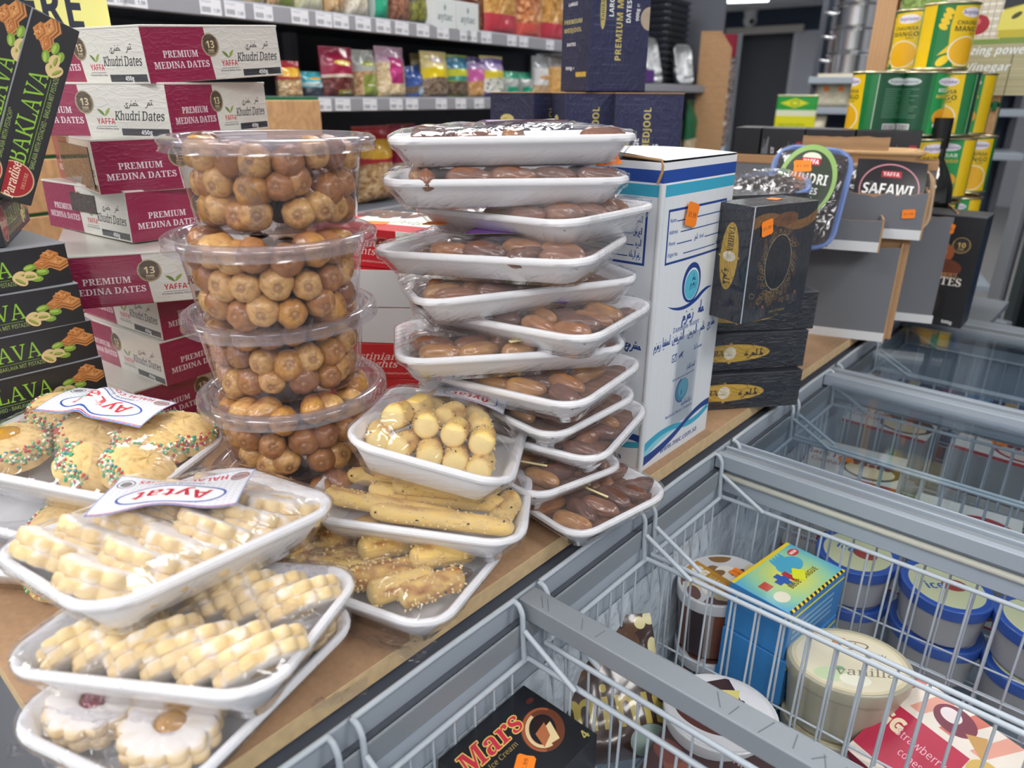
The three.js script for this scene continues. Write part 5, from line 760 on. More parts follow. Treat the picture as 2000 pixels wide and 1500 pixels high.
{
  const fr = onY(1590, 653, BT), fr2 = onY(1722, 668, BT), dir = fr2.clone().sub(fr).normalize(), yaw = Math.atan2(-dir.z, dir.x) / D2R, into = V(-sin(yaw * D2R), 0, -cos(yaw * D2R));
  const openCarton = (label, P, y, w, hF, d, hB, torn) => {   // front edge starts at P (left corner), opens upward
    const t = thing('grey_carton', label, 'carton', 'opened grey cartons', [P.x, y, P.z], yaw);
    const wall = (ww, hh, seedv) => { const s = new THREE.Shape(); s.moveTo(0, 0); s.lineTo(ww, 0); s.lineTo(ww, hh); for (let i = 1; i < 12; i++) s.lineTo(ww * (1 - i / 12), hh + torn * (N3(i * 0.9, seedv, 2) * 1.2 - 0.2)); s.lineTo(0, hh); return new THREE.ExtrudeGeometry(s, { depth: 0.003, bevelEnabled: false }); };
    const two = [M.greyCard, M.cardboard];
    part(t, 'front_panel', wall(w, hF, 1.3), two, [0, 0, -0.003]); part(t, 'liner', boxG(w - 0.004, hF * 0.94, 0.0012, 0.0003), M.cardboard, [w / 2, 0, -0.0042]);
    part(t, 'back_panel', wall(w, hB, 4.1), [M.cardboard, M.cardboard], [0, 0, -d]);
    const l = part(t, 'side_panel', wall(d, hF, 2.2), two, [0, 0, 0]); l.rotation.y = PI / 2; l.position.set(-0.003, 0, 0);
    const r = part(t, 'side_panel', wall(d, hF * 1.05, 3.2), two, [w, 0, 0]); r.rotation.y = PI / 2;
    part(t, 'bottom', boxG(w, 0.003, d), M.cardboard, [w / 2, 0, -d / 2]); part(t, 'white_band', boxG(w + 0.001, 0.016, 0.0012, 0.0003), M.whiteCard, [w / 2, 0, 0.0006], 'white strip along the foot');
    return t;
  };
  const len = fr2.distanceTo(fr) + 0.04, P1 = fr.clone().addScaledVector(dir, -0.04);
  openCarton('front grey opened carton with torn rim at the board edge, right of the black boxes', P1, BT, len, 0.165, 0.17, 0.15, 0.004);
  const Q2 = P1.clone().addScaledVector(into, 0.16).addScaledVector(dir, 0.075);
  openCarton('second grey opened carton standing just behind the front one', Q2, BT, len + 0.02, 0.2, 0.15, 0.2, 0.003);
  // third, under the black row at the back
  const P3 = atD(1440, 290, 1.6), y3 = 1.222; const t3 = thing('display_carton', 'wide grey and brown opened carton at the back carrying the row of black boxes', 'carton', 'opened grey cartons', [P3.x, BT, P3.z], yaw - 6);
  const W3 = 0.36; part(t3, 'front_panel', boxG(W3, y3 - BT - 0.016, 0.004), M.greyCard, [W3 / 2, 0, 0]); part(t3, 'rim', boxG(W3 + 0.002, 0.016, 0.006), M.cardboard, [W3 / 2, y3 - BT - 0.016, 0]); part(t3, 'side_panel', boxG(0.004, y3 - BT, 0.2), M.cardboard, [0, 0, -0.1]); part(t3, 'side_panel', boxG(0.004, y3 - BT, 0.2), M.cardboard, [W3, 0, -0.1]); part(t3, 'back_panel', boxG(W3, y3 - BT, 0.004), M.cardboard, [W3 / 2, 0, -0.2]); part(t3, 'top_panel', boxG(W3, 0.004, 0.2), M.cardboard, [W3 / 2, y3 - BT - 0.005, -0.1]);
  const cr = artMat(crateArt, { clearcoat: 0.2 }), kb = M.blackCard;
  const pY = (yaw - 6) * D2R, d3 = V(cos(pY), 0, -sin(pY)), in3 = V(-sin(pY), 0, -cos(pY));
  [['leftmost plain black box of the low row behind the opened cartons', -0.01, 0.05, kb], ['black printed box second from the left in the low row at the back', 0.043, 0.08, cr], ['black printed box third from the left in the low row at the back', 0.125, 0.088, cr], ['rightmost black printed box of the low row, next to the mango tins', 0.2155, 0.11, cr]].forEach(([label, s, w, m]) => { const c = P3.clone().addScaledVector(d3, s + w / 2).addScaledVector(in3, 0.06); const q = thing('black_box', label, 'carton', 'low row of black boxes', [c.x, y3 + 0.0005, c.z], yaw - 6); part(q, 'carton', cbox(w, 0.05, 0.1, 0.001), [kb, kb, kb, kb, m, kb]); });
  // small grey tray carton on the front carton with the round-labelled pack leaning in it
  const blue = plain('#6f8fd0', { roughness: 0.35 }), tan = plain('#d2ab7c', { roughness: 0.6 }), kl = std({ map: khudriLabelArt, roughness: 0.35, transparent: true }), sl = std({ map: safawiLabelArt, roughness: 0.4 });
  const A1 = atD(1595, 490, 1.3); openCarton('small grey cut-down carton resting on the front carton, holding the blue date tray', A1.clone().addScaledVector(dir, -0.05), BT + 0.167, 0.14, 0.05, 0.15, 0.17, 0.003);
  const kp = atD(1572, 368, 1.28); datePack('blue tray of dark dates with a green oval label, leaning upright', [kp.x, kp.y - 0.012, kp.z], YAW / D2R - 34, 62, -7, 0.125, 0.17, 0.028, blue, kl); 
  const kq = atD(1484, 350, 1.2); datePack('blue tray of dark glossy dates lying flat beside the white water carton', [kq.x, kq.y - 0.012, kq.z], YAW / D2R - 20, 6, 8, 0.15, 0.12, 0.035, blue, null); sticker(scene.children[scene.children.length - 1], [0.062, 0.02, -0.03], [-PI / 2 + 0.9, 0.2, 0], 0.026);
  const sp = atD(1730, 378, 1.41); datePack('brown tray of dark dates with a dark printed label, leaning in the torn grey carton', [sp.x, sp.y - 0.005, sp.z], YAW / D2R - 24, 60, -6, 0.15, 0.12, 0.026, tan, sl);
  const A2 = atD(1622, 458, 1.36); openCarton('torn grey carton with a white foot strip holding the brown date tray', A2, A2.y, 0.135, 0.075, 0.1, 0.09, 0.01);
  sticker(scene.children[scene.children.length - 1], [0.112, 0.042, 0.0015], [0, 0, 0.1], 0.02);
  part(scene.children[scene.children.length - 1], 'prop_box', boxG(0.12, A2.y - BT - 0.003, 0.08), M.cardboard, [0.066, -(A2.y - BT - 0.003), -0.055]);
  const sb = atD(1712, 325, 1.5); for (let i = 0; i < 2; i++) { const q = thing('empty_tray', ['pale brown empty tray standing behind the leaning brown date tray', 'second pale brown empty tray stacked behind the leaning date tray'][i], 'tray', 'pale brown trays', [sb.x + 0.01 * i, sb.y + 0.03 - i * 0.042, sb.z + 0.02 * i], YAW / D2R - 20, 0, 0); part(q, 'tray', trayGeo(0.14, 0.12, 0.04, 0.025, 0.02), tan); }
  // tall black box with printed dates
  const kpos = atD(1826, 560, 1.58), bx = thing('black_date_box', 'tall black date box with brown dates pictured, at the far end of the board', 'date box', null, [kpos.x, BT, kpos.z], YAW / D2R - 40); const bm = artMat(blackDatesArt); part(bx, 'carton', cbox(0.125, 0.205, 0.07, 0.0012), [kb, kb, kb, kb, bm, kb]); part(bx, 'lid_edge', boxG(0.126, 0.004, 0.071, 0.001), plain('#5a5d62'), [0, 0.202, 0]); sticker(bx, [0.004, 0.18, 0.0352], [0, 0, -0.1], 0.024);
  // dark glass bottle behind it
  const bo = atD(1806, 400, 1.68), bot = thing('dark_bottle', 'dark glass bottle with a black cap behind the tall black date box', 'bottle', null, [bo.x, BT, bo.z]); part(bot, 'glass', lathe([[0, 0], [0.042, 0.001], [0.045, 0.006], [0.045, 0.215], [0.042, 0.24], [0.03, 0.268], [0.0175, 0.29], [0.0165, 0.31]], 36), phys({ color: lin(0.006, 0.008, 0.007), roughness: 0.06, clearcoat: 1 })); part(bot, 'cap', at(cylG(0.0185, 0.055, 28), 0, 0.3375, 0), std({ color: 0x101012, roughness: 0.35 })); const lb = new THREE.CylinderGeometry(0.0456, 0.0456, 0.1, 28, 1, true); part(bot, 'label', at(lb, 0, 0.13, 0), std({ color: lin(0.3, 0.38, 0.3), roughness: 0.5 }));
}
// ---------------------------------------------------------------- slatted display end with mango tins
{
  const Z = -1.97, xl = onZ(1716, 0, Z).x, xr = onZ(1968, 150, Z).x, w = xr - xl, H = 1.95;
  const t = thing('slat_display', 'pale wood slatted display end with green grooves behind the mango tins', 'display stand', null, [xl + w / 2, 0, Z - 0.03]);
  part(t, 'post', boxG(0.045, H, 0.05), M.slat, [-w / 2 + 0.02, 0, 0.005]); part(t, 'backing', boxG(w - 0.05, H, 0.012), M.green, [0.02, 0, -0.004]);
  const pitch = 0.0748, y0 = 1.316; for (let k = -17; k < 7; k++) { const y = y0 + k * pitch + 0.005; if (y < 0.03) continue; part(t, 'slat', boxG(w - 0.05, pitch - 0.009, 0.016, 0.0015), M.slat, [0.02, y, 0.012]); }
  for (const k of [-4, -3, -2, -1, 0]) { part(t, 'hook', boxG(0.008, 0.02, 0.012), M.green, [w / 2 - 0.012, y0 + k * pitch - 0.012, 0.025]); }
  const a = onZ(1762, 0, Z + 0.005), b = onZ(2080, 0, Z + 0.005), lo = onZ(1900, 186, Z + 0.005);
  const ps = thing('poster', 'printed poster of apples, a wicker basket and vinegar bottles on the slatted display', 'poster', null, [(a.x + b.x) / 2, lo.y, Z + 0.004], 0); const ph = 0.3; part(ps, 'sheet', cbox(b.x - a.x, ph, 0.002, 0.0005), [M.paper, M.paper, M.paper, M.paper, std({ map: posterArt, roughness: 0.4 }), M.paper]);
  // shelf under the tins
  const sy = 0.905, sp = thing('tin_shelf', 'grey shelf with a white leg under the mango tins', 'shelf', null, [0, 0, 0]); const L0 = atD(1745, 520, 1.7), L1 = atD(1935, 500, 1.92);
  part(sp, 'plank', boxG(0.34, 0.015, 0.26), M.frame, [(L0.x + L1.x) / 2 - 0.05, sy - 0.016, -1.8]); const leg = atD(1818, 600, 1.78); part(sp, 'leg', boxG(0.022, sy - 0.016, 0.022), std({ color: lin(0.6, 0.64, 0.66), roughness: 0.5 }), [leg.x, 0, leg.z]); part(sp, 'leg', boxG(0.022, sy - 0.016, 0.022), std({ color: lin(0.6, 0.64, 0.66), roughness: 0.5 }), [leg.x - 0.2, 0, leg.z - 0.02]);
  const lab = phys({ map: mangoArt, roughness: 0.3, clearcoat: 0.5 }), R = 0.047, h = 0.116;
  const body = new THREE.CylinderGeometry(R, R, h - 0.006, 40, 1, true), rimG = new THREE.TorusGeometry(R, 0.0022, 8, 40), lidG = cylG(R - 0.001, 0.002, 40);
  const proto = new THREE.Group(); part(proto, 'body', at(body, 0, h / 2, 0), lab); for (const y of [0.003, h - 0.002]) part(proto, 'rim', rimG, M.tin, [0, y, 0]).rotation.x = PI / 2; part(proto, 'lid', lidG, M.tin, [0, h - 0.004, 0]); part(proto, 'base', lidG, M.tin, [0, 0.003, 0]);
  const cans = [ // px centre, level from the bottom, distance, turn, label
    [1800, 4, 1.74, -30, 'green and yellow mango tin standing highest, its yellow picture panel to us'], [1748, 4, 1.84, -110, 'mango tin partly hidden behind the highest tin'],
    [1690, 3, 1.68, -150, 'mango tin at the left end of the second tier, dark green text panel to us'], [1772, 3, 1.70, 137, 'mango tin in the middle of the second tier, white barcode to us'], [1830, 3, 1.74, -95, 'mango tin in the second tier showing half of its yellow panel'], [1862, 3, 1.84, 74, 'mango tin at the right end of the second tier'],
    [1790, 2, 1.69, -42, 'mango tin at the left of the third tier, yellow panel to us'], [1850, 2, 1.77, 74, 'mango tin in the middle of the third tier'], [1890, 2, 1.88, -60, 'mango tin at the right of the third tier'],
    [1842, 1, 1.72, -62, 'mango tin at the left of the fourth tier beside the dark bottle'], [1888, 1, 1.83, 74, 'mango tin at the right of the fourth tier'], [1770, 1, 1.8, 178, 'mango tin of the fourth tier hidden behind the dark bottle'], [1715, 2, 1.8, 100, 'mango tin of the third tier hidden behind the black boxes'],
    [1850, 0, 1.73, -45, 'mango tin in the lowest tier behind the tall black date box'], [1893, 0, 1.82, 70, 'mango tin at the right of the lowest tier'], [1778, 0, 1.8, 170, 'mango tin of the lowest tier hidden behind the grey cartons'], [1722, 1, 1.82, 150, 'mango tin of the fourth tier hidden behind the grey cartons'], [1722, 0, 1.82, 150, 'mango tin of the lowest tier at its hidden left end'],
  ];
  for (const [px, lv, D, turn, label] of cans) { const p = atD(px, 300, D), c = proto.clone(); c.name = numbered('mango_tin'); scene.add(c); c.position.set(p.x, sy + lv * 0.1185, p.z); c.rotation.y = YAW - Math.atan2(px - 1000, 1500) + turn * D2R; tag(c, label, 'tin', 'mango tins'); }
}
// ---------------------------------------------------------------- far things
{
  // tall fridge at the right edge
  const p = atD(1905, 620, 2.3), f = thing('drinks_fridge', 'tall dark fridge with a grey upright frame at the right edge', 'fridge', null, [p.x, 0, p.z], YAW / D2R - 62);
  const dk = std({ color: lin(0.02, 0.026, 0.036), roughness: 0.35 });
  part(f, 'body', boxG(0.9, 1.95, 0.6), dk, [0.5, 0, -0.34]); part(f, 'frame_post', boxG(0.03, 1.95, 0.04, 0.004), M.shelf, [0.03, 0, -0.02]); part(f, 'door_glass', boxG(0.02, 1.6, 0.03), std({ color: lin(0.08, 0.09, 0.1), roughness: 0.1 }), [0.075, 0.2, -0.025]); part(f, 'door', boxG(0.7, 1.75, 0.03, 0.004), dk, [0.48, 0.12, -0.025]); part(f, 'kick_panel', boxG(0.8, 0.6, 0.02, 0.004), std({ color: lin(0.03, 0.036, 0.05), roughness: 0.5 }), [0.5, 0.05, 0.0]);
  part(f, 'blue_notice', boxG(0.2, 0.24, 0.004), plain('#1f6fb8'), [0.32, 0.78, 0.0]); part(f, 'hinge', boxG(0.04, 0.03, 0.03, 0.004), M.frameLight, [0.07, 0.75, 0.0]);
  // steel pots on a wall shelf
  const s0 = atD(1600, 148, 4.0), s1 = atD(1722, 148, 4.0), dir = s1.clone().sub(s0).setY(0).normalize(), yw = Math.atan2(-dir.z, dir.x), sh = thing('wall_shelving', 'grey shelves holding stacked steel pots and cream packets in the far corner', 'shelf', null, [s0.x, 0, s0.z], yw / D2R);
  const ys = [atD(1660, 150, 4).y, atD(1640, 210, 4).y, 0.5];
  for (const y of ys) part(sh, 'shelf', boxG(0.95, 0.03, 0.4, 0.003), M.frameLight, [0.43, y - 0.03, -0.18]); part(sh, 'back_panel', boxG(0.95, 2.2, 0.02), std({ color: lin(0.06, 0.08, 0.12), roughness: 0.8 }), [0.43, 0, -0.39]); for (const x of [-0.03, 0.89]) part(sh, 'upright', boxG(0.03, 2.2, 0.03), M.shelfDark, [x, 0, -0.36]);
  const potG = lathe([[0, 0], [0.1, 0], [0.112, 0.006], [0.115, 0.02], [0.115, 0.095], [0.121, 0.099], [0.119, 0.102], [0.11, 0.1], [0.11, 0.02], [0, 0.016]], 40);
  const pot = new THREE.Group(); part(pot, 'body', potG, M.steel); for (const s of [-1, 1]) part(pot, 'handle', tube([[s * 0.112, 0.07, 0.03], [s * 0.15, 0.078, 0.02], [s * 0.15, 0.078, -0.02], [s * 0.112, 0.07, -0.03]], 0.0045, 16, 6), M.steel);
  [[0.13, 4, 'left'], [0.4, 5, 'right']].forEach(([x, n, side]) => { for (let i = 0; i < n; i++) { const c = pot.clone(); c.name = numbered('steel_pot'); scene.add(c); const q = s0.clone().addScaledVector(dir, x); c.position.set(q.x + sin(yw) * -0.17, ys[0] + i * 0.1028, q.z - cos(yw) * 0.17); c.rotation.y = yw + 0.3; tag(c, ['lowest', 'second', 'third', 'fourth', 'topmost'][i] + ' shiny steel pot in the ' + side + ' pile on the far corner shelf', 'pot', 'steel pots'); } });
  const pk = plain('#d6cdb4', { roughness: 0.6 }); [[1612, ys[1], 0.15, 'left cream packet'], [1640, ys[1], 0.15, 'right cream packet']].forEach(([px, y, h, l]) => { const q = atD(px, 190, 4.06), m = solo('cream_packet', bagGeo(0.1, h, 0.06), pk, l + ' on the lower shelf below the steel pots', 'packet', 'cream packets'); m.position.set(q.x, y, q.z); m.rotation.y = yw; part(m, 'orange_dot', at(cylG(0.012, 0.003, 16), 0, 0, 0, PI / 2), M.stickerBack, [0, h * 0.55, 0.034]); });
  { const q = atD(1594, 240, 4.02), y = atD(1594, 245, 4).y - 0.1; const m = solo('cream_packet', bagGeo(0.09, atD(1594, 226, 4).y - y, 0.06), pk, 'short cream packet beside the yellow green tin at the back', 'packet', 'cream packets'); m.position.set(q.x, y, q.z); m.rotation.y = yw; part(sh, 'shelf', boxG(0.95, 0.03, 0.4, 0.003), M.frameLight, [0.43, y - 0.031, -0.18]); }
  // big oil tin
  const gt = atD(1556, 214, 3.4), gy = atD(1556, 250, 3.4).y - 0.06, gh = atD(1556, 186, 3.4).y - gy; const tin = thing('oil_tin', 'large yellow and green rectangular oil tin in the background beside the doorway', 'tin', null, [gt.x, gy, gt.z], YAW / D2R - 22); const tf = phys({ map: art(256, 320, (x, w, h) => { fillR(x, '#e6e21a', 0, 0, w, h); fillR(x, '#23a03c', 0, 0, w, h * 0.3); fillR(x, '#e8ead0', 0, h * 0.3, w, h * 0.12); poly(x, '#e6e21a', [[w * 0.08, h * 0.16], [w * 0.45, h * 0.06], [w * 0.8, h * 0.16], [w * 0.45, h * 0.26]]); ring(x, w * 0.45, h * 0.16, 26, 18, '#23a03c', 6); txt(x, 'vegetable ghee', w * 0.42, h * 0.6, 26, '#3f7a2c'); }), roughness: 0.3, clearcoat: 0.4 }); part(tin, 'body', cbox(0.155, gh, 0.12, 0.006), [tf, tf, M.tin, M.tin, tf, tf]); part(tin, 'rim', boxG(0.157, 0.005, 0.122, 0.002), M.tin, [0, gh - 0.004, 0]);
  const tb = thing('stock_table', 'plain dark stock crate under the yellow green oil tin', 'crate', null, [gt.x, 0, gt.z], YAW / D2R - 22); part(tb, 'crate', boxG(0.3, gy - 0.002, 0.3, 0.004), M.blackCard);
  // red hanging display
  const r0 = atD(1386, 66, 5.2), r1 = atD(1440, 66, 5.2), rd = r1.clone().sub(r0).setY(0), rw = rd.length(); rd.normalize(); const ry = Math.atan2(-rd.z, rd.x); const ds = thing('hanging_display', 'red backed display strip of hanging bags between the brown card and the doorway', 'display stand', null, [(r0.x + r1.x) / 2, 0, (r0.z + r1.z) / 2], ry / D2R); part(ds, 'panel', boxG(rw + 0.02, r0.y, 0.02), plain('#c22a4a'), [0, 0, -0.05]); part(ds, 'edge', boxG(0.03, r0.y, 0.06), M.frame, [rw / 2 + 0.02, 0, -0.03]); part(ds, 'white_letter', boxG(0.06, 0.12, 0.004), M.paper, [-0.06, 1.18, -0.038]);
  const hb = bagMat(packArt({ top: '#6a5a5e', win: [0.2, 1], fill: ['#b8a8a4', '#4a3a3c', '#8a7470', '#d8ccc4'] })), hc = bagMat(packArt({ top: '#8fa4c4', win: [0.4, 1], fill: ['#a83a34', '#d8b488', '#c8d0d8', '#6a2a28'] })); for (let i = 0; i < 6; i++) { const h = 0.2, y = 1.56 - i * 0.17; const m = solo('hanging_bag', bagGeo(0.13, h, 0.05), i < 3 ? hb : hc, ['topmost', 'second', 'third', 'fourth', 'fifth', 'lowest'][i] + ' clear bag hanging on the red display strip', 'food pack', 'bags on the red display'); m.position.set((r0.x + r1.x) / 2 + rd.x * 0.035, y - h, (r0.z + r1.z) / 2 + rd.z * 0.035); m.rotation.y = ry; m.position.addScaledVector(V(sin(ry), 0, cos(ry)), 0.0); }
}
// ---------------------------------------------------------------- clear tubs of golden dates
const DATE = { gold: [0.72, 0.43, 0.15], amber: [0.46, 0.2, 0.06], brown: [0.21, 0.085, 0.045], dark: [0.08, 0.034, 0.024] };
function roundDate(sd, a, b, tone) {
  const hl = 0.0165 + 0.002 * N3(sd, 1, 2), g = blob(40, 30, hl, (t) => 0.0134 * pow(max(0, 1 - pow(abs(t), 2.7)), 0.5), (th, t) => 1 + 0.09 * N3(cos(th) * 1.4 + sd, sin(th) * 1.4, t * 1.5 + sd) - 0.07 * pow(1 - abs(N3(cos(th) * 2.2 + sd, sin(th) * 2.2 + 4, t * 1.2)), 7) + 0.02 + 0.018 * cos(3 * th + sd) * (0.4 + 0.6 * (1 - t * t)));
  const p = g.attributes.position;   // dimple with a little stalk scar at the +z end
  for (let i = 0; i < p.count; i++) { const x = p.getX(i), y = p.getY(i), z = p.getZ(i), r = Math.hypot(x, y); if (z > 0) { p.setZ(i, z - 0.0026 * Math.exp(-pow(r / 0.0042, 2)) + 0.0022 * Math.exp(-pow(r / 0.0013, 2)) + 0.00018 * cos(Math.atan2(y, x) * 6 + sd) * smooth(0.001, 0.005, r) * smooth(0.011, 0.006, r)); } }
  g.computeVertexNormals(); g.translate(0, 0, -hl);
  return paint(g, (x, y, z) => { const r = Math.hypot(x, y), n = fbm(x * 130 + sd, y * 130, z * 90, 3), k = smooth(-0.004, -0.024, z + n * 0.008); let c = mixc(a, b, clamp01(k + n * 0.5)); c = mixc(c, tone, clamp01(0.25 + fbm(x * 60 + sd * 3, y * 60, z * 60, 2) * 2.2) * 0.7); c = mixc(c, DATE.brown, 0.5 * pow(1 - abs(N3(x * 170 + sd, y * 170, z * 120)), 10)); if (z > -0.004 && r < 0.0025) c = mixc(c, [0.42, 0.22, 0.09], 0.7); if (z > -0.005 && r > 0.0022 && r < 0.0034) c = mixc(c, DATE.brown, 0.6); return c; });
}
const skin = phys({ vertexColors: true, roughness: 0.38, clearcoat: 0.5, clearcoatRoughness: 0.18, bumpMap: grainTex, bumpScale: 0.0003 });
const RD = [[1.1, DATE.gold, DATE.amber, DATE.gold], [2.3, DATE.amber, DATE.brown, DATE.gold], [3.7, DATE.gold, DATE.brown, DATE.amber], [4.2, DATE.amber, DATE.brown, DATE.brown], [5.9, DATE.amber, DATE.amber, DATE.brown], [6.4, [0.66, 0.34, 0.07], DATE.brown, DATE.amber], [7.7, [0.34, 0.15, 0.07], DATE.dark, DATE.brown], [8.8, DATE.gold, DATE.gold, DATE.amber]].map((a) => roundDate(...a));
{
  const H = 0.0735, rb = 0.0665, rt = 0.0745;
  const tubG = lathe([[0, 0.0012], [rb - 0.006, 0.0012], [rb - 0.0015, 0.003], [rb, 0.006], [rt - 0.001, H - 0.013], [rt + 0.0012, H - 0.011], [rt + 0.0012, H - 0.004]], 72);
  const lidG = lathe([[0, H - 0.0085], [rt - 0.005, H - 0.0085], [rt - 0.001, H - 0.0075], [rt + 0.001, H - 0.0015], [rt + 0.004, H + 0.0002], [rt + 0.0085, H - 0.0003], [rt + 0.0115, H - 0.0022], [rt + 0.0122, H - 0.0045], [rt + 0.0112, H - 0.0068], [rt + 0.0105, H - 0.0078], [rt + 0.0112, H - 0.0088], [rt + 0.0108, H - 0.0105], [rt + 0.0122, H - 0.0115]], 72);
  // [lid centre px, py, tilt x, tilt z]
  const rows = [[526, 262, 0, 0, 'topmost'], [531, 447, 0, 0.6, 'second from the top'], [551, 594, 0.5, 2.4, 'third from the top'], [577, 745, 1, 3.2, 'fourth from the top'], [596, 893, 0, 1, 'lowest']];
  rows.forEach(([px, py, tx, tz, word], i) => {
    const y = BT + (4 - i) * 0.0738, P = onY(px, py, y + H), t = thing('date_tub', 'clear round lidded tub of golden dates, ' + word + ' of the five stacked tubs', 'tub', 'clear tubs of dates', [P.x, y + 0.0003, P.z], YAW / D2R + 30, 0, 0);
    t.rotation.set(tx * D2R * 0.5, YAW + 0.5, 0); const q = new THREE.Quaternion().setFromAxisAngle(V(sin(YAW), 0, cos(YAW)), tz * D2R * 0.55); t.quaternion.premultiply(q); t.updateMatrixWorld();
    part(t, 'tub', tubG, M.clear, null, 'clear plastic tub'); part(t, 'lid', lidG, M.lid, null, 'clear plastic lid with a rolled rim');
    if (i === 0) part(t, 'liner_fold', at(surf(6, 12, (u, v) => [0.012 * (u - 0.5) + 0.003 * sin(v * 7), v * 0.05, 0.0008 * sin(u * 9 + v * 20), u, v]), 0, 0, 0), M.filmLoose, [-0.03, 0.008, 0.062]);
    const base = i === 4 ? [0, 1, 2] : [0, 1, 2], n = 16;
    for (const r of base) for (let k = 0; k < n; k++) {
      const a = (k + (r % 2) * 0.5 + rr(-0.12, 0.12)) / n * 2 * PI, yy = 0.0155 + r * 0.0222 + rr(-0.0015, 0.0015), rad = rb + (rt - rb) * (yy / H) - 0.0026 - rr(0, 0.002);
      const lx = sin(a) * rad, lz = cos(a) * rad, w = t.localToWorld(V(lx, yy, lz));
      const toCam = V(camera.position.x - t.position.x, 0, camera.position.z - t.position.z).normalize(), out = w.clone().sub(t.position).setY(0).normalize();
      if (out.dot(toCam) < -0.3) continue;   // the far side of the tub is hidden by the near dates
      const g = RD[(rnd() * RD.length) | 0], d = solo('date', g, skin, 'golden brown date packed end-on in the ' + word + ' of the clear tubs', 'date', 'dates in the ' + word + ' tub');
      d.position.copy(w); d.quaternion.copy(t.quaternion).multiply(new THREE.Quaternion().setFromEuler(new THREE.Euler(rr(-0.35, 0.35), a + rr(-0.4, 0.4), rr(0, 6), 'YXZ'))); const s = rr(0.9, 1.04); d.scale.set(s, s, s);
    }
    // the heart of the filling, out of sight behind the outer ring
    const core = []; for (let k = 0; k < 26; k++) { const a = k * 2.4, rd = 0.012 + (k % 3) * 0.011, g = new THREE.SphereGeometry(0.012, 8, 6); g.scale(1, 1, 1.3); at(g, sin(a) * rd, 0.014 + (k / 26) * 0.044, cos(a) * rd, 0, a, 0); core.push(g); }
    const cm = part(t, 'date_filling', merge(core), std({ color: lin(0.14, 0.055, 0.022), roughness: 0.5 })); cm.userData.kind = 'stuff';
  });
}
// ---------------------------------------------------------------- foam trays of long dates
const longDates = [[1, [0.34, 0.13, 0.05], [0.17, 0.065, 0.032]], [2, [0.44, 0.19, 0.06], [0.24, 0.09, 0.035]], [3, [0.2, 0.075, 0.04], [0.1, 0.04, 0.026]], [4, [0.54, 0.28, 0.09], [0.3, 0.12, 0.04]], [5, [0.28, 0.11, 0.05], [0.17, 0.065, 0.036]]].map(([sd, a, b]) => {
  const g = blob(32, 26, 0.0205, (t) => 0.0088 * pow(max(0, 1 - pow(abs(t), 3.2)), 0.5) * (1 - 0.12 * t), (th, t) => 1.02 + 0.1 * N3(cos(th) * 1.5 + sd, sin(th) * 1.5, t * 1.3) - 0.2 * pow(1 - abs(N3(cos(th) * 2.4 + sd * 2, sin(th) * 2.4, t * 0.8)), 8));
  g.rotateY(PI / 2);
  return paint(g, (x, y, z) => mixc(a, b, clamp01(0.5 + 1.3 * fbm(x * 60 + sd, y * 90, z * 90, 3) + x * 12)));
});
const sticky = phys({ vertexColors: true, roughness: 0.3, clearcoat: 0.6, clearcoatRoughness: 0.15 });
const TL = 0.215, TW = 0.14, TH = 0.026, trayG = trayGeo(TL, TW, TH), skirtG = [1, 2, 3].map((s) => filmSkirt(TL, TW, TH, s * 3.1)), domeG = [1, 2, 3, 4].map((s) => filmTop(TL, TW, 0.0085, s * 5.3, 0.03, 3));
const order = ['lowest', 'second from the bottom', 'third from the bottom', 'fourth from the bottom', 'fifth from the bottom', 'sixth from the bottom', 'sixth from the top', 'fifth from the top', 'fourth from the top', 'third from the top', 'second from the top', 'topmost'];
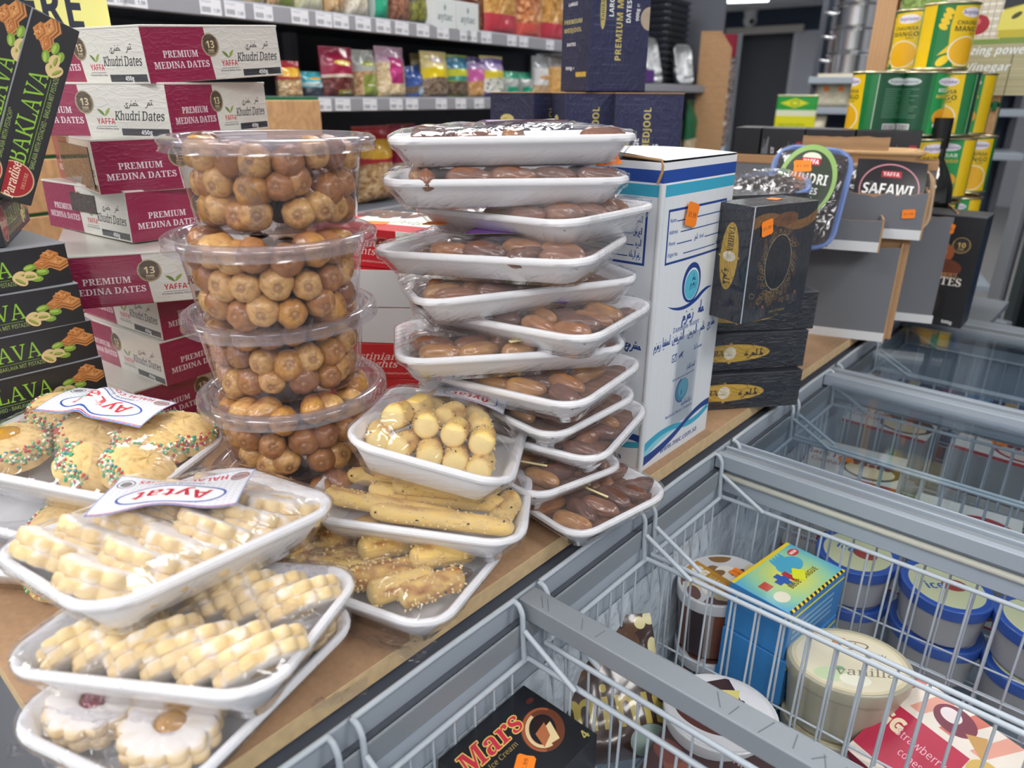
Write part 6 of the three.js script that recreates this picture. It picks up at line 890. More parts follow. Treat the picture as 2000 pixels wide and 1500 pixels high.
// rim centre, turn and tilts of the twelve trays
const DT = [[-0.4156, 0.9567, -0.5411, -9, 0.5, 0], [-0.4575, 0.9877, -0.5189, -6, -5, -1.3], [-0.4453, 1.0211, -0.5409, 11.3, 3.5, 0.1], [-0.4616, 1.0475, -0.5419, -4.3, 3.4, -1.5], [-0.4437, 1.0802, -0.517, 6.1, 1.9, 2.7], [-0.4512, 1.1135, -0.5013, 50.2, -2, 0.8], [-0.4399, 1.1418, -0.5224, 7.2, 1.3, 1.4], [-0.4544, 1.167, -0.5176, 57.7, -3.5, 2.5], [-0.4538, 1.2035, -0.4989, 17.4, 0.6, 2.6], [-0.4577, 1.2328, -0.5437, -3.9, 1.3, 2.5], [-0.464, 1.2637, -0.513, 46, -1.2, 0.5], [-0.466, 1.2975, -0.522, 47, -1, 1]];
{
  DT.forEach(([x, y, z, yaw, tx, tz], i) => {
    const t = thing('date_tray', 'foam tray of brown dates under film, ' + order[i] + ' of twelve', 'food tray', 'foam trays of dates in the tall stack', [x, y, z], yaw, tx, tz);
    part(t, 'tray', trayG, M.foam); part(t, 'film', domeG[i % 4], M.film); part(t, 'film_skirt', skirtG[i % 3], M.filmSide);
    if (i !== 10) { const lb = part(t, 'label', surf(10, 8, (u, v) => [(u - 0.5) * 0.075, 0.0108 + 0.0012 * sin(u * 3 + v * 4), (0.5 - v) * 0.05, u, v]), M.purple, [0.012, 0, 0.004], 'purple printed label'); lb.rotation.y = 0.15; }
    if (i === 8) { sticker(t, [-0.075, 0.0125, -0.01], [-PI / 2, 0, 0.1], 0.024); } if (i === 9) sticker(t, [-0.096, -0.014, 0.02], [0, -PI / 2, 0.3], 0.022); if (i === 10) { sticker(t, [0.09, 0.012, 0.03], [-PI / 2 + 0.5, 0, 0.1], 0.024); }
    // dates along the sides that show
    const cols = 5, rows = 6, toCam = V(camera.position.x - x, 0, camera.position.z - z).normalize();
    let made = 0;
    const q = t.quaternion;
    for (let r = 0; r < rows; r++) for (let c = 0; c < cols; c++) {
      const lx = (c - 2) * 0.037 + rr(-0.004, 0.004) + (r % 2) * 0.006, lz = (r - 2.5) * 0.0195 + rr(-0.002, 0.002), wv = V(lx, 0, lz).applyQuaternion(q);
      const showing = wv.dot(toCam) + (i < 2 ? 0.03 + (wv.z < 0 ? 0 : 0) : 0) + (i === 0 ? wv.x * 0.9 : 0);
      if (abs(lx) > TL / 2 - 0.026 || abs(lz) > TW / 2 - 0.016) continue;
      if (i > 10 && (r + c) % 3) continue;
      if (showing < (i > 9 ? 0.012 : 0.024)) continue;
      const d = solo('date', longDates[(rnd() * 5) | 0], sticky, 'glossy brown oval date under film in the ' + order[i] + ' foam tray', 'date', 'dates in the ' + order[i] + ' foam tray');
      d.position.copy(t.localToWorld(V(lx, -0.0035 + rr(-0.001, 0.003), lz))); d.quaternion.copy(q).multiply(new THREE.Quaternion().setFromEuler(new THREE.Euler(rr(0, 6), rr(-0.35, 0.35) + (rnd() < 0.16 ? 1.3 : 0), rr(-0.12, 0.12), 'YXZ'))); made++;
    }
    // a flat bed of dates under them
    const bed = surf(30, 20, (u, v) => { const a = u * 2 - 1, b = 1 - v * 2; return [a * (TL / 2 - 0.014), -0.0125 + 0.005 * abs(sin(a * 9)) * abs(sin(b * 11)), b * (TW / 2 - 0.014), u * 3, v * 3]; });
    const bm = part(t, 'date_layer', bed, phys({ color: lin(0.2, 0.085, 0.045), roughness: 0.4, clearcoat: 0.5 })); bm.userData.kind = 'stuff';
    // pale wooden picks
    const picks = { 0: [[0.045, 0.01, 0.15, 0.075], [0.0, 0.06, 0.9, 0.06]], 1: [[0.06, 0.035, 0.6, 0.04], [-0.01, 0.05, 1.0, 0.045]], 2: [[0.0, 0.05, 0.2, 0.06]], 3: [[0.02, 0.05, -0.5, 0.06], [0.08, 0.03, -0.4, 0.03]], 5: [[0.02, 0.05, 0.3, 0.05]], 6: [[-0.04, 0.048, 0.0, 0.075]], 7: [[0.02, 0.05, -0.1, 0.08]], 4: [[0.0, 0.045, 0.1, 0.06]] }[i] ?? [];
    picks.forEach(([px, pz, a, len], k) => { const p = thing('wooden_pick', (k ? 'shorter' : 'longer') + ' pale wooden pick on the dates of the ' + order[i] + ' tray', 'pick', 'wooden picks', [0, 0, 0]); p.position.copy(t.localToWorld(V(px, 0.0072, pz))); p.quaternion.copy(q).multiply(new THREE.Quaternion().setFromEuler(new THREE.Euler(0, a, 0))); part(p, 'shaft', boxG(len, 0.0016, 0.0022, 0.0005), M.pick); part(p, 'head', boxG(len * 0.22, 0.0016, 0.0045, 0.0006), M.pick, [-len * 0.4, 0, 0]); });
  });
}
// ---------------------------------------------------------------- biscuit trays
const CL = 0.192, CW = 0.148, CH = 0.032, cookTray = trayGeo(CL, CW, CH, 0.034, 0.022), cookSkirt = [4, 5, 6].map((s) => filmSkirt(CL, CW, CH, s * 2.7, 0.034, 0.022));
function cookieTray(name, label, pose, bulge, sd, group, tent = 2.4) {
  const t = thing(name, label, 'food tray', group, pose.slice(0, 3), pose[3], pose[4], pose[5]);
  part(t, 'tray', cookTray, M.foam); part(t, 'film', filmTop(CL, CW, bulge, sd, 0.034, tent), M.film); part(t, 'film_skirt', cookSkirt[sd % 3 | 0], M.filmSide); return t;
}
function place(t, m, x, y, z, rx, ry, rz, s = 1) { m.position.copy(t.localToWorld(V(x, y, z))); m.quaternion.copy(t.quaternion).multiply(new THREE.Quaternion().setFromEuler(new THREE.Euler(rx, ry, rz, 'YXZ'))); m.scale.set(s, s, s); return m; }
const biscuit = std({ vertexColors: true, roughness: 0.85, bumpMap: grainTex, bumpScale: 0.0006 });
const jamRed = phys({ color: lin(0.22, 0.012, 0.03), roughness: 0.15, clearcoat: 1 }), jamAmber = phys({ color: lin(0.62, 0.3, 0.02), roughness: 0.12, clearcoat: 1 });
const TAN = [0.8, 0.62, 0.34], POW = [0.88, 0.83, 0.78];
// scalloped, sugared ring sandwich; axis +y
function ringBiscuit(sd) {
  const R = 0.031, nb = 13, layer = (y0, y1, ph, top) => surf(130, 18, (u, v) => {
    const th = u * 2 * PI, sc = pow(abs(cos((th * nb) / 2 + ph)), 0.55), hole = 0.0095;
    const ym = (y0 + y1) / 2, hh = (y1 - y0) / 2;
    // profile round the section: inner wall, top, outer bead, underside
    let r, y; const t = v * 2 * PI, cxr = (R + hole) / 2, hw = (R - hole) / 2, cs = cos(t), sn = sin(t), e = 0.45;
    r = cxr + hw * Math.sign(cs) * pow(abs(cs), e) * 1; y = ym + hh * Math.sign(sn) * pow(abs(sn), e * 0.9);
    const outer = smooth(0.2, 1, cs); r += outer * 0.0052 * (sc - 0.7); y = ym + (y - ym) * (1 - 0.35 * outer * (1 - sc)) + 0.0006 * N3(cos(th) * 4 + sd, sin(th) * 4, y * 200);
    r *= 1 + 0.012 * N3(cos(th) * 2 + sd, sin(th) * 2, y0 * 90);
    return [cos(th) * r, y, -sin(th) * r];
  }, true);
  const g = merge([layer(-0.0098, 0.0008, sd, 0), layer(-0.0006, 0.0098, sd + 0.3, 1)]);
  return paint(g, (x, y, z, nx, ny, nz) => { const r = Math.hypot(x, z), n = fbm(x * 90 + sd, y * 120, z * 90, 3), face = smooth(0.35, 0.8, abs(ny)) * smooth(0.0315, 0.027, r), splash = smooth(0.1, 0.34, fbm(x * 70 + 4 + sd, y * 70, z * 70, 3)); const k = clamp01(face * (0.93 + n) + splash * 0.8 + (ny > 0.3 ? 0.15 : 0)); return mixc(mixc(TAN, [0.6, 0.36, 0.12], clamp01(n + 0.1)), POW, k); });
}
const ringG = [1.3, 2.6, 3.9].map(ringBiscuit), jamG = lathe([[0, 0.0112], [0.004, 0.0109], [0.008, 0.0094], [0.0105, 0.0065], [0.0105, 0.003]], 28), jamFlat = lathe([[0, 0.0035], [0.0105, 0.0035], [0.0105, 0], [0, 0]], 24);
function sugarBiscuit(label, group, k, jam) { const t = thing('ring_biscuit', label, 'biscuit', group); part(t, 'biscuit', ringG[k % 3], biscuit); if (jam) part(t, 'jam', jam === 2 ? jamG : jamG, jam === 2 ? jamAmber : jamRed, null, jam === 2 ? 'amber jam centre' : 'dark red jam centre'); return t; }
{
  const grp = 'trays of sugared ring biscuits';
  const C3 = cookieTray('biscuit_tray', 'bottom foam tray of sugared jam ring biscuits, lying half out at the lower left', [-0.4217, 0.9632, -0.1522, 108.5, -1, -3], 0.012, 31, grp);
  const C2 = cookieTray('biscuit_tray', 'middle foam tray of sugared ring biscuits in leaning rows', [-0.4253, 1.0005, -0.156, 30, -6, 4], 0.016, 32, grp);
  const C1 = cookieTray('biscuit_tray', 'upper foam tray of sugared ring biscuits with a white brand label on the film', [-0.4702, 1.0456, -0.1725, 96.8, -5, -5.3], 0.017, 33, grp);
  // upper tray: two rows leaning back like fallen dominoes
  let n = 0; const R1 = ['nearest', 'second', 'third', 'fourth', 'fifth', 'sixth'];
  for (const [row, z0, side] of [[0, 0.031, 'near'], [1, -0.031, 'far']]) for (let i = 0; i < 6; i++) { const b = sugarBiscuit('sugared ring biscuit leaning in the upper tray, ' + R1[i] + ' of the ' + side + ' row', 'biscuits in the upper sugared tray', n++, i === 2 || i === 0 ? 1 : 0); place(C1, b, -0.062 + i * 0.0255, -0.007, z0 + rr(-0.002, 0.002), 0, rr(-0.12, 0.12), -0.58 + rr(-0.08, 0.08) + (i === 5 ? 0.2 : 0), 1.0); }
  const lab = part(C1, 'brand_label', surf(24, 14, (u, v) => { const a = u - 0.5, b = 0.5 - v, bot = 0.006 * cos(u * 2 * PI); return [a * 0.098, 0.0222 + 0.0015 * sin(a * 9 + 1) - 0.006 * b * b + (v < 0.2 ? 0.0025 * sin(u * 8) * (1 - v * 5) : 0), b * 0.058 + bot * (v < 0.5 ? 1 - v * 2 : 0) - bot * 0.6 * (v > 0.5 ? v * 2 - 1 : 0), u, v]; }), M.aytat, [0.004, 0, -0.004], 'white brand label reading Aytat halal cookies, upside down'); lab.rotation.y = -PI / 2 + 0.75 + 3.14159;
  // middle tray
  n = 0; for (const [z0, nn, side] of [[0.034, 6, 'near'], [-0.03, 6, 'far']]) for (let i = 0; i < nn; i++) { const b = sugarBiscuit('sugared ring biscuit leaning in the middle tray, ' + R1[i] + ' from the left in the ' + side + ' row', 'biscuits in the middle sugared tray', n++, i > 3 ? 1 : 0); place(C2, b, -0.057 + i * 0.0245 + (side === 'far' ? -0.004 : 0.002), -0.007, z0 + (side === 'near' ? -0.002 : 0), -0.8 + rr(-0.08, 0.08), 0.9 + rr(-0.1, 0.1), 0, 0.95); }
  // bottom tray: lying flat, one red, one amber
  const flat = [[-0.05, 0.026, 2, 'sugared ring biscuit with an amber jam centre at the bottom edge'], [-0.054, -0.034, 1, 'sugared ring biscuit with a dark red jam centre at the lower left'], [0.012, 0.033, 0, 'plain sugared ring biscuit peeping out beside the amber centred one'], [0.012, -0.03, 0, 'sugared ring biscuit hidden under the middle tray'], [0.066, 0.03, 0, 'sugared ring biscuit at the right end of the bottom tray'], [0.066, -0.03, 1, 'sugared ring biscuit far right in the bottom tray']];
  flat.forEach(([x, z, j, l], i) => place(C3, sugarBiscuit(l, 'biscuits in the bottom sugared tray', i, j), x, -0.006, z, rr(-0.1, 0.1), i * 1.1, rr(-0.06, 0.12), 0.94));
  // loose torn film flaps hanging from the trays
  const flap = (t, name, x, z, yaw, w, l, drop, sd) => { const m = part(t, name, surf(22, 14, (u, v) => [(u - 0.5) * w * (1 - v * 0.4) + 0.004 * N3(v * 6, sd, 1), -v * drop + 0.004 * N3(u * 7 + sd, v * 6, 2) - 0.003, v * l + 0.003 * N3(u * 9, v * 9, sd), u * 0.5, v * 0.5]), M.filmLoose, [x, -0.03, z]); m.rotation.y = yaw; return m; };
  flap(C2, 'film_flap', -0.02, 0.06, 0.1, 0.1, 0.03, 0.022, 1); flap(C3, 'film_flap', 0.06, 0.055, 0.5, 0.09, 0.035, 0.004, 2); flap(C3, 'film_flap', -0.06, -0.05, 3.4, 0.09, 0.03, -0.012, 3); flap(C1, 'film_flap', 0.05, 0.06, 0.4, 0.07, 0.02, 0.016, 5);
}
// ---- sprinkle biscuits
const SPR = [[0.5, 0.06, 0.07], [0.08, 0.38, 0.2], [0.85, 0.8, 0.66], [0.78, 0.66, 0.3], [0.85, 0.8, 0.66], [0.06, 0.3, 0.28], [0.55, 0.12, 0.1], [0.2, 0.5, 0.26]];
function sprinkleBiscuit(sd, half) {
  const R = 0.033, g = surf(48, 18, (u, v) => { const th = u * 2 * PI, t = v, r = R * pow(sin(min(1, t) * PI / 2 * 1.0 + 0.0001) , 0.6) * (1 + 0.03 * N3(cos(th) * 2 + sd, sin(th) * 2, 3)), y = v < 0.999 ? 0.0155 * pow(cos(t * PI / 2), 0.55) : -0.006; return [cos(th) * r * (half ? 0.8 : 1), y * (1 + 0.08 * N3(cos(th) * 3, sin(th) * 3 + sd, t * 3)) - 0.004 * v, -sin(th) * r]; }, true);
  const base = surf(48, 6, (u, v) => { const th = -u * 2 * PI, r = R * (1 - v * 0.999) * (1 + 0.03 * N3(cos(th) * 2 + sd, sin(th) * 2, 3)); return [cos(th) * r * (half ? 0.8 : 1), -0.004 - 0.0045 * sin(min(1, v * 4) * PI / 2), -sin(th) * r]; }, true);
  const b = paint(merge([g, base]), (x, y, z) => { const n = fbm(x * 70 + sd, y * 70, z * 70, 4), cr = pow(1 - abs(N3(x * 110 + sd, z * 110, y * 60)), 14); return mixc(mixc([0.78, 0.52, 0.2], [0.86, 0.64, 0.3], clamp01(0.5 + n)), [0.34, 0.17, 0.05], clamp01(cr * 0.55)); });
  const s0 = new THREE.IcosahedronGeometry(0.0015, 1), list = [];
  for (let i = 0; i < (half ? 190 : 430); i++) { const th = half ? rr(0.6, 2.6) : rr(0, 6.283), t = half ? rr(0.5, 1) : rr(0.55, 1.0), r = R * pow(sin(t * PI / 2), 0.6) * 1.01, y = 0.0155 * pow(max(0, cos(t * PI / 2)), 0.55) - 0.004 * t - (rnd() < 0.4 ? rr(0, 0.006) : 0), q = at(s0.clone(), cos(th) * r * (half ? 0.8 : 1), y, -sin(th) * r), c = SPR[(rnd() * SPR.length) | 0]; paint(q, () => c); list.push(q); }
  return [b, merge(list)];
}
const SP = [sprinkleBiscuit(1.2, 0), sprinkleBiscuit(4.4, 0), sprinkleBiscuit(7.1, 1)];
const sugarBead = phys({ vertexColors: true, roughness: 0.3, clearcoat: 0.4 });
{
  const grp = 'trays of sprinkle biscuits';
  const mk = (label, k, jam, group) => { const t = thing('sprinkle_biscuit', label, 'biscuit', group); part(t, 'biscuit', SP[k][0], biscuit); const s = part(t, 'sprinkles', SP[k][1], sugarBead, null, 'red, green and white sugar beads'); s.userData.kind = 'stuff'; if (jam) { const j = part(t, 'jam', lathe([[0, 0.0185], [0.007, 0.018], [0.0125, 0.0155], [0.0135, 0.012]], 28), jam === 2 ? jamAmber : jamRed, null, jam === 2 ? 'amber jam centre' : 'red jam centre'); } return t; };
  const S1 = cookieTray('biscuit_tray', 'upper foam tray of sprinkle biscuits with a crumpled white brand label', [-0.6576, 1.0412, -0.1835, 31.5, -1.9, -5.6], 0.028, 41, grp, 2.0);
  const S2 = cookieTray('biscuit_tray', 'foam tray of sprinkle biscuits under the labelled one, only its edge in view', [-0.664, 1.0, -0.168, 24, 0, -2], 0.012, 42, grp), S3 = cookieTray('biscuit_tray', 'lowest foam tray of sprinkle biscuits on the board at the left edge', [-0.655, 0.9635, -0.17, 36, 0, 0], 0.01, 43, grp);
  const g1 = 'biscuits in the upper sprinkle tray';
  [[-0.052, 0.034, 0, 2, 0.1, 0, 0.05, 'round sprinkle biscuit with an amber jam centre at the left edge'], [0.036, 0.04, 2, 0, 0.5, 2.6, 0.5, 'cracked plain half biscuit leaning at the front of the sprinkle tray'], [0.068, 0.03, 2, 0, 0.45, 2.2, 0.2, 'second cracked plain half biscuit in the front right corner of the sprinkle tray'], [0.0, -0.006, 1, 0, 0.3, 1, -0.1, 'sprinkle biscuit under the crumpled white label'], [0.05, -0.012, 0, 0, 0.15, 2, -0.15, 'sprinkle biscuit right of the crumpled white label'], [0.06, -0.04, 1, 0, 0.1, 3, 0.1, 'sprinkle biscuit at the far right rim of the sprinkle tray'], [0.0, -0.045, 0, 1, 0.2, 0.5, 0, 'sprinkle biscuit with a dark red jam centre behind the crumpled label'], [-0.055, -0.036, 1, 0, 0.1, 1, 0, 'sprinkle biscuit in the far left of the sprinkle tray']].forEach(([x, z, k, j, rx, ry, rz, l], i) => place(S1, mk(l, k, j, g1), x, 0.001 + (i > 2 ? 0.003 : 0), z, rx, ry, rz, 0.95));
  const lab = part(S1, 'brand_label', surf(30, 16, (u, v) => { const a = u - 0.5, b = 0.5 - v, k = Math.exp(-pow((u - 0.62) / 0.09, 2)); return [a * 0.098, 0.0335 + 0.008 * k * sin(v * 3) - 0.008 * a * a - 0.012 * b * b, b * 0.058 + 0.006 * k, u, v]; }), M.aytat, [0.004, 0, -0.018], 'crumpled white brand label, upside down'); lab.rotation.y = PI + 0.05;
  [[0.062, 0.04, 0], [0.03, 0.045, 1], [0.068, -0.01, 2]].forEach(([x, z, k], i) => place(S2, mk(['sprinkle biscuit at the corner of the second sprinkle tray', 'sprinkle biscuit along the near rim of the second sprinkle tray', 'sprinkle biscuit deep in the second sprinkle tray'][i], k, 0, 'biscuits in the second sprinkle tray'), x, -0.012, z, 0.4, i, 0.2, 0.95));
  [[0.06, 0.04, 0], [0.0, 0.045, 1]].forEach(([x, z, k], i) => place(S3, mk(['sprinkle biscuit in the lowest sprinkle tray near its right corner', 'sprinkle biscuit in the lowest sprinkle tray at the left edge'][i], k, 0, 'biscuits in the lowest sprinkle tray'), x, -0.012, z, 0.3, i, 0.1, 0.95));
}
// ---- sesame sticks
const seedG = (() => { const g = new THREE.IcosahedronGeometry(0.0011, 0); g.scale(1.5, 0.5, 1); return g; })();
function stick(sd, len, r, brown, nSeed, dark) {
  const g = blob(22, 26, len / 2, (t) => r * pow(max(0, 1 - pow(abs(t), 14)), 0.5), (th, t) => 1 + 0.06 * N3(cos(th) * 1.5 + sd, sin(th) * 1.5, t * len * 50) + 0.12 * pow(max(0, sin(th)), 6) + 0.03 * N3(cos(th) * 6, sin(th) * 6 + sd, t * len * 200)); g.rotateY(PI / 2);
  paint(g, (x, y, z, nx, ny) => { const n = fbm(x * 60 + sd, y * 160, z * 160, 4), endc = smooth(0.8, 0.98, abs(nx)); const base = mixc([0.84, 0.58, 0.16], [0.9, 0.7, 0.28], clamp01(0.5 + n * 1.4)), crust = mixc([0.5, 0.2, 0.05], [0.26, 0.09, 0.03], clamp01(0.4 + n)); return mixc(mixc(base, crust, clamp01(brown * (0.55 + n * 1.6) + (brown < 0.5 ? pow(max(0, ny), 8) * (0.5 + n) * 0.9 : 0))), [0.88, 0.7, 0.32], endc * 0.8); });
  const list = []; for (let i = 0; i < nSeed; i++) { const a = rr(-0.4, 3.5), x = rr(-0.48, 0.48) * len, q = at(seedG.clone(), x, sin(a) * r * 1.07, cos(a) * r * 1.05, 0, rr(0, 3), 0); const c = rnd() < dark ? [0.02, 0.018, 0.015] : [0.72, 0.54, 0.26]; paint(q, () => c); list.push(q); }
  return [g, merge(list)];
}
const seedM = std({ vertexColors: true, roughness: 0.5 });
{
  const grp = 'trays of sesame biscuits', LONG = [1, 2, 3].map((s) => stick(s * 1.7, 0.125, 0.0082, 0.25, 90, 0.06)), BITE = [4, 5, 6].map((s) => stick(s * 2.1, 0.034, 0.0112, 0.35, 30, 0.08)), MIX = [7, 8, 9, 10].map((s, i) => stick(s * 1.3, 0.058, 0.0105, i % 2 ? 0.3 : 1, 70, 0.02));
  const mk = (set, k, label, group) => { const t = thing('sesame_stick', label, 'biscuit', group), [g, s] = set[k % set.length]; part(t, 'stick', g, biscuit); part(t, 'seeds', s, seedM).userData.kind = 'stuff'; return t; };
  const K3 = cookieTray('biscuit_tray', 'lowest foam tray of short browned sesame rolls, on the board edge', [-0.434, 0.963, -0.3205, 18.8, -4, -3], 0.014, 51, grp);
  const K2 = cookieTray('biscuit_tray', 'foam tray of long yellow sesame sticks, middle of three', [-0.4372, 0.997, -0.3787, 37, -2.7, -5.5], 0.019, 52, grp);
  const K1 = cookieTray('biscuit_tray', 'small foam tray of cut yellow sesame pieces with their ends towards us, topmost of three', [-0.447, 1.043, -0.416, 124, 13, -8], 0.024, 53, grp, 2.2);
  const gl = 'long sesame sticks';
  [[-0.002, -0.048, 0, 0.05, 0.0], [0.004, -0.026, 0, 0.02, 0.002], [-0.012, -0.004, 0.003, -0.02, 0.006], [0.014, 0.016, 0.003, 0.03, 0.0], [-0.024, 0.03, -0.004, -0.1, 0], [0.022, 0.04, -0.004, 0.02, 0], [0.012, 0.02, 0.015, 0.06, 0.02]].forEach(([x, z, y, ry, rz], i) => { const m = mk(LONG, i, ['farthest long sesame stick in the middle tray', 'second farthest long sesame stick', 'long sesame stick just below the brand label', 'long sesame stick in the middle of the row', 'long sesame stick at the near left rim', 'long sesame stick at the near right rim', 'browned ridge sesame stick lying on top of the others'][i], gl); place(K2, m, x, y - 0.002, z, 0.2, ry, rz, i === 6 ? 0.82 : 1); if (i === 6) m.scale.set(0.62, 1.1, 1.1); });
  { const m = mk(BITE, 1, 'short sesame piece standing at the right rim of the stick tray', gl); place(K2, m, 0.074, -0.004, 0.012, 0, 1.3, 0.2, 1); }
  const lb = part(K2, 'brand_label', surf(10, 10, (u, v) => [(u - 0.5) * 0.05, 0.0225, (0.5 - v) * 0.036, u, v * 0.9]), M.aytat, [0.008, 0, -0.044], 'white brand label with a blue oval'); lb.rotation.y = 0.02;
  // topmost: two layers of ends
  let n = 0; for (const [y, zs] of [[-0.008, [-0.05, -0.027, -0.004, 0.019, 0.042]], [0.0105, [-0.04, -0.015, 0.012, 0.037]]]) for (const z of zs) { const b = mk(BITE, n, 'cut sesame piece, ' + ['far left', 'second', 'third', 'fourth', 'far right'][zs.indexOf(z)] + (y < 0 ? ' of the lower front row in the topmost sesame tray' : ' of the upper front row in the topmost sesame tray'), 'cut sesame pieces'); place(K1, b, -0.05 - (y > 0 ? -0.012 : 0) + rr(-0.003, 0.003), y, z, rr(0, 1), rr(-0.25, 0.25), y > 0 ? -0.15 : 0, 1); n++; }
  for (const [x, y, z, w] of [[-0.006, 0.012, -0.03, 'left'], [-0.004, 0.012, 0.0, 'middle'], [-0.006, 0.01, 0.03, 'right'], [0.036, 0.008, -0.02, 'far left'], [0.038, 0.008, 0.02, 'far right']]) { const b = mk(BITE, n++, w + ' sesame piece in the back rows of the topmost sesame tray', 'cut sesame pieces'); place(K1, b, x, y, z, rr(0, 3), rr(-0.3, 0.3), 0, 1.02); }
  const l2 = part(K1, 'brand_label', surf(10, 8, (u, v) => [(u - 0.5) * 0.07, 0.0262 - 0.02 * (u - 0.5) ** 2, (0.5 - v) * 0.045, u, v]), M.aytat, [0.035, 0, 0.012], 'white brand label on the film'); l2.rotation.y = 1.6;
  // lowest: rolls pointing to the lower left
  [[-0.064, 0.03], [-0.043, 0.034], [-0.022, 0.032], [-0.001, 0.035], [0.02, 0.033], [0.041, 0.036], [0.063, 0.026], [0.056, -0.006], [-0.03, 0.004], [0.012, 0.006]].forEach(([x, z], i) => { const b = mk(MIX, i, ['browned', 'pale'][i % 2] + ' sesame roll, ' + ['first', 'second', 'third', 'fourth', 'fifth', 'sixth', 'seventh', 'eighth', 'ninth', 'tenth'][i] + ' from the left in the lowest sesame tray', 'short sesame rolls'); place(K3, b, x, -0.004 + (i > 6 ? 0.01 : 0) + rr(0, 0.004), z - 0.004, rr(0, 2), 1.0 + rr(-0.25, 0.25), rr(-0.12, 0.1), 1.0); });
  const fl = surf(30, 12, (u, v) => [(u - 0.5) * 0.15, 0.004 * N3(u * 9, v * 5, 4) + 0.003, v * 0.03 + 0.003 * N3(u * 8, v * 3, 1), u * 0.6, v * 0.3]); part(K2, 'film_flap', fl, M.filmLoose, [-0.02, -0.034, 0.05]); part(K3, 'film_flap', fl, M.filmLoose, [0.01, -0.03, 0.05]);
}
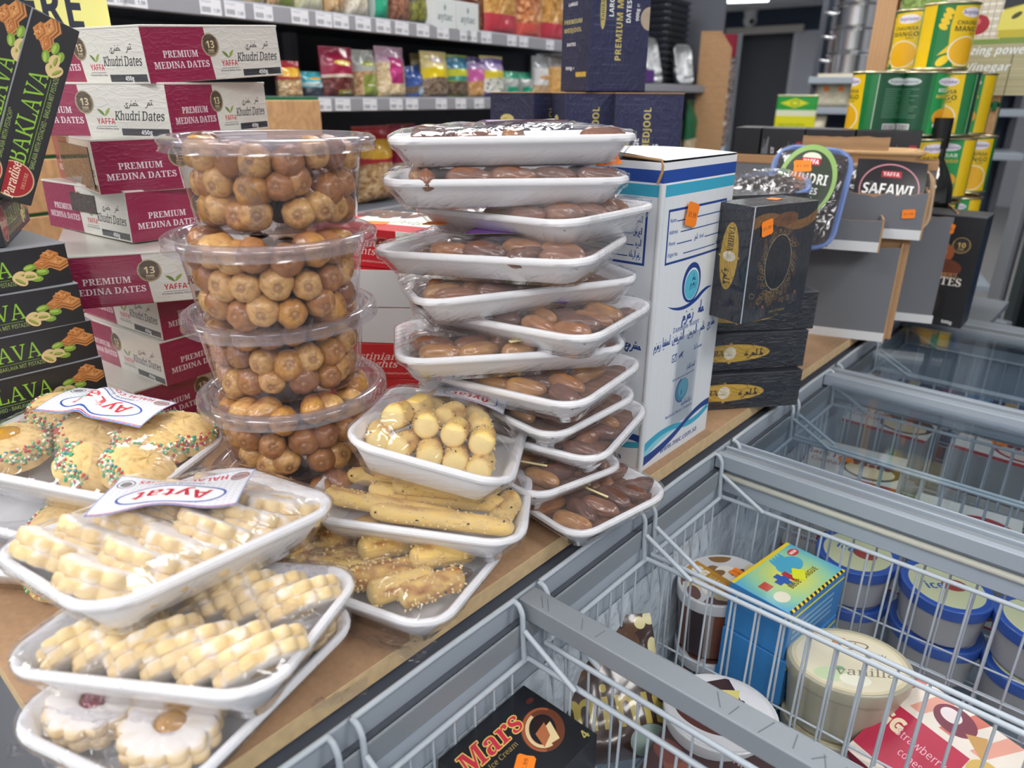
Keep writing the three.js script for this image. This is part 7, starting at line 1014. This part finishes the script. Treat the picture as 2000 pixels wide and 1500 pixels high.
// ---------------------------------------------------------------- chest freezer with sliding lids
{
  const t = thing('chest_freezer', 'long grey chest freezer with open wells of wire baskets along the board', 'freezer', null, [0, 0, 0]);
  const XL = -0.338, XR = 0.56, ZN = -0.055, ZF = -1.645, YR = 0.905, YB = 0.4;
  const body = std({ color: lin(0.16, 0.17, 0.2), roughness: 0.5 });
  part(t, 'outer_panel', boxG(0.02, YR - 0.02, ZN - ZF + 0.1), body, [-0.415, 0, (ZN + ZF) / 2]); part(t, 'outer_panel', boxG(0.02, YR - 0.02, ZN - ZF + 0.1), body, [XR + 0.06, 0, (ZN + ZF) / 2]);
  part(t, 'outer_panel', boxG(XR + 0.48, YR - 0.02, 0.02), body, [(XR - 0.42) / 2 + 0.03, 0, ZN + 0.05]); part(t, 'outer_panel', boxG(XR + 0.48, YR - 0.02, 0.02), body, [(XR - 0.42) / 2 + 0.03, 0, ZF - 0.055]);
  part(t, 'liner_wall', boxG(0.012, 0.47, ZN - ZF), M.liner, [XL - 0.006, YB, (ZN + ZF) / 2]); part(t, 'liner_wall', boxG(0.012, 0.47, ZN - ZF), M.liner, [XR, YB, (ZN + ZF) / 2]);
  part(t, 'liner_wall', boxG(XR - XL, 0.47, 0.012), M.liner, [(XR + XL) / 2, YB, ZN]); part(t, 'liner_wall', boxG(XR - XL, 0.47, 0.012), M.liner, [(XR + XL) / 2, YB, ZF]); part(t, 'liner_floor', boxG(XR - XL, 0.01, ZN - ZF), M.frost, [(XR + XL) / 2, YB - 0.01, (ZN + ZF) / 2]);
  // frosty ledge lower on the back wall
  part(t, 'frost_band', surf(60, 6, (u, v) => [XL + 0.002 + 0.012 * sin(v * PI) + 0.006 * N3(u * 30, v * 3, 2) * sin(v * PI), 0.62 + v * 0.2, ZN + (ZF - ZN) * u, u * 8, v]), M.frost);
  // stepped plastic rim along the board
  const rail = (x0, x1, y0, y1, m, n) => part(t, n, boxG(x1 - x0, y1 - y0, ZN - ZF + 0.1, 0.002), m, [(x0 + x1) / 2, y0, (ZN + ZF) / 2]);
  rail(-0.404, -0.3515, 0.868, 0.906, M.frameDark, 'rim'); rail(-0.3515, -0.3475, 0.868, 0.909, M.frameLight, 'rim_lip'); rail(-0.3475, -0.338, 0.868, 0.886, M.frameDark, 'rim_step'); rail(-0.3395, -0.3365, 0.864, 0.889, M.frame, 'rim_step');
  rail(XR - 0.005, XR + 0.07, 0.868, 0.906, M.frame, 'rim');
  part(t, 'rim', boxG(XR + 0.48, 0.04, 0.05, 0.003), M.frameLight, [(XR - 0.42) / 2 + 0.03, 0.868, ZF - 0.03]); part(t, 'rim', boxG(XR + 0.48, 0.022, 0.03, 0.003), M.frame, [(XR - 0.42) / 2 + 0.03, 0.886, ZF + 0.012]); part(t, 'rim', boxG(XR + 0.48, 0.038, 0.05, 0.003), M.frame, [(XR - 0.42) / 2 + 0.03, 0.868, ZN + 0.03]);
  // fixed cross beams under the lids
  for (const [z, w, y0, m] of [[-0.805, 0.014, 0.852, M.liner], [-1.2, 0.014, 0.862, M.liner]]) part(t, 'cross_beam', boxG(XR - XL, YR - 0.012 - y0, w, 0.002), m, [(XR + XL) / 2, y0, z]);
  part(t, 'seal', at(cylG(0.004, XR - XL, 12), 0, 0, 0, 0, 0, PI / 2), std({ color: lin(0.6, 0.6, 0.52), roughness: 0.5 }), [(XR + XL) / 2, 0.878, -0.794]);
  const scuffs = std({ color: lin(0.12, 0.12, 0.13), roughness: 0.8 });
  // lids: bars across, panes only where the photograph shows glass
  const lid = (label, z0, z1, bars, pane) => { const l = thing('sliding_lid', label, 'freezer lid', 'sliding freezer lids', [0, 0, 0]); bars.forEach(([za, zb, ya, yb, m]) => part(l, 'frame_bar', boxG(XR - 0.002 + 0.3475, yb - ya, za - zb, 0.0015), m, [(XR - 0.3475) / 2, ya, (za + zb) / 2])); if (pane) part(l, 'pane', boxG(XR + 0.33, 0.004, z0 - z1 - 0.02, 0.0005), M.pane, [(XR - 0.33) / 2, pane, (z0 + z1) / 2]); return l; };
  const l1 = lid('nearest freezer lid frame, a scratched grey bar across the lower right', -0.06, -0.41, [[-0.4035, -0.4265, 0.889, 0.9085, M.frame], [-0.06, -0.075, 0.889, 0.9085, M.frame]], 0);
  lid('second freezer lid frame with a pale ridged bar above the round tubs', -0.43, -0.8, [[-0.7865, -0.797, 0.889, 0.9085, M.frameLight], [-0.797, -0.8135, 0.889, 0.904, M.frame]], 0);
  lid('third freezer lid, a glass pane with a highlight over the boxed cakes', -0.82, -1.195, [[-0.8135, -0.8175, 0.889, 0.9085, M.frameLight], [-0.8175, -0.834, 0.889, 0.903, M.frame], [-0.834, -0.837, 0.889, 0.908, M.frameLight], [-1.17, -1.188, 0.889, 0.9085, M.frameLight], [-1.188, -1.204, 0.889, 0.906, M.frame]], 0.893);
  lid('farthest freezer lid, a glass pane reflecting the shop, at the far end', -1.21, -1.63, [[-1.204, -1.216, 0.889, 0.908, M.frameLight]], 0.896);
  for (let i = 0; i < 9; i++) { const a = rr(-0.16, -0.02), m = rod(l1, 'scratch', scuffs, [a, 0.9087, -0.406 - rr(0, 0.004)], [a + rr(-0.01, 0.012), 0.9087, -0.418 - rr(0, 0.006)], 0.0003); }
  for (let i = 0; i < 4; i++) { const a = rr(-0.33, -0.24); rod(l1, 'scratch', scuffs, [a, 0.9087, -0.408], [a + rr(-0.012, 0.012), 0.9087, -0.42], 0.00022); }
}
// wire baskets hung side by side
{
  const X0 = -0.331, X1 = 0.3, YT = 0.852, YL = 0.64;
  const basket = (z0, z1, label) => {      // z0 nearer, z1 farther
    const t = thing('wire_basket', label, 'basket', 'wire baskets in the freezer', [0, 0, 0]), W = M.wire, r = 0.0013, ins = 0.006;
    const loop = (y, q, rad) => { rod(t, 'wire', W, [X0 + q, y, z0 - q], [X1 - q, y, z0 - q], rad); rod(t, 'wire', W, [X0 + q, y, z1 + q], [X1 - q, y, z1 + q], rad); rod(t, 'wire', W, [X0 + q, y, z0 - q], [X0 + q, y, z1 + q], rad); rod(t, 'wire', W, [X1 - q, y, z0 - q], [X1 - q, y, z1 + q], rad); };
    loop(YT, 0, 0.0027); loop(0.735, ins * 0.6, r); loop(0.7, ins * 0.75, r); loop(YL, ins, 0.002);
    for (let x = X0 + 0.024; x < X1; x += 0.026) { for (const [z, s] of [[z0, -1], [z1, 1]]) rod(t, 'wire', W, [x, YT, z], [x, YL, z + s * ins], r); rod(t, 'wire', W, [x, YL, z0 - ins], [x, YL, z1 + ins], r); }
    for (let z = z1 + 0.022; z < z0; z += 0.024) { rod(t, 'wire', W, [X0, YT, z], [X0 + ins, YL, z], r); rod(t, 'wire', W, [X1, YT, z], [X1 - ins, YL, z], r); }
    for (let k = 1; k < 4; k++) { const z = z0 + (z1 - z0) * k / 4; rod(t, 'wire', W, [X0 + ins, YL, z], [X1 - ins, YL, z], r); }
    // hangers: a bent rod hooked over the rim lip at each back corner, and a slanting stay
    for (const [z, s] of [[z0 - 0.005, -1], [z1 + 0.005, 1]]) { part(t, 'hanger', tube([[X0, YT, z], [X0 - 0.002, 0.88, z], [X0 - 0.003, 0.902, z], [X0 - 0.008, 0.91, z], [X0 - 0.014, 0.911, z]], 0.0026, 20, 8), W); rod(t, 'stay', W, [X0, 0.885, z], [X0 + 0.058, YT + 0.002, z], 0.0026); }
    part(t, 'hanger_bar', tube([[X0 - 0.014, 0.911, z0 - 0.005], [X0 - 0.015, 0.911, (z0 + z1) / 2], [X0 - 0.014, 0.911, z1 + 0.005]], 0.0026, 10, 8), W);
    return t;
  };
  basket(-0.075, -0.203, 'nearest wire basket at the very bottom edge of the picture'); basket(-0.214, -0.4, 'wire basket holding the black ice cream box'); basket(-0.426, -0.604, 'wire basket holding the round cookie tub, between the bar and the blue box'); basket(-0.615, -0.785, 'wire basket holding the blue and yellow box and the cream lidded tub'); basket(-0.826, -1.015, 'wire basket holding the blue rimmed tubs, third well'); basket(-1.026, -1.19, 'wire basket holding the nearest boxed cake, under the third lid'); basket(-1.218, -1.42, 'wire basket holding the row of boxed cakes by the far bar'); basket(-1.43, -1.63, 'farthest wire basket under the last glass lid');
  const FB = 0.6425;
  const stackBox = (name, label, cat, group, x, ytop, z, w, h, d, mats, yaw = 0, tx = 0, tz = 0) => { const t = thing(name, label, cat, group, [x, ytop - h, z], yaw, tx, tz); part(t, 'carton', cbox(w, h, d, 0.001), mats); return t; };
  const mar = artMat(marsArt), dk = artMat(darkBoxArt), kb = M.blackCard;
  const m1 = stackBox('ice_cream_box', 'black ice cream bar box with red lettering and an orange sticker', 'ice cream box', null, -0.288, 0.826, -0.339, 0.108, 0.09, 0.083, [kb, kb, mar, kb, dk, kb], 90); sticker(m1, [-0.012, 0.0905, 0.016], [-PI / 2, 0, 0.5], 0.022);
  stackBox('ice_cream_box', 'black ice cream box under the red lettered one', 'ice cream box', null, -0.288, 0.735, -0.335, 0.108, 0.0915, 0.085, [kb, kb, kb, kb, dk, kb], 90);
  { const b = solo('minis_bag', bagGeo(0.13, 0.14, 0.05), bagMat(minisArt), 'brown bag of mini ice creams with olive lettering behind the near wires', 'ice cream bag'); b.position.set(-0.27, 0.705, -0.475); b.rotation.order = 'YXZ'; b.rotation.set(-0.9, 0.9, 0); sticker(b, [0.0, 0.118, 0.018], [-0.2, 0, 0.4], 0.017); }
  { const b = stackBox('biscuit_box', 'dark brown dessert box seen under the scratched bar', 'ice cream box', null, -0.175, 0.755, -0.53, 0.13, 0.08, 0.09, [kb, kb, artMat(choocArt), kb, artMat(choocArt), kb], 0, 22, 0); }
  const tubL = (name, label, group, x, ytop, z, r, h, lidT, ringM, bodyM, yaw = 0, el = 1) => { const t = thing(name, label, 'ice cream tub', group, [x, ytop - h, z], yaw); t.scale.set(1, 1, el); t.updateMatrixWorld(); part(t, 'tub', lathe([[0, 0], [r * 0.84, 0], [r * 0.87, 0.004], [r * 0.96, h - 0.012]], 40), bodyM); part(t, 'lid_rim', lathe([[r * 0.97, h - 0.016], [r * 1.0, h - 0.015], [r * 1.01, h - 0.002], [r * 0.98, h], [r * 0.93, h - 0.001]], 48), ringM); part(t, 'lid', at(new THREE.CircleGeometry(r * 0.95, 48), 0, h - 0.0012, 0, -PI / 2), phys({ map: lidT, roughness: 0.35, clearcoat: 0.4 })); return t; };
  const clearRim = phys({ color: lin(0.62, 0.64, 0.66), roughness: 0.2, clearcoat: 0.6 }), blueRim = phys({ color: lin(0.045, 0.12, 0.46), roughness: 0.3, clearcoat: 0.4 }), greyTub = std({ color: lin(0.42, 0.42, 0.42), roughness: 0.4 }), creamTub = phys({ color: lin(0.42, 0.4, 0.3), roughness: 0.3 });
  const brownTub = std({ map: art(256, 128, (x, w, h) => { fillR(x, '#8b8182', 0, 0, w, h); for (let i = 0; i < 14; i++) fillR(x, ['#7a4a38', '#3c3033', '#a08f86'][i % 3], rr(0, w), 0, rr(8, 24), h); }), roughness: 0.4 });
  { const a = tubL('ice_cream_tub', 'round tub with cookies pictured on a white lid under the scratched bar', 'ice cream tubs', -0.203, 0.762, -0.548, 0.056, 0.07, tubLids[1], clearRim, creamTub, 30, 0.9); sticker(a, [0.032, 0.0705, 0.024], [-PI / 2, 0, 0], 0.015); }
  { const a = tubL('ice_cream_tub', 'round tub with a gold band across its cookie lid beside the blue box', 'ice cream tubs', -0.284, 0.792, -0.705, 0.046, 0.085, tubLids[0], clearRim, brownTub, -12, 1.25); sticker(a, [0.004, 0.0855, -0.02], [-PI / 2, 0, 0], 0.016); tubL('ice_cream_tub', 'lower round tub under the gold banded one', 'ice cream tubs', -0.284, 0.706, -0.705, 0.044, 0.063, tubLids[0], clearRim, brownTub, 0, 1.25); }
  const bb = artMat(bubbleArt), lb = artMat(blueBoxArt), bp = plain('#3a86c8');
  { const b = stackBox('lolly_box', 'bright blue and yellow lolly box with a striped edge and yellow sticker', 'ice cream box', null, -0.21, 0.83, -0.712, 0.118, 0.06, 0.074, [bp, bp, bb, bp, lb, bp], 82); const s = sticker(b, [0.01, 0.0605, 0.006], [-PI / 2, 0, 0.6], 0.02); s.material = plain('#d8e02a'); s.userData.label = 'small yellow price sticker'; stackBox('lolly_box', 'second blue lolly box under the bright one', 'ice cream box', null, -0.21, 0.769, -0.71, 0.118, 0.06, 0.078, [bp, bp, bp, bp, lb, bp], 84); stackBox('lolly_box', 'lowest blue lolly box on the basket floor', 'ice cream box', null, -0.21, 0.708, -0.71, 0.118, 0.0645, 0.078, [bp, bp, bp, bp, lb, bp], 80); }
  { const a = tubL('ice_cream_tub', 'cream coloured oval tub with a printed lid behind the wires', 'ice cream tubs', -0.125, 0.785, -0.678, 0.062, 0.075, tubLids[2], creamTub, creamTub, 35, 0.8); sticker(a, [-0.002, 0.0755, -0.036], [-PI / 2, 0, 0], 0.014); tubL('ice_cream_tub', 'olive oval tub under the cream lidded one', 'ice cream tubs', -0.123, 0.709, -0.68, 0.06, 0.066, tubLids[2], creamTub, phys({ color: lin(0.16, 0.15, 0.08), roughness: 0.4 }), 35, 0.8); }
  const cb = artMat(coneBoxArt), cp = plain('#b32a48');
  stackBox('cone_box', 'pink and cream ice cream cone box leaning behind the wires at the lower right', 'ice cream box', null, -0.012, 0.76, -0.68, 0.13, 0.075, 0.11, [cp, cp, cb, cp, cp, cp], -20, 28, 0); stackBox('cone_box', 'dark red cone box under the leaning pink one', 'ice cream box', null, -0.01, 0.72, -0.685, 0.13, 0.075, 0.1, [cp, cp, cb, cp, cp, cp], -10);
  stackBox('lolly_box', 'blue lolly box at the right end behind the cone boxes', 'ice cream box', null, 0.115, 0.76, -0.7, 0.1, 0.115, 0.1, [bp, bp, lb, bp, lb, bp], 0);
  // blue rimmed tubs, two high
  const tw = [[-0.19, -0.92, 'left'], [-0.083, -0.92, 'second'], [0.024, -0.92, 'third'], [0.131, -0.92, 'right']];
  tw.forEach(([x, z, w], i) => { tubL('ice_cream_tub', 'white tub with a blue rim in the third well, ' + w + ' of the upper row', 'blue rimmed tubs', x, 0.765, z, 0.051, 0.06, tubLids[3], blueRim, greyTub, i * 40, 1.1); tubL('ice_cream_tub', 'white tub with a blue rim in the third well, ' + w + ' of the lower row', 'blue rimmed tubs', x, 0.7045, z, 0.051, 0.0615, tubLids[3], blueRim, greyTub, i * 70, 1.1); });
  // boxed cakes
  const cake = cakeArts.map((a) => artMat(a)), wb = std({ color: lin(0.4, 0.4, 0.41), roughness: 0.6 });
  const ck = [[-0.262, 0.795, -1.112, 0, 'nearest boxed cake with an orange sticker, in the sixth basket', 1], [-0.1, 0.755, -1.108, 1, 'boxed cake deep in the sixth basket beside the nearest one', 0], [0.06, 0.77, -1.11, 2, 'boxed cake at the right of the sixth basket', 0], [-0.265, 0.8, -1.318, 0, 'boxed chocolate cake at the left by the far bar', 1], [-0.09, 0.805, -1.318, 1, 'boxed cake with a red strip in the middle by the far bar', 1], [0.075, 0.8, -1.318, 2, 'boxed cake at the right by the far bar', 0]];
  ck.forEach(([x, y, z, k, l, s], i) => { const b = stackBox('cake_box', l, 'cake box', 'boxed cakes', x, y, z, 0.14, 0.07, 0.13, [wb, wb, cake[k], wb, wb, wb], 8 - i * 3); if (s) sticker(b, [-0.012, 0.0705, -0.005], [-PI / 2, 0, 0.3], 0.022); stackBox('cake_box', ['lower cake box in the left of the sixth basket', 'lower cake box in the middle of the sixth basket', 'lower cake box at the right of the sixth basket', 'lower cake box at the left by the far bar', 'lower cake box in the middle by the far bar', 'lower cake box at the right by the far bar'][i], 'cake box', 'boxed cakes', x, y - 0.071, z, 0.14, y - 0.071 - FB, 0.13, [wb, wb, cake[k], wb, cake[(k + 1) % 3], wb], 2 - i); });
  const fp = artMat(farPackArt); ['left', 'middle', 'right'].forEach((w, i) => { const x = -0.235 + i * 0.17; stackBox('frozen_box', w + ' of the colourful frozen boxes under the farthest glass lid', 'frozen food', 'frozen boxes at the far end', x, 0.79, -1.53, 0.165, 0.147, 0.1, [bp, bp, fp, bp, fp, bp], i * 3); });
}
scene.traverse((o) => { if (o.isMesh) { o.castShadow = true; o.receiveShadow = true; } });
renderer.render(scene, camera);
